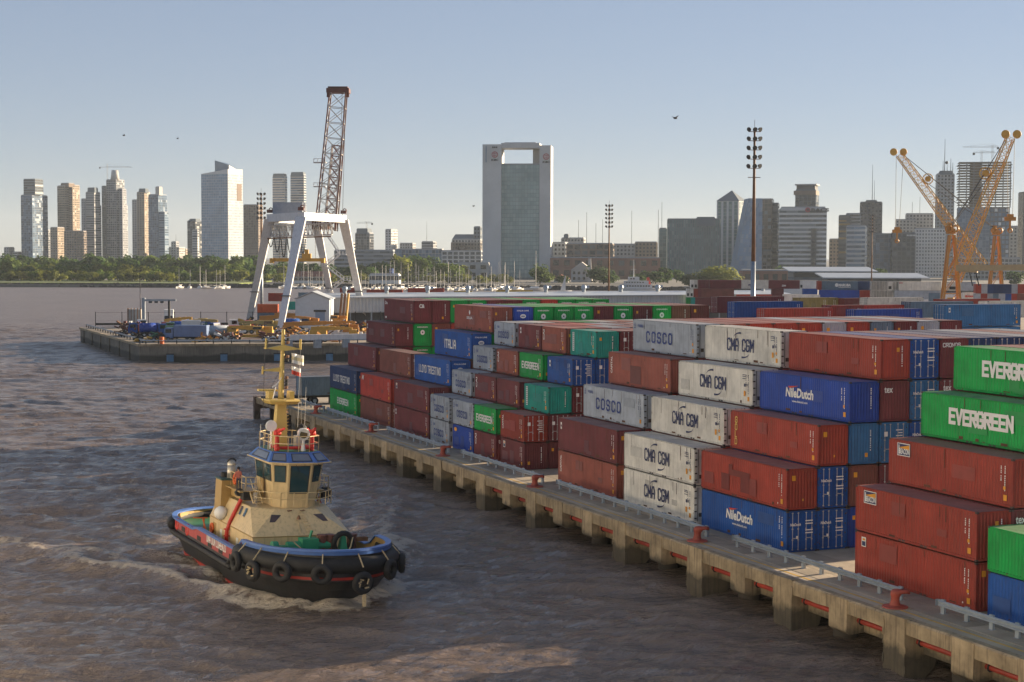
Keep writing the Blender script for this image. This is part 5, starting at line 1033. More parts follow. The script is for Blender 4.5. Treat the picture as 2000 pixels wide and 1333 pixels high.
def flood_mast(px, D, yt, label, steel, zb=DECK, lower=None):
    p = PD(px, yt, D); t = thing('floodlight_mast', label, 'floodlight mast', (p.x, p.y, zb), VIEW_RZ, 'floodlight masts of the port'); h = p.z-zb
    mb = MB(); zs = h*(lower or .0)
    if lower: mb.tube((0, 0, 0), (0, 0, zs), .52, .48, 12, 1)
    mb.tube((0, 0, zs), (0, 0, h), .42, .2, 10, 0); mb.build('pole', [m_maststeel, m_galv], t, True)
    mb = MB(); mb.tube((0, 0, h), (0, 0, h+1.6), .05, n=5); mb.build('lightning_rod', m_wire, t); r = random.Random(int(px))
    for k in range(6):
        z = h-.3-k*1.9*(h/48); w = 1.25; mb = MB(); mb.box(-w, w, -.1, .1, z-.55, z-.42); mb.box(-.12, .12, -w*.9, w*.9, z-.55, z-.42); cr = mb.build('crossarm', steel, t)
        if k > 4 and D < 500: continue
        for sx in (-1, 0, 1):
            c = Vector((sx*w*.85, -.5 if sx == 0 else r.uniform(-.2, .2), z)); d = Vector((sx*.6, -.7, -.35)).normalized(); mb = MB(); mb.tube(c-d*.28, c+d*.22, .26, .5, 10); mb.build('floodlight', m_lamp, cr)
    for k in range(8): pass
def truck(px, y, z, cabcol, bodycol, label, L=8.0, rz=0.0, body='box', bh=2.4, cab=True):
    p = PZ(px, y, z); t = thing('truck', label, 'truck', p, VIEW_RZ+rz, 'vehicles parked on the old pier'); mb = MB(); l = L/2
    mb.box(-l, l, -.45, .45, .75, 1.05); mb.build('chassis', m_dark, t)
    if cab:
        mb = MB(); c0, c1 = l-2.2, l; mb.loft([[(x, y_, zz) for x, zz in ((c0, .75), (c1, .75), (c1, 1.9), (c1-.35, 3.1), (c0, 3.1))] for y_ in (-1.2, 1.2)], 0, True, True, True); cb = mb.build('cab', cabcol, t)
        mb = MB(); mb.hexa([(c1+.0, -1.05, 1.95), (c1+.02, 1.05, 1.95), (c1-.05, 1.05, 1.95), (c1-.05, -1.05, 1.95)], [(c1-.3, -1.05, 2.95), (c1-.3, 1.05, 2.95), (c1-.4, 1.05, 2.95), (c1-.4, -1.05, 2.95)]); mb.build('windscreen', G_DARK[1], cb)
        mb = MB(); [mb.box(c0+.35, c1-.5, s*1.2-.02, s*1.2+.02, 1.95, 2.8) for s in (-1, 1)]; mb.build('side_window', G_DARK[1], cb)
    if body == 'box': mb = MB(); mb.box(-l, l-2.4, -1.22, 1.22, 1.1, 1.1+bh); mb.box(-l-.02, l-2.38, -1.26, 1.26, 1.1+bh*.45, 1.1+bh*.5); mb.build('load_box', bodycol, t)
    elif body == 'tank': mb = MB(); mb.tube((-l, 0, 2.2), (l-2.6, 0, 2.2), 1.15, n=14); [mb.torus((-l+.8+k*1.7, 0, 2.2), (1, 0, 0), 1.16, .07, 14, 5) for k in range(3)]; mb.build('tank', bodycol, t, True)
    else: mb = MB(); mb.box(-l, l-2.4, -1.22, 1.22, 1.1, 1.3); [mb.box(-l+k*1.2, -l+k*1.2+.12, -1.24, -1.16, 1.3, 1.9) for k in range(int((L-2.4)/1.2)+1)]; mb.build('flatbed', bodycol, t)
    wheels(t, [l-1.1, -l+2.2, -l+.9]); return t
def wheels(t, xs, r=.52):
    if not hasattr(wheels, 'm'):
        a = MB(); a.tube((0, -.17, 0), (0, .17, 0), r, n=14); wheels.m = a.mesh('wheel', m_tyre, True); b = MB(); b.tube((0, -.19, 0), (0, .19, 0), r*.5, n=10); wheels.h = b.mesh('hub', m_galv)
    for x in xs:
        for s in (-1, 1): w_ = link('wheel', wheels.m, t, (x, s*1.05, r)); link('hub', wheels.h, w_)
def mobile_crane(px, y, z, col, label, L=11.0, rz=0.0, boom=12.0, bang=3.0, deckcol=None):
    p = PZ(px, y, z); t = thing('mobile_crane', label, 'crane', p, VIEW_RZ+rz, 'vehicles parked on the old pier'); l = L/2; mb = MB()
    mb.box(-l, l, -1.2, 1.2, .7, 1.35); mb.loft([[(x, y_, zz) for x, zz in ((l-2.2, 1.35), (l, 1.35), (l-.1, 1.9), (l-.6, 2.5), (l-2.2, 2.5))] for y_ in (-1.15, 1.15)], 0, True, True, True); mb.build('carrier', deckcol or col, t)
    mb = MB(); mb.box(-l+.8, -l+4.6, -1.1, 1.1, 1.4, 2.4); mb.box(-l+3.0, -l+5.2, .1, 1.2, 2.4, 3.3); mb.build('superstructure', col, t)
    mb = MB(); mb.box(-l+3.3, -l+5.24, .2, 1.22, 2.55, 3.15); mb.box(l-.75, l-.02, -1, 1, 1.95, 2.4); mb.build('cab_windows', G_DARK[1], t)
    a = Vector((-l+1.0, -.4, 2.7)); d = Vector((math.cos(R(bang)), 0, math.sin(R(bang)))); mb = MB(); mb.bar(a, a+d*boom*.62, .85, .95); mb.bar(a+d*boom*.6, a+d*boom*.85, .65, .75); mb.bar(a+d*boom*.83, a+d*boom, .45, .55); mb.cbox(a+d*(boom+.2)+Vector((0, 0, -.25)), (.7, .6, .8)); mb.build('boom', col, t)
    mb = MB(); mb.tube(a+Vector((1.6, 0, -.9)), a+d*boom*.4, .16, n=8); mb.build('lift_ram', m_galv, t)
    wheels(t, [l-1.0, l-2.6, -l+1.2, -l+2.7], .52); return t
def scrap(px, y, z, label, cols, n=26, w=3.2, h=2.4, seed=1):
    r = random.Random(seed); p = PZ(px, y, z); t = thing('machine_wreck', label, 'machinery', p, VIEW_RZ, 'scrap machinery on the old pier')
    for q, c in enumerate(cols):
        mb = MB()
        for k in range(n//len(cols)):
            a = Vector((r.uniform(-w, w), r.uniform(-1.2, 1.2), r.uniform(.1, h))); b = a+Vector((r.uniform(-1.6, 1.6), r.uniform(-.8, .8), r.uniform(-.8, .8)))
            if b.z < .1: b.z = .1
            if k % 3 == 0: mb.tube(a, b, r.uniform(.12, .4), n=8)
            else: mb.bar(a, b, r.uniform(.15, .6), r.uniform(.12, .5))
        o = mb.build(['frame', 'engine', 'piping'][q % 3], c, t); o['kind'] = 'stuff'
    wheels(t, [-w*.6, w*.5], .52)
def pier_things():
    z = PIER_Z
    y_, o_, bl, gr = m_craneyel, m_craneor, CM['blue'], mat('machine_green', (.05,.16,.09), .5, .15)
    wh = mat('truck_white', (.62,.62,.60), .4, .06); ltb = mat('truck_light_blue', (.13,.20,.36), .45, .1); red_ = mat('truck_red', (.36,.03,.03), .4, .1)
    scrap(252, 656, z, 'heap of rusty engines and pipes at the left end of the vehicle row', (m_boomred, m_maststeel, CM['brown']), 36, 2.6, 3.4, 2)
    scrap(270, 652, z, 'white and blue crane wreck with bent frame beside the rusty heap', (wh, bl, m_galv), 18, 2.6, 3.2, 3)
    scrap(290, 668, z, 'yellow machine frame lying by the pier corner', (y_, m_craneyel, m_dark), 28, 3.0, 1.3, 4)
    scrap(312, 667, z, 'dark winch with weeds at the pier edge', (m_dark, gr, m_maststeel), 24, 2.0, 1.8, 5)
    truck(300, 658, z, bl, CM['cobalt'], 'blue drum truck standing among the wrecks', 6.5, R(20), 'tank')
    truck(328, 662, z, wh, gr, 'dark green flatbed beside the blue bodied truck', 6, R(190), 'box', 1.9, cab=False)
    truck(364, 667, z, ltb, ltb, 'large light blue bodied truck at the pier edge', 10, R(176), 'box', 2.6)
    truck(383, 655, z, wh, wh, 'white bodied lorry behind the light blue truck', 7, R(10), 'box', 2.6)
    truck(404, 655, z, bl, CM['navy'], 'dark blue dump truck with raised body', 7, R(-30), 'tank')
    truck(428, 664, z, wh, CM['grey'], 'white cab truck with grey tank in the middle of the pier edge', 9.5, R(186)+math.pi, 'tank')
    truck(456, 662, z, red_, red_, 'bright red truck between the white cab and the yellow crane', 5.5, R(100), 'box', 1.8)
    scrap(400, 668, z, 'orange winch drum lying before the white truck', (o_, o_, m_craneyel), 22, 1.6, 1.5, 7)
    truck(330, 637, z, wh, wh, 'white lorry facing the camera at the back of the pier', 8, R(-80), 'box', 3.4)
    more = ((262, 648, 'w', 'small white cab wreck in front of the slatted tank'), (278, 656, 'b', 'blue tractor unit with raised bonnet near the pier corner'), (300, 648, 's', 'rusty axle pile behind the drum truck'), (316, 655, 'g', 'green cab truck behind the weedy winch'), (345, 648, 'y', 'yellow loader arm behind the light blue truck'), (356, 655, 's', 'dark engine heap behind the light blue truck'), (372, 646, 'w', 'pale van body in the second row'), (395, 647, 'k', 'khaki crane boom in the second row'), (415, 650, 's', 'rusty pipe heap behind the white cab truck'), (440, 648, 'w', 'white truck cab behind the red truck'), (470, 650, 'r', 'red tank truck behind the yellow crane'), (480, 640, 's', 'pale girder heap beside the far crane leg'), (525, 660, 's', 'brown drum pile under the khaki crane'), (560, 648, 'w', 'white crane cab between the orange booms'), (575, 660, 's', 'orange block pile beside the near crane leg'), (600, 646, 'o', 'orange lattice boom lying in the second row'), (625, 656, 's', 'white and rust scrap heap below the stairs'), (655, 655, 's', 'red plate heap before the white beam'), (675, 660, 'o', 'orange boom section before the grey shed'), (700, 655, 's', 'yellow and brown scrap right of the near crane'), (386, 663, 'w', 'small white truck right of the light blue one'), (408, 661, 's', 'dark gearbox heap left of the white cab truck'), (447, 667, 's', 'white tarpaulin covered block before the red truck'), (340, 654, 'r', 'dark red truck behind the green flatbed'), (290, 655, 's', 'blue and rust wreck before the gantry arch'), (530, 667, 's', 'wheel and axle heap before the yellow crane'), (425, 655, 'g', 'dark green truck behind the white cab truck'))
    cm = dict(w=wh, b=bl, g=gr, y=y_, k=mat('crane_khaki', (.40,.30,.10), .5, .12), r=red_, o=o_); rr = random.Random(31)
    for px, y, c, lab in more:
        if c == 's': scrap(px, y, z, lab, rr.choice(((m_boomred, m_maststeel, wh), (o_, m_dark, m_craneyel), (m_maststeel, CM['brown'], m_galv))), 36, 2.6, 2.2, int(px))
        elif c in 'yko': mobile_crane(px, y, z, cm[c], lab, 8, R(rr.choice((4, 176, 183))), 6.5, rr.choice((1, 4, 8)), wh if c == 'o' else None)
        else: truck(px, y, z, cm[c], cm[rr.choice('wbgr')], lab, 6.5, R(rr.choice((8, 185, 172, 25))), rr.choice(('flat', 'tank', 'box')), 1.7)
    # steel gantry arch over the back lorry
    p = PZ(281, 646, z); t = thing('weighing_gantry', 'pale steel gantry arch with hanging lamps at the back left of the pier', 'gantry', p, VIEW_RZ); mb = MB(); mb.bar((0, 0, 0), (0, 0, 8.5), .8); mb.build('post', m_galv, t); mb = MB(); mb.bar((.4, 0, 7.9), (8.4, 0, 7.9), .5); mb.build('arm', m_galv, t); mb = MB(); mb.bar((6.6, 0, 7.9), (6.6, 0, 3.0), .5); mb.build('hanger', m_dark, t)
    mb = MB(); mb.tube((-.9, 0, 0), (-.9, 0, 14.5), .09, n=5); mb.build('whip_pole', m_wire, t)
    for k in range(3): mb = MB(); mb.cbox((1.8+1.5*k, 0, 7.4), (.9, .5, .5)); mb.build('lamp', m_lamp, t)
    p = PZ(266, 640, z); t = thing('slatted_hut', 'small round slatted tank at the back left of the pier', 'tank', p, VIEW_RZ); mb = MB(); mb.tube((0, 0, 0), (0, 0, 5.0), 2.2, n=16); mb.build('shell', CM['pale'], t)
    for k in range(16): mb = MB(); a = 2*math.pi*k/16; mb.bar((2.25*math.cos(a), 2.25*math.sin(a), 0), (2.25*math.cos(a), 2.25*math.sin(a), 5.2), .18); mb.build('slat', m_maststeel, t)
    mobile_crane(492, 665, z, y_, 'yellow mobile crane with green engine at the pier edge', 11.5, R(178), 10, 2, y_)
    mobile_crane(515, 652, z, mat('crane_khaki', (.40,.30,.10), .5, .12), 'khaki telescopic crane behind the yellow one', 11, R(182), 10, 1)
    mobile_crane(540, 640, z, o_, 'orange crane boom resting behind the white gantry leg', 11, R(4), 15, 3)
    mobile_crane(590, 655, z, m_craneor, 'orange crane with white cab under the portal crane', 11, R(3), 17, 2, wh)
    mobile_crane(640, 640, z, o_, 'long orange telescopic crane in front of the grey shed', 12, R(180), 19, 3)
    mobile_crane(650, 665, z, y_, 'low yellow boom crane near the stacked containers', 12, R(2), 9, 1)
    scrap(610, 668, z, 'rusty red engine blocks along the pier edge below the crane', (m_boomred, o_, m_maststeel), 40, 6.0, 1.8, 9)
    scrap(570, 668, z, 'brown wheel sets along the pier edge left of the engine blocks', (m_maststeel, m_dark, m_boomred), 30, 4.5, 1.4, 10)
    scrap(690, 648, z, 'tangle of white and red lattice pieces before the grey shed', (m_boomwhite, m_boomred, o_), 40, 4.5, 2.8, 11)
    a, b = PZ(545, 660, z+2.3), PZ(730, 657, z+2.3); t = thing('white_beam', 'long white steel beam on trestles across the pier', 'beam', a); mb = MB(); mb.bar((0, 0, 0), b-a, .9, 1.1); mb.build('beam', m_cranewhite, t)
    for q in (.1, .4, .7): mb = MB(); c = (b-a)*q; mb.cbox((c.x, c.y, -1.4), (1.4, 1.4, 1.8)); mb.build('trestle', m_galv, t)
    p = PZ(316, 672, z); t = thing('traffic_barrel', 'orange barrel at the pier edge', 'barrel', p); mb = MB(); mb.tube((0, 0, 0), (0, 0, 1.5), .5, .5, 12); mb.build('drum', m_orange, t); mb = MB(); mb.torus((0, 0, .75), (0, 0, 1), .5, .05, 12, 5); mb.build('hoop', m_white, t)
    # stored containers behind the crane legs
    for px0, yb, zz, col, L, end, lab in ((492, 629, 0, 'steel', L4, 'corr', 'bottom slate blue container under the orange one beside the gantry leg'), (492, 629, 1, 'orange', L4, 'door', 'orange container stacked on slate blue left of the gantry leg'), (514, 622, 2, 'red', L4, 'corr', 'red container with yellow mark on top behind the orange one'), (552, 622, 1, 'teal', L4, 'corr', 'dark teal container right of the gantry leg'), (573, 620, 1, 'maroon', L4, 'door', 'lower maroon container beside the pale gabled hut'), (573, 620, 2, 'steel', L4, 'door', 'upper slate container with pale doors beside the pale gabled hut')):
        p = PZ(px0, yb, z); D = (p-EYE).dot(FW); c = p+RTH*(L/2 if L < 8 else 4.6)+FWH*1.3; k = container(c.x, c.y, z+zz*2.62, L2 if True else L, H2, col, 'corr', None, None, lab, 'containers stored on the old pier', VIEW_RZ+math.pi/2, rods=False, ids=False)
    yl = MB()
    # sheds
    D = 452; p = PZ(577, 641, z); t = thing('gabled_hut', 'pale blue gabled steel hut with roller door behind the crane', 'hut', p, VIEW_RZ); mb = MB(); w_, he, hr = 9.2, 7.7, 9.6
    mb.loft([[(0, yy, 0), (w_, yy, 0), (w_, yy, he), (w_/2, yy, hr), (0, yy, he)] for yy in (0, 11)], 0, True, True, True); mb.build('wall', mat('hut_sheet', (.46,.52,.58), .5, .06), t)
    for s in (0, 1): mb = MB(); a = (w_/2, hr+.12); e = (-.4 if s == 0 else w_+.4, he+.0); mb.hexa([(a[0], -.4, a[1]), (a[0], 11.3, a[1]), (e[0], 11.3, e[1]), (e[0], -.4, e[1])], [(a[0], -.4, a[1]+.2), (a[0], 11.3, a[1]+.2), (e[0], 11.3, e[1]+.2), (e[0], -.4, e[1]+.2)]); mb.build('roof', m_shedroof, t)
    mb = MB(); mb.box(5.4, 8.0, -.12, 0, 0, 4.4); dd = mb.build('roller_door', mat('roller_door_blue', (.16,.24,.36), .5, .08), t); mb = MB(); mb.box(5.0, 8.3, -.35, 0, 4.4, 4.9); mb.build('door_hood', m_dark, dd)
    p = PZ(638, 642, z-.7); t = thing('long_shed', 'long low grey warehouse with roof ventilators behind the stacks', 'warehouse', (p.x, p.y, z-.7), 0); Lw, hw, dw = 150, 8.9, 22; r = random.Random(2)
    mb = MB(); mb.box(0, Lw, 5, dw, 0, hw-4.4); mb.build('lower_wall', m_sheddark, t); mb = MB(); corr(mb, (0, 0, 0), (Lw, 0, 0), None, (0, -1, 0), hw-4.6, hw-.2, 1.0, .12); mb.box(0, Lw, .2, dw, hw-4.55, hw-.25); mb.build('upper_wall', m_shed, t)
    mb = MB(); mb.loft([[(x, -.8, hw-.2), (x, dw/2, hw+.7), (x, dw+.6, hw-.2), (x, dw+.6, hw-.5), (x, dw/2, hw+.4), (x, -.8, hw-.5)] for x in (-1, Lw)], 0, True, True, True); mb.build('roof', m_shedroof, t)
    for k in range(24): mb = MB(); mb.box(.5+k*6.2, .9+k*6.2, .1, .6, 0, hw-4.6); mb.build('post', m_galv, t)
    for k in range(12):
        x = 8+k*12.5; mb = MB(); mb.tube((x, dw*.42, hw+.4), (x, dw*.42, hw+1.6), .55, n=10); mb.ball((x, dw*.42, hw+1.9), .85, 10, 6); mb.tube((x+.5, dw*.42, hw+2.0), (x+1.7, dw*.42, hw+2.1), .45, n=8); mb.build('roof_ventilator', m_galv, t)
    p = PZ(662, 640, z); t = thing('leaning_beams', 'brown steel beams leaning against the grey shed', 'beam', p, VIEW_RZ)
    for k in range(3): mb = MB(); mb.bar((k*.9, 0, 0), (k*.9+.6, 2.5, 9.2), .5); mb.build('beam', m_maststeel if k < 2 else m_craneyel, t)
    # containers beyond the shed
    for px0, px1, yt, D, col, side, lab in ((655, 707, 563, 560, 'red', None, 'red container beyond the shed roof, left of three'), (707, 795, 566, 555, 'red', None, 'red container beyond the shed roof, middle of three'), (795, 868, 563, 552, 'red', None, 'red container beyond the shed roof, right of three'), (880, 928, 569, 545, 'yellow', None, 'yellow container beyond the shed roof with dark lettering'), (966, 1044, 567, 545, 'yellow', None, 'larger yellow container beyond the shed roof with dark initial'), (1236, 1262, 569, 540, 'yellow', None, 'small yellow container behind the last ventilators')):
        a = PD(px0, yt, D); c = a+RTH*((px1-px0)/2*D/F_PX)+FWH*1.3; container(c.x, c.y, a.z-H2, L2 if (px1-px0)*D/F_PX < 9.5 else L4, H2, col, 'corr', side, None, lab, 'containers beyond the shed roof', VIEW_RZ+math.pi/2, rods=False, ids=False)
    p = PD(1005, 572, 543); mb = MB(); pl = Plane((p.x, p.y, p.z), tuple(RTH), (0, 0, 1), tuple(-FWH)); 
    # blue box on its trailer at the head of the quay
    c = container(58.6+6.1, 219.6, DECK+1.25, L4, H2, 'steel', 'door', None, None, 'slate blue container on a road trailer at the head of the quay', 'trailer load', math.pi/2, flip=True, rods=False)
    t = thing('road_trailer', 'dark flat road trailer carrying the slate blue container', 'trailer', (58.6, 219.6, DECK), 0); mb = MB(); mb.box(-5, 12.4, -1.0, 1.0, .95, 1.23); mb.build('bed', m_dark, t); wheels(t, [-3.8, -2.4, 2.0, 9.5, 10.9]); mb = MB(); mb.box(4.5, 4.8, -.8, .8, 0, .95); mb.build('landing_leg', m_dark, t)
def far_yard():
    """boxes of the yard behind the near stacks; long sides face the water end"""
    G = 'containers in the rear yard'; n = 0
    def row(px0, px1, yt, zt, col, end='corr', side=None, lab='', H=H2, below=0, mark=None):
        a = PZ(px0, yt, zt); D = (a-EYE).dot(FW); wid = (px1-px0)*D/F_PX; L = L2 if wid < 7.5 else L4
        c = Vector((a.x+L/2, a.y+CW/2, zt-H)); container(c.x, c.y, c.z, L, H, col, end, side, None, lab, G, math.pi/2, flip=True, rods=D < 300, ids=D < 300)
        for k in range(below): container(c.x, c.y, c.z-(k+1)*(H+.06), L, H, col, end, None, None, ('lower box under the ' if k == 0 else 'bottom box under the ')+lab, G, math.pi/2, flip=True, rods=False, ids=False)
    z5, z4 = 17.4, 16.5
    row(1402, 1562, 580, z5, 'maroon', 'door', None, 'long maroon container with grey doors behind the blue one')
    row(1436, 1580, 590, 16.8, 'blue', 'door', None, 'blue container with upright white panel of letters', below=1)
    a = PZ(1436, 590, 16.8); mb = MB(); pl = Plane((a.x+.8, a.y-.03, 16.8-2.5), (1, 0, 0), (0, 0, 1), (0, -1, 0)); 
    row(1494, 1620, 603, 16.0, 'scarlet', 'door', None, 'bright red container in front of the blue one', below=1)
    row(1562, 1581, 582, 16.4, 'khaki', 'corr', None, 'khaki box end right of the long maroon container'); row(1582, 1650, 582, 16.3, 'khaki', 'corr', 'small', 'khaki container with two dark emblems', below=1); row(1650, 1695, 583, 16.2, 'maroon', 'corr', None, 'short maroon container right of the khaki one')
    row(1694, 1840, 582, 16.4, 'white', 'door', None, 'long white container with doors left of the yellow crane', below=0); row(1640, 1850, 597, 16.2, 'scarlet', 'door', None, 'long red container with two sets of doors'); row(1622, 1642, 597, 16.3, 'red', 'door', None, 'dark red box end left of the long red container')
    row(1670, 1846, 605, 15.9, 'cobalt', 'door', None, 'cobalt blue container in front of the long red one', below=1); row(1778, 1930, 590, 16.7, 'steel', 'door', None, 'slate grey container behind the cobalt one')
    row(1846, 2040, 596, 17.6, 'sky_blue', 'door', 'small', 'big light blue container at the right edge', HC, 1); row(1930, 2040, 589, 17.0, 'white', 'corr', None, 'white topped box behind the big light blue container'); row(1840, 1975, 585, 16.6, 'red', 'corr', None, 'thin red box below the yellow crane column')
    # the five-high back rows
    zt = 16.5; D0 = 495
    def back(px0, px1, k, col, side=None, lab='', end='corr', D=D0, L=None):
        m = D/F_PX; a = PD(px0, 547, D); w_ = (px1-px0)*m; z1 = zt-k*2.62; c = a+RTH*(w_/2)+FWH*CW/2
        t = thing('shipping_container', lab, 'container', (c.x, c.y, z1-H2), VIEW_RZ, G); mb = MB(); mb.box(-w_/2+.05, w_/2-.05, -CW/2+.06, CW/2, .1, H2-.06); corr(mb, (-w_/2+.1, -CW/2, 0), (w_/2-.1, -CW/2, 0), None, (0, -1, 0), .15, H2-.1, .28, .04)
        mb.box(-w_/2, -w_/2+.12, -CW/2-.01, -CW/2+.1, 0, H2); mb.box(w_/2-.12, w_/2, -CW/2-.01, -CW/2+.1, 0, H2); mb.box(-w_/2, w_/2, -CW/2-.012, -CW/2+.06, 0, .14); mb.build('body', CM[col], t); mb = MB(); mb.box(-w_/2, w_/2, -CW/2-.01, CW/2, H2-.06, H2); mb.build('roof_panel', RM[col], t)
        if end == 'door' or end == 'unit':
            mb = MB()
            if end == 'door': [mb.tube((x*w_, -CW/2-.06, .1), (x*w_, -CW/2-.06, H2-.1), .05, n=5) for x in (-.36, -.14, .14, .36)]; mb.build('locking_rod', m_dark, t)['kind'] = 'stuff'
            else: mb.box(-w_*.3, w_*.25, -CW/2-.06, -CW/2, .35, 1.2); mb.build('cooling_unit', m_dark, t)
        if side:
            mb = MB(); pl = Plane((-w_/2, -CW/2-.03, 0), (1, 0, 0), (0, 0, 1), (0, -1, 0)); side(mb, pl, w_); mb.build('lettering', INK, t)['kind'] = 'stuff'
    T = lambda s, u, v, l, h, ink=WH, sh=0: (lambda mb, pl, w_: ftext(mb, pl, s, w_*u, v, w_*l, h, .05, sh, ink))
    def maruba(mb, pl, w_): ftext(mb, pl, 'MARUBA', w_*.46, 1.0, w_*.34, .8, .05, .1, WH); disc(mb, pl, w_*.41, 1.4, .5, .55, WH); rect(mb, pl, w_*.46, .7, w_*.34, .14, WH)
    def hamsud(mb, pl, w_): ftext(mb, pl, 'HAMBURG SÜD', w_*.22, .5, w_*.65, .75, .03, 0, NV); pl.k += 9; mb.add([pl.p(w_*.58, 1.7), pl.p(w_*.72, .4), pl.p(w_*.64, .4)], [(0, 1, 2)], RE)
    for i, px in enumerate((1349, 1356)): back(px, px+6.5, 0, 'white', None, f"white box end with cooling unit, {'left' if i == 0 else 'right'} of two at the back corner", 'unit')
    for i, px in enumerate((1364, 1371, 1378)): back(px, px+6.8, 0, 'maroon', None, f"maroon box end, {('left', 'middle', 'right')[i]} of three in the top back row")
    back(1386, 1448, 0, 'maroon', None, 'long maroon box right of the maroon box ends'); back(1448, 1501, 0, 'white', T('nyk', .25, .7, .25, .9, NV, .2), 'white box with dark slanted letters left of the floodlight pole'); back(1501, 1562, 0, 'maroon', T('ZIM', .42, .7, .14, .5), 'maroon box with small white letters right of the floodlight pole'); back(1562, 1569, 0, 'white', None, 'white box end with cooling unit beside the maroon lettered box', 'unit'); back(1569, 1597, 0, 'white', None, 'short white box above a blue one')
    back(1597, 1605, -.0, 'red', None, 'red box end left of the slate blue lettered box', D=482); back(1605, 1676, 0, 'steel', maruba, 'slate blue box with white lettering and round mark', D=482); back(1676, 1701, 0, 'navy', None, 'short dark blue box right of the slate blue one', D=482)
    for i in range(5): back(1702+i*10.6, 1712+i*10.6, 0, 'white', None, f"white box end with doors, {('first', 'second', 'third', 'fourth', 'fifth')[i]} of five from the left", 'unit' if i == 3 else 'door', D=478)
    back(1756, 1818, 0, 'white', T('HSUD', .0, 2.0, .12, .3, RE), 'long white box with tiny red mark left of the crane', D=477); back(1818, 1838, 0, 'white', None, 'short white box touching the yellow crane', D=477)
    for i, px in enumerate((1341, 1348)): back(px, px+6.5, 1, 'white', None, f"second tier white box end with cooling unit, {'left' if i == 0 else 'right'} of two", 'unit')
    back(1355, 1363, 1, 'red', None, 'red box end in the second tier of the back row'); back(1363, 1370, 1, 'maroon', None, 'maroon box end in the second tier of the back row'); back(1370, 1434, 1, 'brown', None, 'long brown box in the second tier under the maroon one'); back(1440, 1508, 1.15, 'scarlet', T('COSTA', .28, .1, .5, .4), 'bright red box with cut off white letters behind the floodlight pole', D=440); back(1508, 1531, 1, 'maroon', None, 'short maroon box right of the bright red lettered box'); back(1531, 1602, 1.25, 'white', hamsud, 'white box with dark lettering and red swoosh', D=450); back(1569, 1597, .9, 'blue', None, 'blue box under the short white one', D=488); back(1602, 1700, 1, 'cobalt', None, 'long cobalt box under the slate blue lettered one', D=481); back(1680, 1702, 1, 'red', None, 'short red box under the short dark blue one', D=480)
    for i in range(4): back(1702+i*10.6, 1712+i*10.6, 1, 'white', None, f"lower white box end with doors, {('first', 'second', 'third', 'fourth')[i]} of four from the left", 'door', D=478)
    back(1748, 1838, 1, 'grey', None, 'long grey box under the long white one', D=477); back(1818, 1836, 1.2, 'steel', None, 'short slate box beside the yellow crane foot', D=470)
    for i, (px, col) in enumerate(((1341, 'green'), (1350, 'teal'), (1358, 'maroon'), (1366, 'maroon'), (1374, 'maroon'))): back(px, px+8, 2, col, None, f"{NAMES[col]} box end in the third tier of the back row, {('first', 'second', 'third', 'fourth', 'fifth')[i]} from the left")
    back(1382, 1402, 2, 'maroon', None, 'maroon box in the third tier left of the grey doors')
    # the right-hand block by the second crane
    tb = ((1906, 1917, 'red'), (1917, 1929, 'grey'), (1929, 1941, 'navy'), (1941, 1976, 'navy'), (1976, 1988, 'grey'), (1988, 2004, 'red')); bb = ((1906, 1916, 'grey'), (1916, 1929, 'red'), (1929, 1940, 'grey'), (1940, 1951, 'steel'), (1951, 1964, 'grey'), (1964, 1976, 'blue'), (1976, 1987, 'red'), (1987, 2004, 'brown'))
    od = ('first', 'second', 'third', 'fourth', 'fifth', 'sixth', 'seventh', 'eighth')
    for i, (a, b, col) in enumerate(tb): back(a, b, .12, col, None, f"{NAMES[col]} box in the upper tier by the second yellow crane, {od[i]} from the left", D=455)
    for i, (a, b, col) in enumerate(bb): back(a, b, 1.13, col, None, f"{NAMES[col]} box in the lower tier by the second yellow crane, {od[i]} from the left", D=455)
    for i, (a, b, yy) in enumerate(((1850, 1872, 0), (1878, 1906, 0))): back(a, b, yy, 'grey' if i else 'white', None, ('grey box' if i else 'white box end with cooling unit')+' between the two yellow cranes', 'corr' if i else 'unit', D=474)
    back(1884, 1906, 1.1, 'white', T('SEAMAN', .05, 1.2, .9, .6, RE), 'white box with red lettering between the yellow cranes', D=465)
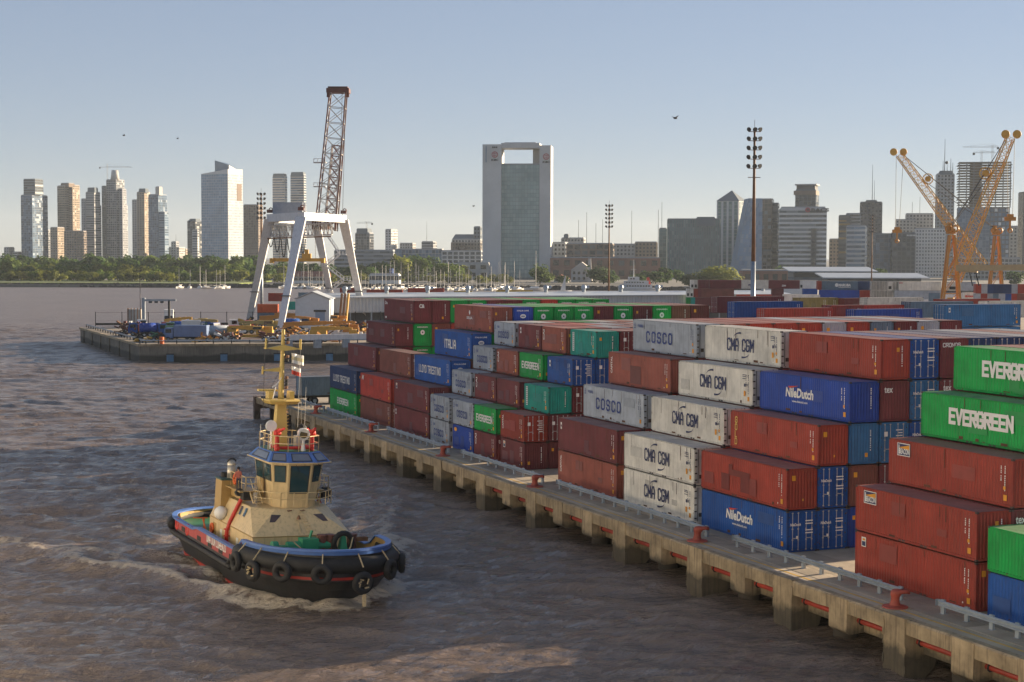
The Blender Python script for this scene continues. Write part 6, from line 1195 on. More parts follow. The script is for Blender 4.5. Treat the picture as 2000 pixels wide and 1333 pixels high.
def yellow_crane(px, D, ytop, ybase, hw, tipx, tipy, pivx, pivy, label, col, hook):
    o = PD(px, ybase, D); t = thing('harbour_crane', label, 'crane', (o.x, o.y, DECK), VIEW_RZ, 'yellow harbour cranes'); m = D/F_PX
    def Lp(x, y, dd=0): p = PD(x, y, D+dd); d = p-Vector((o.x, o.y, DECK)); c, q = math.cos(-VIEW_RZ), math.sin(-VIEW_RZ); return Vector((c*d.x-q*d.y, q*d.x+c*d.y, d.z))
    top = Lp(px, ytop); w0, w1 = hw*m*2.1, hw*m*1.0
    for sx, sy in ((-1,-1),(1,-1),(1,1),(-1,1)): mb = MB(); mb.bar((sx*w0*.95, sy*w0*.55, 3.5), (top.x+sx*w1*.45, sy*w1*.45, top.z-1), .5, .5); mb.build('tower_leg', col, t)
    mb = MB(); 
    for k in range(4):
        z0, z1 = 6+(top.z-8)*k/4, 6+(top.z-8)*(k+1)/4; a0, a1 = w0*.95+(w1*.45-w0*.95)*k/4, w0*.95+(w1*.45-w0*.95)*(k+1)/4
        for sy in (-.55, .55): mb.bar((-a0, sy*a0, z0), (a1, sy*a1, z1), .16); mb.bar((-a1, sy*a1, z1), (a1, sy*a1, z1), .2)
    mb.build('tower_bracing', col, t); mb = MB(); mb.cbox(top, (w1*1.6, w1*1.3, 1.4)); mb.cbox(top+Vector((-w1*.3, 0, 1.4)), (w1*.8, w1, 1.6)); [mb.torus(top+Vector((x, -w1*.7, .6)), (0, 1, 0), .8, .25, 12, 5) for x in (-.8, .9)]; mb.build('tower_head', col, t)
    mb = MB(); mb.tube((0, 0, 0), (0, 0, 7), 1.6, n=16); mb.tube((0, 0, 7), (0, 0, top.z*.36), .9, n=16); [mb.torus((0, 0, z), (0, 0, 1), 1.3, .2, 16, 5) for z in (7, top.z*.3)]; mb.build('column', m_craneyel if col is m_craneor else col, t, True)
    mb = MB(); mb.box(-w0*.75, w0*.75, -w0*.6, w0*.6, 3.2, 6.2); [mb.box(s*w0*.75-.8, s*w0*.75+.8, -1, 1, 0, 3.4) for s in (-1, 1)]; mb.box(w0*.2, w0*.85, -w0*.5, 0, 6.3, 9); mb.build('machine_deck', col, t)
    pv, tp = Lp(pivx, pivy), Lp(tipx, tipy); mb = MB(); n = 20; d = (tp-pv).normalized(); mb2 = MB(); lattice(mb, pv, tp, 3.4, 1.9, n, .11, .05, (0, 1, 0)); mb.build('boom', [m_craneyel, m_craneyel], t)
    perp = Vector((-d.z, 0, d.x)); perp = perp if perp.z > 0 else -perp
    for q in (.4, -2.6):
        mb = MB(); c = tp+d*.6+Vector((q+1.1, -.2, .4)); mb.torus(c, (0, 1, 0), .95, .2, 18, 6); mb.tube(c-Vector((0, .2, 0)), c+Vector((0, .2, 0)), .85, n=18); mb.build('head_sheave', m_craneyel, t)
    c = tp-d*11+perp*2.6; mb = MB(); mb.torus(c, (0, 1, 0), 1.55, .14, 20, 6); mb.tube(c-Vector((0, .3, 0)), c+Vector((0, .3, 0)), .85, n=14); [mb.bar(c, c+Vector((1.75*math.cos(a), 0, 1.75*math.sin(a))), .12) for a in [k*.524 for k in range(12)]]; mb.build('cable_reel', m_craneyel, t)
    for k in range(3): mb = MB(); mb.tube(top+Vector((0, .6*k-.6, 1)), tp-d*(1+9*(k % 2))+perp*1.0, .09, n=4); mb.build('stay_rope', m_wire, t)
    hp = Lp(hook[0], hook[1]); 
    for dx in (-.5, .6): mb = MB(); mb.tube((hp.x+dx, hp.y, hp.z), (tp.x+dx*2, tp.y, tp.z), .07, n=4); mb.build('hoist_rope', m_wire, t)
    mb = MB(); mb.cbox(hp, (2.8, 1.0, 1.0)); mb.cbox(hp+Vector((0, 0, .8)), (1.6, .8, .9)); mb.bar(hp, hp-Vector((0, 0, 3.0)), .4); mb.torus(hp-Vector((0, 0, 3)), (0, 1, 0), .55, .16, 10, 5); mb.build('hook_block', m_craneor, t)
def harbour():
    portal_crane(); pier_things(); far_yard()
    flood_mast(510, PZ(508, 612, PIER_Z).xy.dot(FWH.xy), 377, 'tall floodlight mast behind the left leg of the portal crane', m_maststeel, PIER_Z, .42)
    flood_mast(1474, 330, 250, 'tallest floodlight mast among the rear containers', m_maststeel, DECK, .42)
    flood_mast(1190, 640, 400, 'thin floodlight mast between the two round trees', m_maststeel, DECK-1); flood_mast(1704, 900, 420, 'far thin floodlight mast left of the yellow cranes', m_maststeel, 2)
    yellow_crane(1857, 430, 452, 585, 10, 1973, 270, 1862, 548, 'yellow lattice crane with boom raised to the upper right', m_craneor, (1973, 428)); yellow_crane(1945, 500, 455, 548, 8, 1757, 303, 1918, 522, 'yellow lattice crane with long boom leaning to the left', m_craneor, (1752, 452))
    # beige box jib of a third crane reaching in from the right
    a, b = PD(1868, 524, 415), PD(2080, 522, 400); t = thing('box_jib', 'beige box crane arm reaching in from the right edge', 'crane', a); mb = MB(); d = b-a; mb.bar((0, 0, 0), d, 1.4, 1.5); mb.bar(d*.02+Vector((0, 0, -.6)), d*.2+Vector((0, 0, -.9)), .8, .6); mb.build('arm', mat('beige_jib', (.46,.34,.18), .5, .1), t); mb = MB(); pl = Plane(a*0, tuple(d.normalized()), (0, 0, 1), tuple(-FWH)); 
    pl.o = d*.32-FWH*.78+Vector((0, 0, -.3)); ftext(mb, pl, 'LIEBHERR', 0, 0, 3.2, .5, .04, 0, 0); mb.build('lettering', m_dark, t)['kind'] = 'stuff'
    mb = MB(); [mb.bar(d*q+Vector((0, 0, -.6)), d*q+Vector((1.2, 0, -4.5)), .2) for q in (.12, .18)]; mb.build('hanging_cab', m_dark, t)
    # marina
    r = random.Random(21); wb = mat('yacht_white', (.66,.66,.64), .3, .05); mast_m = mat('yacht_mast', (.62,.60,.55), .4, .1)
    hull = MB(); hull.loft([[(-4.6, -y, z), (-4.6, y, z), (1, y*1.1, z), (5.2, .05, z+.2), (5.2, -.05, z+.2), (1, -y*1.1, z)] for y, z in ((.5, -.3), (1.2, .5), (1.5, 1.1))], 0, True, True, True); hm = hull.mesh('hull', wb)
    cab_ = MB(); cab_.hexa([(-1.8, -.9, 1.1), (2.2, -.7, 1.1), (2.2, .7, 1.1), (-1.8, .9, 1.1)], [(-1.5, -.8, 1.65), (1.7, -.5, 1.65), (1.7, .5, 1.65), (-1.5, .8, 1.65)]); cm_ = cab_.mesh('cabin', wb); ms = MB(); ms.tube((.6, 0, 1), (.6, 0, 14), .16, .1, 6); ms.bar((.6, 0, 2.4), (-4, 0, 2.5), .2); ms.bar((.6, -1, 9), (.6, 1, 9), .1); msm = ms.mesh('mast', mast_m)
    st = MB(); st.tube((5.2, 0, 1.3), (.6, 0, 13.6), .03, n=3); st.tube((-4.5, 0, 1.2), (.6, 0, 13.8), .03, n=3); stm = st.mesh('stay', m_wire)
    pxs = [352, 370, 391, 397, 404, 421, 430, 437]+[557, 566, 573, 581, 588, 594, 600, 606, 611, 617, 623, 629, 690, 697]+list(np.arange(706, 1000, 7.0))+[984, 988, 1003, 1012]
    yseen = {}
    for k, px in enumerate(sorted(pxs)):
        px = px+r.uniform(-2, 2); D = r.uniform(1128, 1150) if px < 700 else r.uniform(1092, 1120); p = PD(px, 560, D); t = thing('sailing_yacht', by_place(px, 'white bare masted yacht', yseen), 'yacht', (p.x, p.y, 0), VIEW_RZ+r.choice((0, math.pi))+r.uniform(-.5, .5)+1.2, 'yachts moored in the marina'); s = r.uniform(.75, 1.25); t.scale = (s, s, s*r.uniform(.8, 1.25))
        link('hull', hm, t); link('cabin', cm_, t); link('mast', msm, t); link('stay', stm, t)
    p = PD(1044, 560, 1080); t = thing('tall_yacht', 'tall yacht with two masts before the round tree by the pylon tower', 'yacht', (p.x, p.y, 0), VIEW_RZ+.3); t.scale = (1.5, 1.5, 1.9); link('hull', hm, t); link('cabin', cm_, t); link('mast', msm, t); link('stay', stm, t)
    p = PD(1103, 560, 1050); t = thing('sail_dinghy', 'small boat with a furled pale sail near the shed', 'boat', (p.x, p.y, 0), 0); link('hull', hm, t); mb = MB(); mb.loft([[(.6, -.15, 1.4), (.6, .15, 1.4), (-3, .1, 1.4), (-3, -.1, 1.4)], [(.6, -.05, 11), (.6, .05, 11), (.5, .05, 11), (.5, -.05, 11)]], 0, True, True, True); mb.build('sail', wb, t)
    # ferry and white clubhouse
    p = PD(1250, 572, 1030); t = thing('white_ferry', 'white passenger ship with tall mast moored right of the round trees', 'ship', (p.x, p.y, 0), VIEW_RZ); L = 84*1030/F_PX; h2 = L/2; mb = MB(); mb.loft([[(-h2*f, -y, z), (h2*.75*f, -y, z), (h2*(1.02 if z > 1 else .9), 0, z+.4), (h2*.75*f, y, z), (-h2*f, y, z)] for y, z, f in ((1.5, -1, .9), (3.2, 1, .97), (3.8, 3.2, 1.0))], 0, True, True, True); mb.build('hull', wb, t)
    for k, (a, b, z0, z1) in enumerate(((-.85, .55, 3.2, 5.6), (-.75, .38, 5.6, 7.8), (-.55, -.05, 7.8, 10.2))):
        mb = MB(); mb.box(a*h2, b*h2, -3, 3, z0+.05*k, z1); dk = mb.build('deckhouse', wb, t); mb = MB(); [mb.box(a*h2+1+i*1.7, a*h2+2.1+i*1.7, -3.06, -3.0, z0+.9, z1-.6) for i in range(int((b-a)*h2/1.7)-1)]; mb.build('windows', G_DARK[1], dk)['kind'] = 'stuff'
    mb = MB(); mb.tube((-h2*.3, 0, 10), (-h2*.3, 0, 21), .35, .12, 8); mb.bar((-h2*.3-1.6, 0, 15), (-h2*.3+1.6, 0, 15), .2); mb.build('mast', wb, t); mb = MB(); mb.hexa([(h2*.3, -1, 5.6), (h2*.5, -1, 5.6), (h2*.5, 1, 5.6), (h2*.3, 1, 5.6)], [(h2*.32, -.7, 10), (h2*.42, -.7, 10), (h2*.42, .7, 10), (h2*.32, .7, 10)]); mb.build('funnel', m_redink, t)
    p = PD(1305, 575, 900); t = thing('motor_yacht', 'white cabin boat at the edge of the red container block', 'boat', (p.x, p.y, 0), VIEW_RZ); t.scale = (1.1, 1.6, 1.9); link('hull', hm, t); link('cabin', cm_, t)
    p = PD(1548, 549, 900); t = thing('large_white_yacht', 'long low white yacht roof behind the lettered boxes', 'yacht', (p.x, p.y, 0), VIEW_RZ); mb = MB(); mb.loft([[(-14*f, -y, z), (11*f, -y, z), (14*f, 0, z), (11*f, y, z), (-14*f, y, z)] for y, z, f in ((2.4, -.5, .9), (3.2, 3, 1.1), (3.2, 6.6, 1.2))], 0, True, True, True); mb.build('hull', wb, t); mb = MB(); mb.loft([[(-14*f, -y, z), (10*f, -y, z), (12*f, 0, z), (10*f, y, z), (-14*f, y, z)] for y, z, f in ((3, 6.6, 1), (2.6, 8.6, .9), (2.2, 9.8, .8))], 0, True, True, True); mb.build('upper_deck', wb, t)
    b = Bld('low white clubhouse with blue tank behind the marina', 'clubhouse', 780, 1215, 4, 'clubhouse', None); b.vol(721, 779, 781, 537, 'band', 'bright', G_DARK, fh=4, bw=4); x, y = b.loc(763); mb = MB(); mb.tube((x, y+4, b.z(537)), (x, y+4, b.z(525)), 1.5, n=12); mb.build('water_tank', CM['blue'], b.t)
    b = Bld('low red roofed boathouse behind the yacht masts', 'boathouse', 640, 1230, 3, 'boathouse', None); x0, x1, y0, y1, z0, z1 = b.vol(570, 638, 640, 541, 'band', 'bright', G_DARK, fh=5, bw=4, cap=False); mb = MB(); mb.loft([[(x, y0-1, z1), (x, (y0+y1)/2, z1+4), (x, y1, z1)] for x in (x0-1, x1+1)], 0, True, True, True); mb.build('gable_roof', mat('roof_tile_red', (.30,.10,.06), .8, .2), b.t)
    # birds
    for k, (px, y, D) in enumerate(((1319, 231, 150), (242, 265, 260), (347, 271, 320), (925, 403, 300))):
        p = PD(px, y, D); t = thing('gull', ('dark bird high above the right-hand towers', 'tiny dark bird above the tapered round crown', 'tiny bird above the sail-shaped tower', 'dark bird just left of the pylon tower')[k], 'bird', p, VIEW_RZ+.4); mb = MB(); mb.ball((0, 0, 0), .1, 8, 6, 0, (2.2, 1, 1)); mb.build('body', m_wire, t)
        for s in (-1, 1): mb = MB(); mb.hexa([(-.09, 0, 0), (.09, 0, 0), (.02, s*.6, .16), (-.06, s*.6, .16)] if s > 0 else [(.09, 0, 0), (-.09, 0, 0), (-.06, s*.6, .16), (.02, s*.6, .16)], [(-.09, 0, .03), (.09, 0, .03), (.02, s*.6, .18), (-.06, s*.6, .18)] if s > 0 else [(.09, 0, .03), (-.09, 0, .03), (-.06, s*.6, .18), (.02, s*.6, .18)]); mb.build('wing', m_wire, t)
# ------------------------------------------------------------------ the tug
def hb(x):
    if x > 8.5: return 5.1*max(0, 1-((x-8.5)/7.1)**2.3)**.5
    if x < -8: return 5.1*max(0, 1-((-8-x)/7.4)**2.8)**.45
    return 5.1
NS = 44
_st = [15.6*math.cos(math.pi*k/NS)*.998+(.1) for k in range(NS+1)]
_st = [max(-15.38, min(15.58, x)) for x in _st]
def outline(sx0, sx1, sb, z, inset=0.0):
    """closed outline, starting at the bow, down the starboard side and back up the port side"""
    P_ = []
    for k in list(range(NS+1))+list(range(NS-1, 0, -1)):
        side = -1 if k <= NS and len(P_) <= NS else 1
        x = _st[k]; y = max(hb(x)-inset, .02)*sb; xx = x*(sx0 if x > 0 else sx1)
        if inset: xx = xx-math.copysign(min(inset, abs(xx)*.012+inset*.6), xx) if abs(x) > 13.5 else xx
        P_.append((xx, side*y, z(x) if callable(z) else z))
    return P_
def ztop(x):
    if x > 8.4: return 3.75+.03*(x-8)
    if x > 7.2: return 2.85+(x-7.2)/1.2*.9
    if x > -3.5: return 2.85
    if x > -4.2: return 2.6+(x+4.2)/.7*.25
    return 2.6
def only_used(mb):
    use = sorted({i for f in mb.f for i in f}); ix = {o: n for n, o in enumerate(use)}; mb.v = [mb.v[i] for i in use]; mb.f = [tuple(ix[i] for i in f) for f in mb.f]
def build_tug():
    t = thing('tugboat', 'cream and black tugboat with red name band and blue rails steaming toward the camera', 'tugboat', TUG_O, math.atan2(TUG_H.y, TUG_H.x)); t.rotation_euler = (R(-2.4), 0, math.atan2(TUG_H.y, TUG_H.x))
    n = len(outline(1, 1, 1, 0))
    # hull plating
    mb = MB(); lv = [(.80, .84, .72, -1.4, 1), (.865, .90, .86, -.35, 1), (.875, .905, .87, .0, 0), (.93, .955, .95, 1.1, 0), (.985, .99, 1.0, 1.75, 0), (1.0, 1.0, 1.0, 1.95, 0)]
    rings = [outline(a, b, c, z) for a, b, c, z, m in lv]
    for (r0, r1, l) in zip(rings[:-1], rings[1:], lv): mb.loft([r0, r1], l[4])
    h = mb.build('hull', [m_hull, m_boot], t, True)
    mb = MB(); mb.add(outline(.985, .985, .98, 1.9), [tuple(range(n))[::-1]]); mb.build('deck', m_deckgreen, t)
    # bulwark: black at the bow, red with the name amidships, cream inside
    mb = MB(); o0 = outline(1, 1, 1.0, 1.92); o1 = outline(1.0, 1.0, 1.0, ztop); i0 = outline(1, 1, 1, 1.92, .2); i1 = outline(1, 1, 1, ztop, .2)
    for k in range(n):
        j = (k+1) % n; xm = (o0[k][0]+o0[j][0])/2; mi = 1 if -10.5 < xm < 8.5 else 0
        mb.quad(o0[k], o0[j], o1[j], o1[k], mi); mb.quad(i0[j], i0[k], i1[k], i1[j], 2)
    bw = mb.build('bulwark', [m_hull, m_tugred, m_tan], t)
    mb = MB(); a, b = outline(1.008, 1.008, 1.018, lambda x: ztop(x)-.06), outline(1.008, 1.008, 1.018, lambda x: ztop(x)+.1); c, d = outline(1, 1, 1, lambda x: ztop(x)+.07, .32), outline(1, 1, 1, lambda x: ztop(x)-.02, .32); mb.loft([a, b, c, d], 0); mb.build('cap_rail', m_tugblue, t)
    mb = MB(); mb.loft([outline(1.012, 1.0, 1.012, lambda x: ztop(x)-.26), outline(1.015, 1.0, 1.016, lambda x: ztop(x)-.06)], 0); 
    keep = [(f, m) for f, m in zip(mb.f, mb.m) if sum(mb.v[i][0] for i in f)/4 > 8.5]; mb.f = [k[0] for k in keep]; mb.m = [k[1] for k in keep]; only_used(mb); mb.build('bow_rail_band', m_tugblue, t)
    for k in range(26):                                         # stanchions inside the stern bulwark
        x = -13.6+k*.0; 
    for s in (-1, 1):
        for k in range(7): x = -5-k*1.35; mb = MB(); y = s*(hb(x)-.34); mb.bar((x, y, 1.9), (x, s*(hb(x)-.26), ztop(x)-.05), .14, .22); mb.build('bulwark_stay', m_cream, t)
    # rubbing strake with its raised end, and the freeing ports
    for s in (-1, 1):
        mb = MB(); pts = [x for x in np.linspace(-15.1, 6.4, 44)]; sec = lambda x, g=0: [(x, s*(max(hb(x), .4)+q), z) for q, z in ((-.05, 1.28), (.24, 1.34), (.34, 1.5), (.24, 1.68), (-.05, 1.74))]
        mb.loft([sec(x) for x in pts], 0, True, True, True); mb.loft([[(x, y, z+.62*(x-5.4)/1.2) for x, y, z in sec(x)] for x in (5.5, 6.0, 6.6)], 0, True, True, True); mb.loft([[(x, y+s*.02, z+.62) for x, y, z in sec(x)] for x in np.linspace(6.6, 10.0, 8)], 0, True, True, True); mb.build('rubbing_strake', m_rubber, t, True)
        for x in (-7.2, -2.6, .4, 3.3, 6.0): mb = MB(); mb.hexa([(x-.5, s*5.06, 1.98), (x+.5, s*5.06, 1.98), (x+.5, s*5.13, 1.98), (x-.5, s*5.13, 1.98)], [(x-.5, s*5.06, 2.32), (x+.5, s*5.06, 2.32), (x+.5, s*5.13, 2.32), (x-.5, s*5.13, 2.32)]); mb.build('freeing_port', m_dark, bw)
        for x in (-9.2, -6.1): mb = MB(); mb.torus((x, s*5.02, 2.25), (0, 1, 0), .36, .14, 14, 6); mb.build('fairlead', m_firered, bw, True)
    # round bow fender, stern fender, hung tyres
    def arcpts(x0, x1, off, z, n_): return [Vector((x, s_*(hb(x)+off), z)) for s_, xs in ((-1, np.linspace(x0, x1, n_)), (1, np.linspace(x1, x0, n_))) for x in xs]
    mb = MB(); xs = list(8.6+(15.5-8.6)*np.sin(np.linspace(0, math.pi/2, 18))); path = [Vector((x, -(hb(x)+.22), 3.0)) for x in xs]+[Vector((x, hb(x)+.22, 3.0)) for x in xs[::-1]]; rings = []
    for k, p in enumerate(path):
        d = (path[min(k+1, len(path)-1)]-path[max(k-1, 0)]).normalized(); nrm = Vector((d.y, -d.x, 0)); rings.append([p+nrm*(.56*math.cos(a))+Vector((0, 0, .56*math.sin(a))) for a in [2*math.pi*q/10 for q in range(10)]])
    mb.loft(rings, 0, True, True, True); mb.build('bow_fender', m_rubber, t, True)
    mb = MB(); xs = list(-10.2-(15.3-10.2)*np.sin(np.linspace(0, math.pi/2, 14))); path = [Vector((x, -(hb(x)+.12), 2.05)) for x in xs]+[Vector((x, hb(x)+.12, 2.05)) for x in xs[::-1]]; rings = []
    for k, p in enumerate(path):
        d = (path[min(k+1, len(path)-1)]-path[max(k-1, 0)]).normalized(); nrm = Vector((d.y, -d.x, 0)); rings.append([p+nrm*(.42*math.cos(a))+Vector((0, 0, .42*math.sin(a))) for a in [2*math.pi*q/10 for q in range(10)]])
    mb.loft(rings, 0, True, True, True); mb.build('stern_fender', m_rubber, t, True)
    ty = MB(); ty.torus((0, 0, 0), (1, 0, 0), .5, .24, 18, 8); tym = ty.mesh('tyre', m_rubber, True); ro = MB(); r = random.Random(6)
    for k in range(6): a = r.uniform(0, 6.28); ro.bar((.12+r.uniform(-.05, .05), .25*math.cos(a), .25*math.sin(a)-.05), (.18, .42*math.cos(a+.7), .42*math.sin(a+.7)), .1, .08)
    rom = ro.mesh('frayed_rope', m_rope)
    cur = [Vector((x, -hb(x), 0)) for x in 8.6+6.95*np.sin(np.linspace(0, math.pi/2, 60))]; cur += [Vector((p_.x, -p_.y, 0)) for p_ in cur[::-1][1:]]; cum = [0]
    for p_, q_ in zip(cur[:-1], cur[1:]): cum.append(cum[-1]+(q_-p_).length)
    for k, fr_ in enumerate((.07, .18, .30, .42, .54, .66, .79, .91)):
        i_ = min(range(len(cum)), key=lambda i: abs(cum[i]-fr_*cum[-1])); i_ = max(1, min(len(cur)-2, i_)); tg = (cur[i_+1]-cur[i_-1]).normalized(); nv = Vector((tg.y, -tg.x, 0)); nv = nv if nv.dot(cur[i_]-Vector((6, 0, 0))) > 0 else -nv; c = cur[i_]+nv*.92
        o = link('tyre', tym, t, (c.x, c.y, 2.55-.28*(k % 3 == 1)-.35*(k == 4)), math.atan2(nv.y, nv.x)); o.scale = (1, 1.1 if k == 4 else 1, 1.1 if k == 4 else 1)
        if k in (1, 4, 6): link('frayed_rope', rom, o)['kind'] = 'stuff'
        mb = MB(); mb.bar((c.x, c.y, 3.0), (c.x-nv.x*.7, c.y-nv.y*.7, 3.8), .07); mb.build('tyre_rope', m_rope, t)
        if k == 4: mb = MB(); mb.bar((c.x+.1, c.y+.1, 1.5), (c.x+.05, c.y+.15, .35), .22, .1); mb.build('hanging_rope', m_rope, t)
    mb = MB(); mb.loft([outline(1.006, 1, 1.008, 2.02), outline(1.006, 1, 1.008, 2.2)], 0); keep = [f for f in mb.f if sum(mb.v[i][0] for i in f)/4 > 9]; mb.f = keep; mb.m = [0]*len(keep); only_used(mb); mb.build('red_bow_band', m_boot, t)
    # name
    mb = MB(); pl = Plane((-.4, -5.125, 2.3), (1, 0, 0), (0, 0, 1), (0, -1, 0)); strokes(mb, pl, 'ONA DON LORENZO', 0, 0, .5, .72, .17, .36, 0); mb.build('name_lettering', m_white, bw)['kind'] = 'stuff'
    # deckhouse with its sloping front
    F0, F1, S0, S1, Bk = 6.6, 4.7, 3.75, 2.95, -4.6; z0, z1, z2 = 1.9, 3.6, 5.3
    b0 = [(Bk, -S0, z0), (F0, -S0, z0), (F0, S0, z0), (Bk, S0, z0)]; b1 = [(Bk, -S0, z1), (F0, -S0, z1), (F0, S0, z1), (Bk, S0, z1)]; b2 = [(Bk, -S1, z2), (F1-1.5, -S1, z2), (F1, -S1+1.4, z2), (F1, S1-1.4, z2), (F1-1.5, S1, z2), (Bk, S1, z2)]
    mb = MB(); mb.loft([b0, b1], 0, True, True, False)
    mb.add(b1+b2, [(1, 2, 7, 6), (0, 1, 5, 4), (1, 6, 5), (2, 3, 9, 8), (2, 8, 7), (3, 0, 4, 9), (4, 5, 6, 7, 8, 9)]); dh = mb.build('deckhouse', m_cream, t)
    mb = MB(); mb.bar((Bk, -S0-.01, z1), (F0+.01, -S0-.01, z1), .05, .07); mb.bar((F0+.01, -S0, z1), (F0+.01, S0, z1), .05, .07); mb.build('knuckle', m_tan, dh)
    def onfront(u, v, off=.03): a = Vector((F0, u*S0, z1)); c = Vector((F1, u*(S1-1.4), z2)); p = a.lerp(c, v); return p+Vector((.6, 0, .77))*off
    for s in (-1, 1):
        mb = MB(); mb.add([onfront(s*.86, .52), onfront(s*.70, .52), onfront(s*.60, .78), onfront(s*.98, .80)], [(0, 1, 2, 3) if s > 0 else (3, 2, 1, 0)]); mb.build('front_window', mat('dark_port', (.08, .055, .055), .3, .1), dh)
        for x in (1.6, 2.7):
            A, B_ = Vector((x, s*S0, z1)), Vector((x-.2, s*S1, z2)); p, q = A.lerp(B_, .55), A.lerp(B_, .9); off = Vector((0, s*.04, .03)); mb = MB(); mb.add([p+off, p+Vector((.42, 0, 0))+off, q+Vector((.42, 0, 0))+off, q+off], [(0, 1, 2, 3)]); mb.build('side_window', m_glassd, dh)
        for x in (-1.6, 2.6): mb = MB(); mb.box(x, x+.5, s*S0-.03, s*S0+.03, 2.3, 3.0); mb.build('vent_box', m_white, dh)
        mb = MB(); mb.box(-3.6, -2.8, s*S0-.03, s*S0+.03, 2.0, 3.25); mb.build('side_door', m_tan, dh)
    mb = MB(); mb.box(F0+.01, F0+.04, -.8, 1.0, 2.3, 2.8); mb.build('locker', m_cream, dh)
    for y in (-2.6, -1.7, 2.4, 3.2): mb = MB(); mb.box(F0, F0+.16, y, y+.45, 2.15, 2.85); mb.build('wall_box', m_cream, dh)
    for k in range(8): mb = MB(); a, b = onfront(.10, k/8, .1), onfront(.24, k/8, .1); mb.bar(a, b, .05); mb.build('rung', m_cream, dh)
    mb = MB(); c = onfront(-.02, .55, .2); mb.tube(c, c+Vector((0, 0, .28)), .17, .07, 10); mb.build('bell', m_maststeel, dh); mb = MB(); mb.bar(onfront(-.02, .1, .06), onfront(-.02, .5, .06), .04); mb.build('bell_rope', m_rope, dh)
    r = random.Random(8)
    for u in (-.3, .3): mb = MB(); [mb.bar(onfront(u+r.uniform(-.12, .12), .93, .03), onfront(u+r.uniform(-.12, .12), .96-r.random()*.08, .03), .08, .03) for q in range(4)]; mb.build('rust_streak', m_maststeel, dh)['kind'] = 'stuff'
    z2 = 5.1
    # rails
    def railing(pts, z, h_=1.0, name='railing', m_=m_cream, step=.9, parent=t):
        mb = MB()
        for a, b in zip(pts[:-1], pts[1:]):
            A, B_ = Vector((*a, z)), Vector((*b, z)); L_ = (B_-A).length; n_ = max(1, round(L_/step))
            for q in range(n_+1): c = A.lerp(B_, q/n_); mb.bar(c, c+Vector((0, 0, h_)), .05)
            for hh in (h_, h_*.52): mb.bar(A+Vector((0, 0, hh)), B_+Vector((0, 0, hh)), .05)
        return mb.build(name, m_, parent)
    railing([(2.8, -2.85), (3.4, -2.85), (4.75, -1.5), (4.75, 1.5), (3.4, 2.85), (2.8, 2.85)], z2, 1.0)
    for s in (-1, 1):
        mb = MB(); mb.box(-2.2, 1.6, min(s*1.9, s*3.3), max(s*1.9, s*3.3), 5.75, 5.85); mb.box(-2.0, 1.4, min(s*2.2, s*2.9), max(s*2.2, s*2.9), 5.1, 5.75); mb.build('side_platform', m_tan, t)
        railing([(-2.2, s*3.25), (1.6, s*3.25), (1.6, s*2.5)], 5.85, 1.05); mb = MB(); [mb.cbox((1.9+.22*k, s*2.2, 5.6-.17*k), (.2, .7, .04)) for k in range(4)]; [mb.bar((1.6, s*y, 5.8), (2.6, s*y, 5.1), .05, .16) for y in (1.85, 2.55)]; [mb.bar((1.7, s*y, 6.75), (2.6, s*y, 6.0), .05) for y in (1.85, 2.55)]; mb.build('side_stair', m_cream, t)
        mb = MB(); mb.cbox((1.3, s*3.1, 5.5), (.8, .6, .6)); mb.tube((.2, s*3.35, 5.6), (1.0, s*3.45, 5.7), .3, n=10); mb.build('deck_gear', m_rubber, t)
    railing([(-4.6, -3.0), (-4.6, 3.0)], z2, 1.0)
    # wheelhouse
    def octo(f, h_, b, w_, z): return [(f, -w_, z), (f, w_, z), (f-.72, h_, z), (b+.9, h_, z), (b, h_*.6, z), (b, -h_*.6, z), (b+.9, -h_, z), (f-.72, -h_, z)]
    lo, hi = octo(4.0, 1.6, -1.3, .8, z2-.3), octo(4.55, 2.0, -1.3, .92, 8.3); mb = MB(); mb.loft([lo, octo(4.12, 1.69, -1.3, .82, 5.9), hi], 0, True, True, True); wh = mb.build('wheelhouse', m_cream, t)
    fr = MB()
    def pane(i, j, u0, u1, zz0, zz1, name='window', parent=wh, low=lo, up=hi, mm=m_glassd, off=.03, frame=True):
        def P_(u, z): q = (z-low[i][2])/(up[i][2]-low[i][2]); a = Vector(low[i]).lerp(Vector(up[i]), q); b = Vector(low[j]).lerp(Vector(up[j]), q); return a.lerp(b, u)
        nn = (P_(1, zz0)-P_(0, zz0)).cross(P_(0, zz1)-P_(0, zz0)).normalized(); c = P_(.5, (zz0+zz1)/2)
        if nn.dot(Vector((c.x-1.3, c.y, 0))) < 0: nn = -nn
        du, dz = .035, .05
        if frame:
            mb = MB(); mb.hexa([P_(u0-du, zz0-dz), P_(u1+du, zz0-dz), P_(u1+du, zz1+dz), P_(u0-du, zz1+dz)], [x+nn*off*.8 for x in (P_(u0-du, zz0-dz), P_(u1+du, zz0-dz), P_(u1+du, zz1+dz), P_(u0-du, zz1+dz))]); f_ = mb.build('window_frame', m_dark, parent)
        mb = MB(); mb.hexa([P_(u0, zz0)+nn*.01, P_(u1, zz0)+nn*.01, P_(u1, zz1)+nn*.01, P_(u0, zz1)+nn*.01], [x+nn*off for x in (P_(u0, zz0), P_(u1, zz0), P_(u1, zz1), P_(u0, zz1))]); mb.build(name, mm, parent)
    pane(0, 1, .12, .88, 6.0, 8.0); pane(1, 2, .18, .82, 6.85, 8.0); pane(7, 0, .18, .82, 6.85, 8.0); pane(2, 3, .08, .45, 6.85, 8.0); pane(2, 3, .55, .92, 6.85, 8.0); pane(6, 7, .08, .45, 6.85, 8.0); pane(6, 7, .55, .92, 6.85, 8.0)
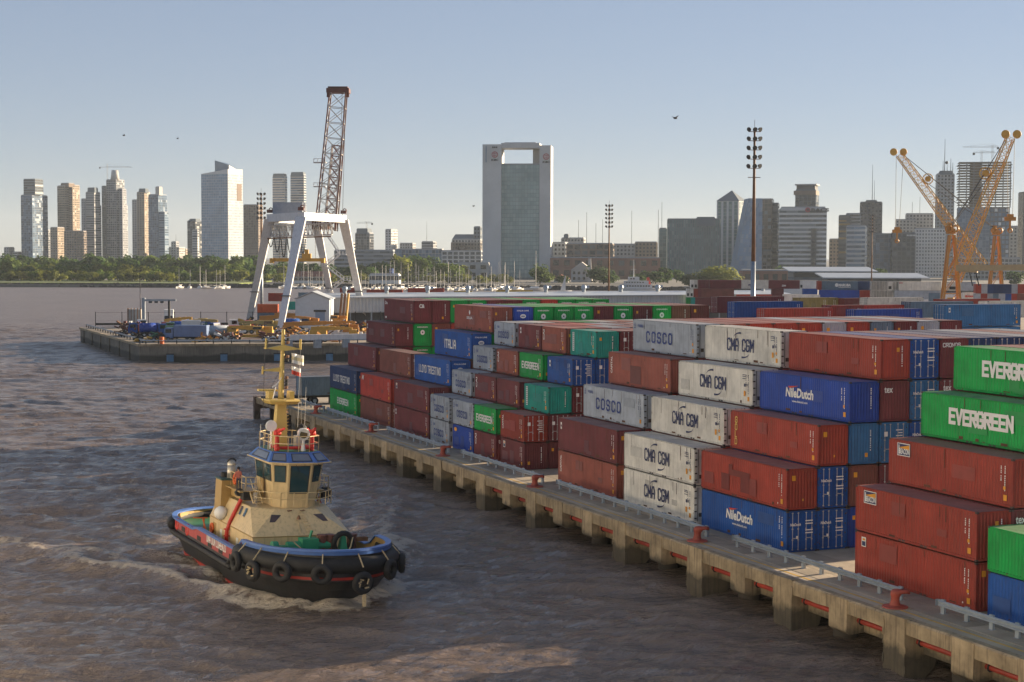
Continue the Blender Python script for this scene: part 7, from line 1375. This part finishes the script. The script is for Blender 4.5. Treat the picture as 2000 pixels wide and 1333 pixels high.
    mb = MB(); mb.box(1.0, 1.8, -1.95, -1.9, 5.2, 6.8); mb.build('door', m_tan, wh)
    for q in ((4.62, -.4), (4.1, -1.5), (4.1, 1.5)): mb = MB(); mb.bar((q[0], q[1], 8.15), (q[0]+.06, q[1]+.35, 7.6), .03); mb.build('wiper', m_dark, wh)
    # the same octagon carries the blue visor with skylights
    v0, v1 = octo(5.0, 2.36, -1.7, 1.06, 8.34), octo(4.05, 1.85, -1.0, .86, 9.0); mb = MB(); mb.loft([octo(5.04, 2.4, -1.75, 1.08, 8.3), v0, v1], 0, True, True, True); vs = mb.build('visor_roof', m_tugblue, t)
    mb = MB(); mb.loft([octo(5.08, 2.44, -1.78, 1.1, 8.27), octo(5.08, 2.44, -1.78, 1.1, 8.33)], 0, True, True, True); mb.build('eave_strip', m_cream, vs)
    for i, j in ((0, 1), (1, 2), (7, 0), (2, 3), (6, 7)): pane(i, j, .16, .84, 8.45, 8.86, 'skylight', vs, v0, v1, m_skylight, .025)
    mb = MB(); mb.add(octo(4.0, 1.81, -.95, .84, 9.012), [tuple(range(8))]); mb.build('roof_deck', m_deckgreen, vs)
    railing([(p[0], p[1]) for p in octo(3.95, 1.78, -.9, .82, 0)]+[(3.95, -.82)], 9.0, 1.15, 'roof_railing', m_cream, 1.0, vs)
    # roof gear
    for s in (-1, 1):
        mb = MB(); mb.tube((2.9, s*1.35, 9.0), (2.9, s*1.35, 10.2), .2, .16, 10); mb.ball((2.9, s*1.35, 10.3), .3, 10, 6); mb.tube((2.9, s*1.35, 10.35), (4.0, s*1.2, 10.75), .14, .1, 8); mb.bar((2.9, s*1.35, 10.2), (2.5, s*1.1, 10.6), .12); mb.build('fire_monitor', m_firered, t)
        mb = MB(); mb.tube((1.5, s*1.3, 9.2), (3.2, s*1.3, 9.2), .13, n=8); mb.build('monitor_pipe', m_firered, t)
    mb = MB(); mb.tube((2.9, -1.25, 9.2), (2.9, 1.25, 9.2), .13, n=8); mb.build('monitor_pipe', m_firered, t)
    mb = MB(); mb.tube((3.3, .55, 9.0), (3.3, .55, 10.0), .2, .06, 8); mb.build('searchlight_stand', m_white, t)
    mb = MB(); mb.tube((2.85, .55, 10.35), (3.4, .53, 10.25), .34, .42, 16); mb.torus((3.42, .53, 10.25), (1, 0, -.2), .42, .06, 16, 6); sl_ = mb.build('searchlight', m_white, t); mb = MB(); mb.tube((3.4, .53, 10.25), (3.43, .53, 10.25), .3, .3, 14); mb.build('lens', mat('brass_lens', (.16, .13, .06), .2, .1, metal=.6), sl_)
    mb = MB(); mb.tube((1.8, -1.5, 9.0), (1.8, -1.5, 10.5), .06, n=6); mb.tube((1.75, -1.5, 10.75), (1.95, -1.5, 10.75), .42, .42, 16); mb.build('round_antenna', m_white, t)
    mb = MB(); mb.cbox((1.2, .9, 9.5), (.7, .6, .9)); mb.build('roof_locker', CM['pale'], t); mb = MB(); mb.ball((.9, 1.2, 10.4), .42, 10, 6); mb.build('dark_cover', m_rubber, t)
    for y, h_ in ((1.75, 4.6), (-1.7, 1.8), (1.2, 6.5)): mb = MB(); mb.tube((1.0, y, 9.0), (1.0, y, 9.0+h_), .025, .012, 5); mb.build('whip_aerial', CM['pale'], t)
    # mast
    mb = MB(); mb.hexa([(.0, -.5, 9.0), (.9, -.5, 9.0), (.9, .5, 9.0), (0, .5, 9.0)], [(.1, -.34, 12.4), (.7, -.34, 12.4), (.7, .34, 12.4), (.1, .34, 12.4)]); mb.tube((.4, 0, 12.4), (.4, 0, 17.9), .24, .13, 10); ma = mb.build('mast', m_mast, t)
    mb = MB(); mb.loft([[(.4+x*k, y*k, z) for x, y in ((-.7, -.75), (-.2, -1.45), (1.0, -1.2), (1.3, 0), (1.0, 1.2), (-.2, 1.45), (-.7, .75))] for z, k in ((12.3, .8), (12.55, 1.0), (12.65, 1.0))], 0, True, True, True); [mb.cbox((.4, y, 12.95), (.8, .35, .6)) for y in (-.9, .75)]; mb.build('radar_platform', m_mast, ma)
    mb = MB(); mb.box(-.2, .2, -1.7, -.2, 13.2, 13.35); mb.cbox((0, -.9, 13.1), (.3, .3, .3)); mb.build('radar_bar', m_mast, ma); mb = MB(); mb.loft([[(.9, -.9+.12*k, 13.6+z+.1*k*k*.2) for z in (-.06, .06)] for k in range(7)], 0, False); mb.tube((.9, -.8, 12.7), (.9, -.6, 13.6), .03, n=5); mb.build('radar_scanner', m_white, ma)
    mb = MB(); mb.hexa([(.3, -1.45, 16.42), (.5, -1.45, 16.42), (.5, 1.45, 16.42), (.3, 1.45, 16.42)], [(.3, -1.45, 16.5), (.5, -1.45, 16.5), (.5, 1.45, 16.5), (.3, 1.45, 16.5)]); mb.loft([[(.4, -1.4, 16.46), (.4, 0, 16.75), (.4, 1.4, 16.46), (.4, 0, 16.3)], [(.75, -1.4, 16.46), (.75, 0, 16.75), (.75, 1.4, 16.46), (.75, 0, 16.3)]], 0, True, True, True); [mb.tube((.5, y, 16.4), (.5, y, 17.2), .09, n=6) for y in (-1.35, 1.35)]; mb.build('crosstree', m_mast, ma)
    mb = MB(); mb.hexa([(.3, -1.55, 14.75), (.5, -1.55, 14.75), (.5, -.1, 14.7), (.3, -.1, 14.7)], [(.3, -1.55, 14.82), (.5, -1.55, 14.82), (.5, -.1, 15.05), (.3, -.1, 15.05)]); mb.tube((.4, -1.5, 14.5), (.4, -1.5, 15.1), .08, n=6); mb.build('side_yard', m_mast, ma)
    for z in (11.4, 11.7, 12.0, 13.55, 13.8, 14.05, 14.3, 15.6, 15.9, 16.95, 17.2, 17.5): mb = MB(); mb.tube((.55, .36, z-.1), (.55, .36, z+.08), .13, .13, 8); mb.bar((.5, .1, z-.12), (.55, .4, z-.12), .06); mb.build('signal_lamp', m_rubber if int(z*10) % 2 == 0 else m_maststeel, ma)
    for k in range(12): mb = MB(); mb.bar((.5, .4, 9.6+k*.25), (.5, .62, 9.65+k*.25), .04); mb.build('mast_step', m_mast, ma)
    for y0, y1, z0_, z1_ in ((-1.4, -1.4, 16.4, 9.2), (1.4, 1.7, 16.4, 9.2), (-.1, -3.2, 15.0, 5.2)): mb = MB(); mb.tube((.4, y0, z0_), (.6 if y1 > -3 else -3.5, y1, z1_), .018, n=4); mb.build('halyard', m_wire, ma)
    fl = tag(thing('flag', 'white and yellow flag flying from the tug mast', 'flag', Vector(TUG_O)+TUG_H*.4+TUG_P*1.4+Vector((0, 0, 15.75)), math.atan2(TUG_H.y, TUG_H.x)), None); 
    def wave_flag(parent, cols, w_, h_, zz, name):
        for q, c in enumerate(cols):
            mb = MB(); a = zz+h_*(1-(q+1)/len(cols)); mb.loft([[(.12*math.sin(k*1.1+q*.2), k*w_/8, z-.03*k) for z in (a, a+h_/len(cols))] for k in range(9)], 0, False); mb.build(name, c, parent)
    wave_flag(fl, (m_white, mat('flag_cream', (.65,.58,.35), .7, .05), m_white), .95, .75, 0, 'stripe')
    f2 = thing('pennant', 'small red and white pennant below the tug flag', 'flag', Vector(TUG_O)+TUG_H*.4+TUG_P*1.4+Vector((0, 0, 14.9)), math.atan2(TUG_H.y, TUG_H.x)); wave_flag(f2, (m_white, m_redink), .7, .62, 0, 'stripe')
    # funnels
    for s in (-1, 1):
        mb = MB(); mb.hexa([(-3.9, s*2.15, 1.9), (-2.1, s*2.15, 1.9), (-2.1, s*3.7, 1.9), (-3.9, s*3.7, 1.9)] if s > 0 else [(-3.9, s*3.7, 1.9), (-2.1, s*3.7, 1.9), (-2.1, s*2.15, 1.9), (-3.9, s*2.15, 1.9)], [(-3.8, s*2.2, 6.6), (-2.2, s*2.2, 6.6), (-2.2, s*3.6, 6.6), (-3.8, s*3.6, 6.6)] if s > 0 else [(-3.8, s*3.6, 6.6), (-2.2, s*3.6, 6.6), (-2.2, s*2.2, 6.6), (-3.8, s*2.2, 6.6)]); fu = mb.build('funnel', m_tan, t)
        mb = MB(); mb.box(-3.85, -2.15, min(s*2.15, s*3.65), max(s*2.15, s*3.65), 6.6, 6.72); mb.build('funnel_top', mat('funnel_top_green', (.04,.09,.08), .6, .1), fu)
        mb = MB(); mb.tube((-2.7, s*2.7, 6.7), (-2.7, s*2.7, 7.7), .36, .36, 14); mb.ball((-2.75, s*2.7, 7.75), .37, 12, 6, 0, (1, 1, 1)); mb.build('exhaust_pipe', m_chrome, fu, True); mb = MB(); mb.torus((-2.85, s*2.7, 7.95), (1, 0, -.6), .3, .07, 12, 5); mb.build('exhaust_mouth', m_dark, fu); mb = MB(); mb.tube((-3.4, s*3.1, 6.7), (-3.4, s*3.1, 7.1), .25, n=10); mb.build('vent', m_dark, fu)
        mb = MB(); mb.ball((-1.6, s*3.75, 4.2), .52, 12, 8, 0, (1.35, 1, 1)); lr = mb.build('liferaft_canister', m_white, t, True); mb = MB(); mb.bar((-1.6, s*3.7, 3.7), (-1.6, s*3.7, 1.9), .14); mb.build('liferaft_cradle', m_cream, lr)
        for x, z, y in ((-.9, 6.45, 3.3), (-3.6, 2.75, 3.85)): mb = MB(); mb.torus((x, s*y, z), (0, 1, 0), .34, .1, 16, 6); mb.build('lifebuoy', m_orange, t, True)
        mb = MB(); pts = [Vector((1.0, s*3.0, 5.6)), Vector((.8, s*3.75, 3.9)), Vector((.75, s*3.95, 3.2)), Vector((.75, s*3.95, 1.95))]; mb.path(pts, .15, 10); [mb.tube(Vector((.75, s*3.95, z)), Vector((.75, s*3.95, z+.08)), .24, n=10) for z in (2.2, 2.8, 3.3)]; mb.cbox((.5, s*3.95, 2.2), (.5, .3, .6)); mb.build('fire_main', m_firered, t)
    # foredeck gear
    mb = MB(); mb.box(8.2, 9.2, -.9, .3, 1.9, 3.3); mb.box(8.3, 9.0, -2.6, -1.9, 1.9, 2.8); mb.tube((8.7, -1.9, 2.7), (8.7, -.9, 2.7), .4, n=12); mb.tube((8.7, .3, 2.75), (8.7, 1.3, 2.75), .3, n=12); mb.tube((8.7, -3.0, 2.6), (8.7, -2.6, 2.6), .55, n=14); mb.bar((8.6, -.2, 3.2), (8.5, 0, 3.8), .14); mb.hexa([(8.4, 1.9, 1.9), (9.2, 1.9, 1.9), (9.2, 2.6, 1.9), (8.4, 2.6, 1.9)], [(8.7, 2.1, 3.5), (8.9, 2.1, 3.5), (8.9, 2.4, 3.5), (8.7, 2.4, 3.5)]); mb.build('winch', m_winch, t).location.z = .5
    mb = MB(); mb.torus((9.0, 2.2, 2.9), (1, .1, 0), .72, .2, 18, 7); mb.build('hawser_reel', m_rubber, t, True).location.z = .5
    for y in (.75, 1.35, 3.0): mb = MB(); mb.tube((8.6, y, 1.9), (8.6, y, 3.45), .34, n=12); mb.tube((8.6, y, 3.4), (8.6, y, 3.5), .4, n=12); mb.build('towing_bitt', m_boomred, t).location.z = .5
    mb = MB(); mb.bar((8.6, 2.9, 3.1), (8.6, 4.2, 3.1), .3); mb.build('bitt_bar', m_maststeel, t).location.z = .5
    mb = MB(); mb.bar((9.1, -1.6, 3.2), (9.6, -.9, 2.5), .07); mb.path([Vector((9.1, 2.9, 3.3)), Vector((9.5, 2.6, 2.7)), Vector((9.7, 2.3, 2.3))], .05); mb.build('loose_rope', m_rope, t).location.z = .5; mb = MB(); mb.box(7.6, 10.4, -4.0, 4.4, 1.9, 2.42); mb.build('raised_foredeck', m_deckgreen, t)
    # aft deck gear
    mb = MB(); [mb.bar((-9+k*.9, -3.2, 1.96), (-8+k*.9, 3.0, 1.96), .12, .04) for k in range(5)]; mb.build('deck_ropes', mat('rope_green', (.25,.30,.08), .9, .2), t)['kind'] = 'stuff'; mb = MB(); mb.box(-8.5, -7.6, -.6, 1.2, 1.9, 2.9); mb.tube((-8, -1.2, 2.5), (-8, 1.8, 2.5), .5, n=12); mb.build('aft_winch', m_winch, t)
    mb = MB(); mb.bar((-6.8, -3.6, 1.95), (-7.4, -3.4, 3.0), .08); mb.bar((-5.8, -3.6, 1.95), (-7.2, -3.6, 3.0), .08); mb.bar((-7.4, -4.3, 3.0), (-7.2, -3.2, 3.0), .08); mb.build('gangway_frame', m_orange, t)
    for c_ in t.children:
        if c_.data and min(v.co.z for v in c_.data.vertices) > 4.75: c_.location.z += .4; c_.location.y += 0 if c_.name.startswith(('mast', 'whip', 'side')) else .35
    # crew member at the starboard rail
    p = Vector(TUG_O)+TUG_H*.3-TUG_P*2.75; o = thing('person', 'person with dark hair and reddish shirt standing at the tug rail', 'person', (p.x, p.y, 6.25), math.atan2(TUG_H.y, TUG_H.x)-.5)
    V_ = [(0, 0, .95), (0, 0, 1.15), (.02, 0, 1.38), (.03, 0, 1.5), (.05, 0, 1.66), (0, .1, .9), (.02, .11, .5), (-.02, .11, .06), (.1, .12, .03), (0, -.1, .9), (.03, -.11, .5), (0, -.11, .06), (.12, -.12, .03), (.02, .2, 1.4), (.08, .25, 1.13), (.3, .2, 1.05), (.37, .19, 1.06), (.02, -.2, 1.4), (.08, -.25, 1.13), (.3, -.2, 1.05), (.37, -.19, 1.06)]
    E_ = [(0, 1), (1, 2), (2, 3), (3, 4), (0, 5), (5, 6), (6, 7), (7, 8), (0, 9), (9, 10), (10, 11), (11, 12), (2, 13), (13, 14), (14, 15), (15, 16), (2, 17), (17, 18), (18, 19), (19, 20)]
    Rr = [.15, .14, .16, .06, .1, .1, .07, .05, .045, .1, .07, .05, .045, .07, .05, .04, .04, .07, .05, .04, .04]
    me = bpy.data.meshes.new('body'); me.from_pydata(V_, E_, []); bo = bpy.data.objects.new('body', me); COL.objects.link(bo); md = bo.modifiers.new('skin', 'SKIN'); 
    sv = me.skin_vertices[0].data if me.skin_vertices else None
    if sv is None: bpy.context.view_layer.objects.active = bo; sv = me.skin_vertices.new().data if hasattr(me.skin_vertices, 'new') else None
    if sv:
        for i, q in enumerate(Rr): sv[i].radius = (q, q)
        sv[0].use_root = True
    sb_ = bo.modifiers.new('sub', 'SUBSURF'); sb_.levels = sb_.render_levels = 1
    dg = bpy.context.evaluated_depsgraph_get(); m2 = bpy.data.meshes.new_from_object(bo.evaluated_get(dg)); bpy.data.objects.remove(bo)
    m2.materials.clear(); [m2.materials.append(q) for q in (mat('skin', (.45,.25,.17), .6, .05), mat('shirt_red', (.42,.12,.09), .8, .1), mat('trousers_dark', (.03,.035,.06), .8, .1))]
    for f in m2.polygons: f.material_index = 0 if f.center.z > 1.47 or (f.center.z < 1.12 and abs(f.center.y) > .15 and f.center.z > .98 and f.center.x > .12) else (1 if f.center.z > .96 else 2)
    link('body', m2, o); mb = MB(); mb.ball((.03, 0, 1.72), .125, 10, 6); mb.build('hair', m_rubber, o, True); mb = MB(); [mb.cbox((.15, y, 1.68), (.02, .03, .02)) for y in (-.04, .04)]; mb.cbox((.16, 0, 1.64), (.04, .03, .05)); mb.build('face', mat('skin_shadow', (.2,.1,.07), .6, .05), o)
# ------------------------------------------------------------------ the ship the view is taken from, alongside to the left
def build_ship():
    wh = mat('ship_white', (.78, .78, .77), .45, .03, scale=.05); t = thing('passenger_ship', 'white passenger ship from whose deck the harbour is seen', 'ship', (-2.5, 0, 0), 0)
    mb = MB(); mb.loft([[(-28 if k else -27, y, z) for y in ()] or [(-b, -150, z), (0, -150, z), (0, 162+z*.3, z), (-b*.35, 192+z*.9, z), (-b*.65, 192+z*.9, z), (-b, 162+z*.3, z)] for k, (b, z) in enumerate(((28, -1), (28, 13)))], 0, True, True, True); mb.build('hull', wh, t)  # unseen hull, lengthened forward so its sunlit side bounces more light onto the stacks
    for k in range(7):
        z = 13+k*2.9; y1 = 158-k*2.2; mb = MB(); mb.box(-26, -1.7, -146, y1-2, z+.25, z+2.9); sp = mb.build('deck_wall', wh, t)
        mb = MB(); mb.box(-27, 0, -148, y1, z, z+.22); mb.build('deck_slab', wh, t); mb = MB(); mb.box(-.12, -.06, -148, y1, z+.25, z+1.1); mb.build('balustrade', mat('ship_glass_rail', (.35,.42,.42), .1, .05), sp)
        mb = MB(); y = -144
        while y < y1-5: mb.box(-1.72, -1.66, y, y+1.9, z+.3, z+2.4); y += 3.4
        mb.build('cabin_doors', G_DARK[0], sp)['kind'] = 'stuff'
    for k in range(50): mb = MB(); mb.torus((.0, -140+k*5.8, 8.5), (1, 0, 0), .5, .08, 12, 5); mb.tube((-.05, -140+k*5.8, 8.5), (.03, -140+k*5.8, 8.5), .48, n=12, mi=1); mb.build('porthole', [wh, G_DARK[1]], t)
def build_haze(density):
    mb = MB(); mb.box(-9000, 9000, -500, 9000, -5, 215); m = bpy.data.materials.new('haze'); m.use_nodes = True; n = m.node_tree.nodes; n.clear(); o = n.new('ShaderNodeOutputMaterial'); v = n.new('ShaderNodeVolumePrincipled'); v.inputs['Color'].default_value = (.80, .90, 1.0, 1); v.inputs['Density'].default_value = density; v.inputs['Anisotropy'].default_value = .1
    m.node_tree.links.new(v.outputs[0], o.inputs['Volume']); h = mb.build('haze', m); h['kind'] = 'stuff'
build_water(); build_land(); build_pier(); build_quay(); city(); trees(); build_ship(); stack_yard(); build_tug(); harbour(); build_haze(.00005)
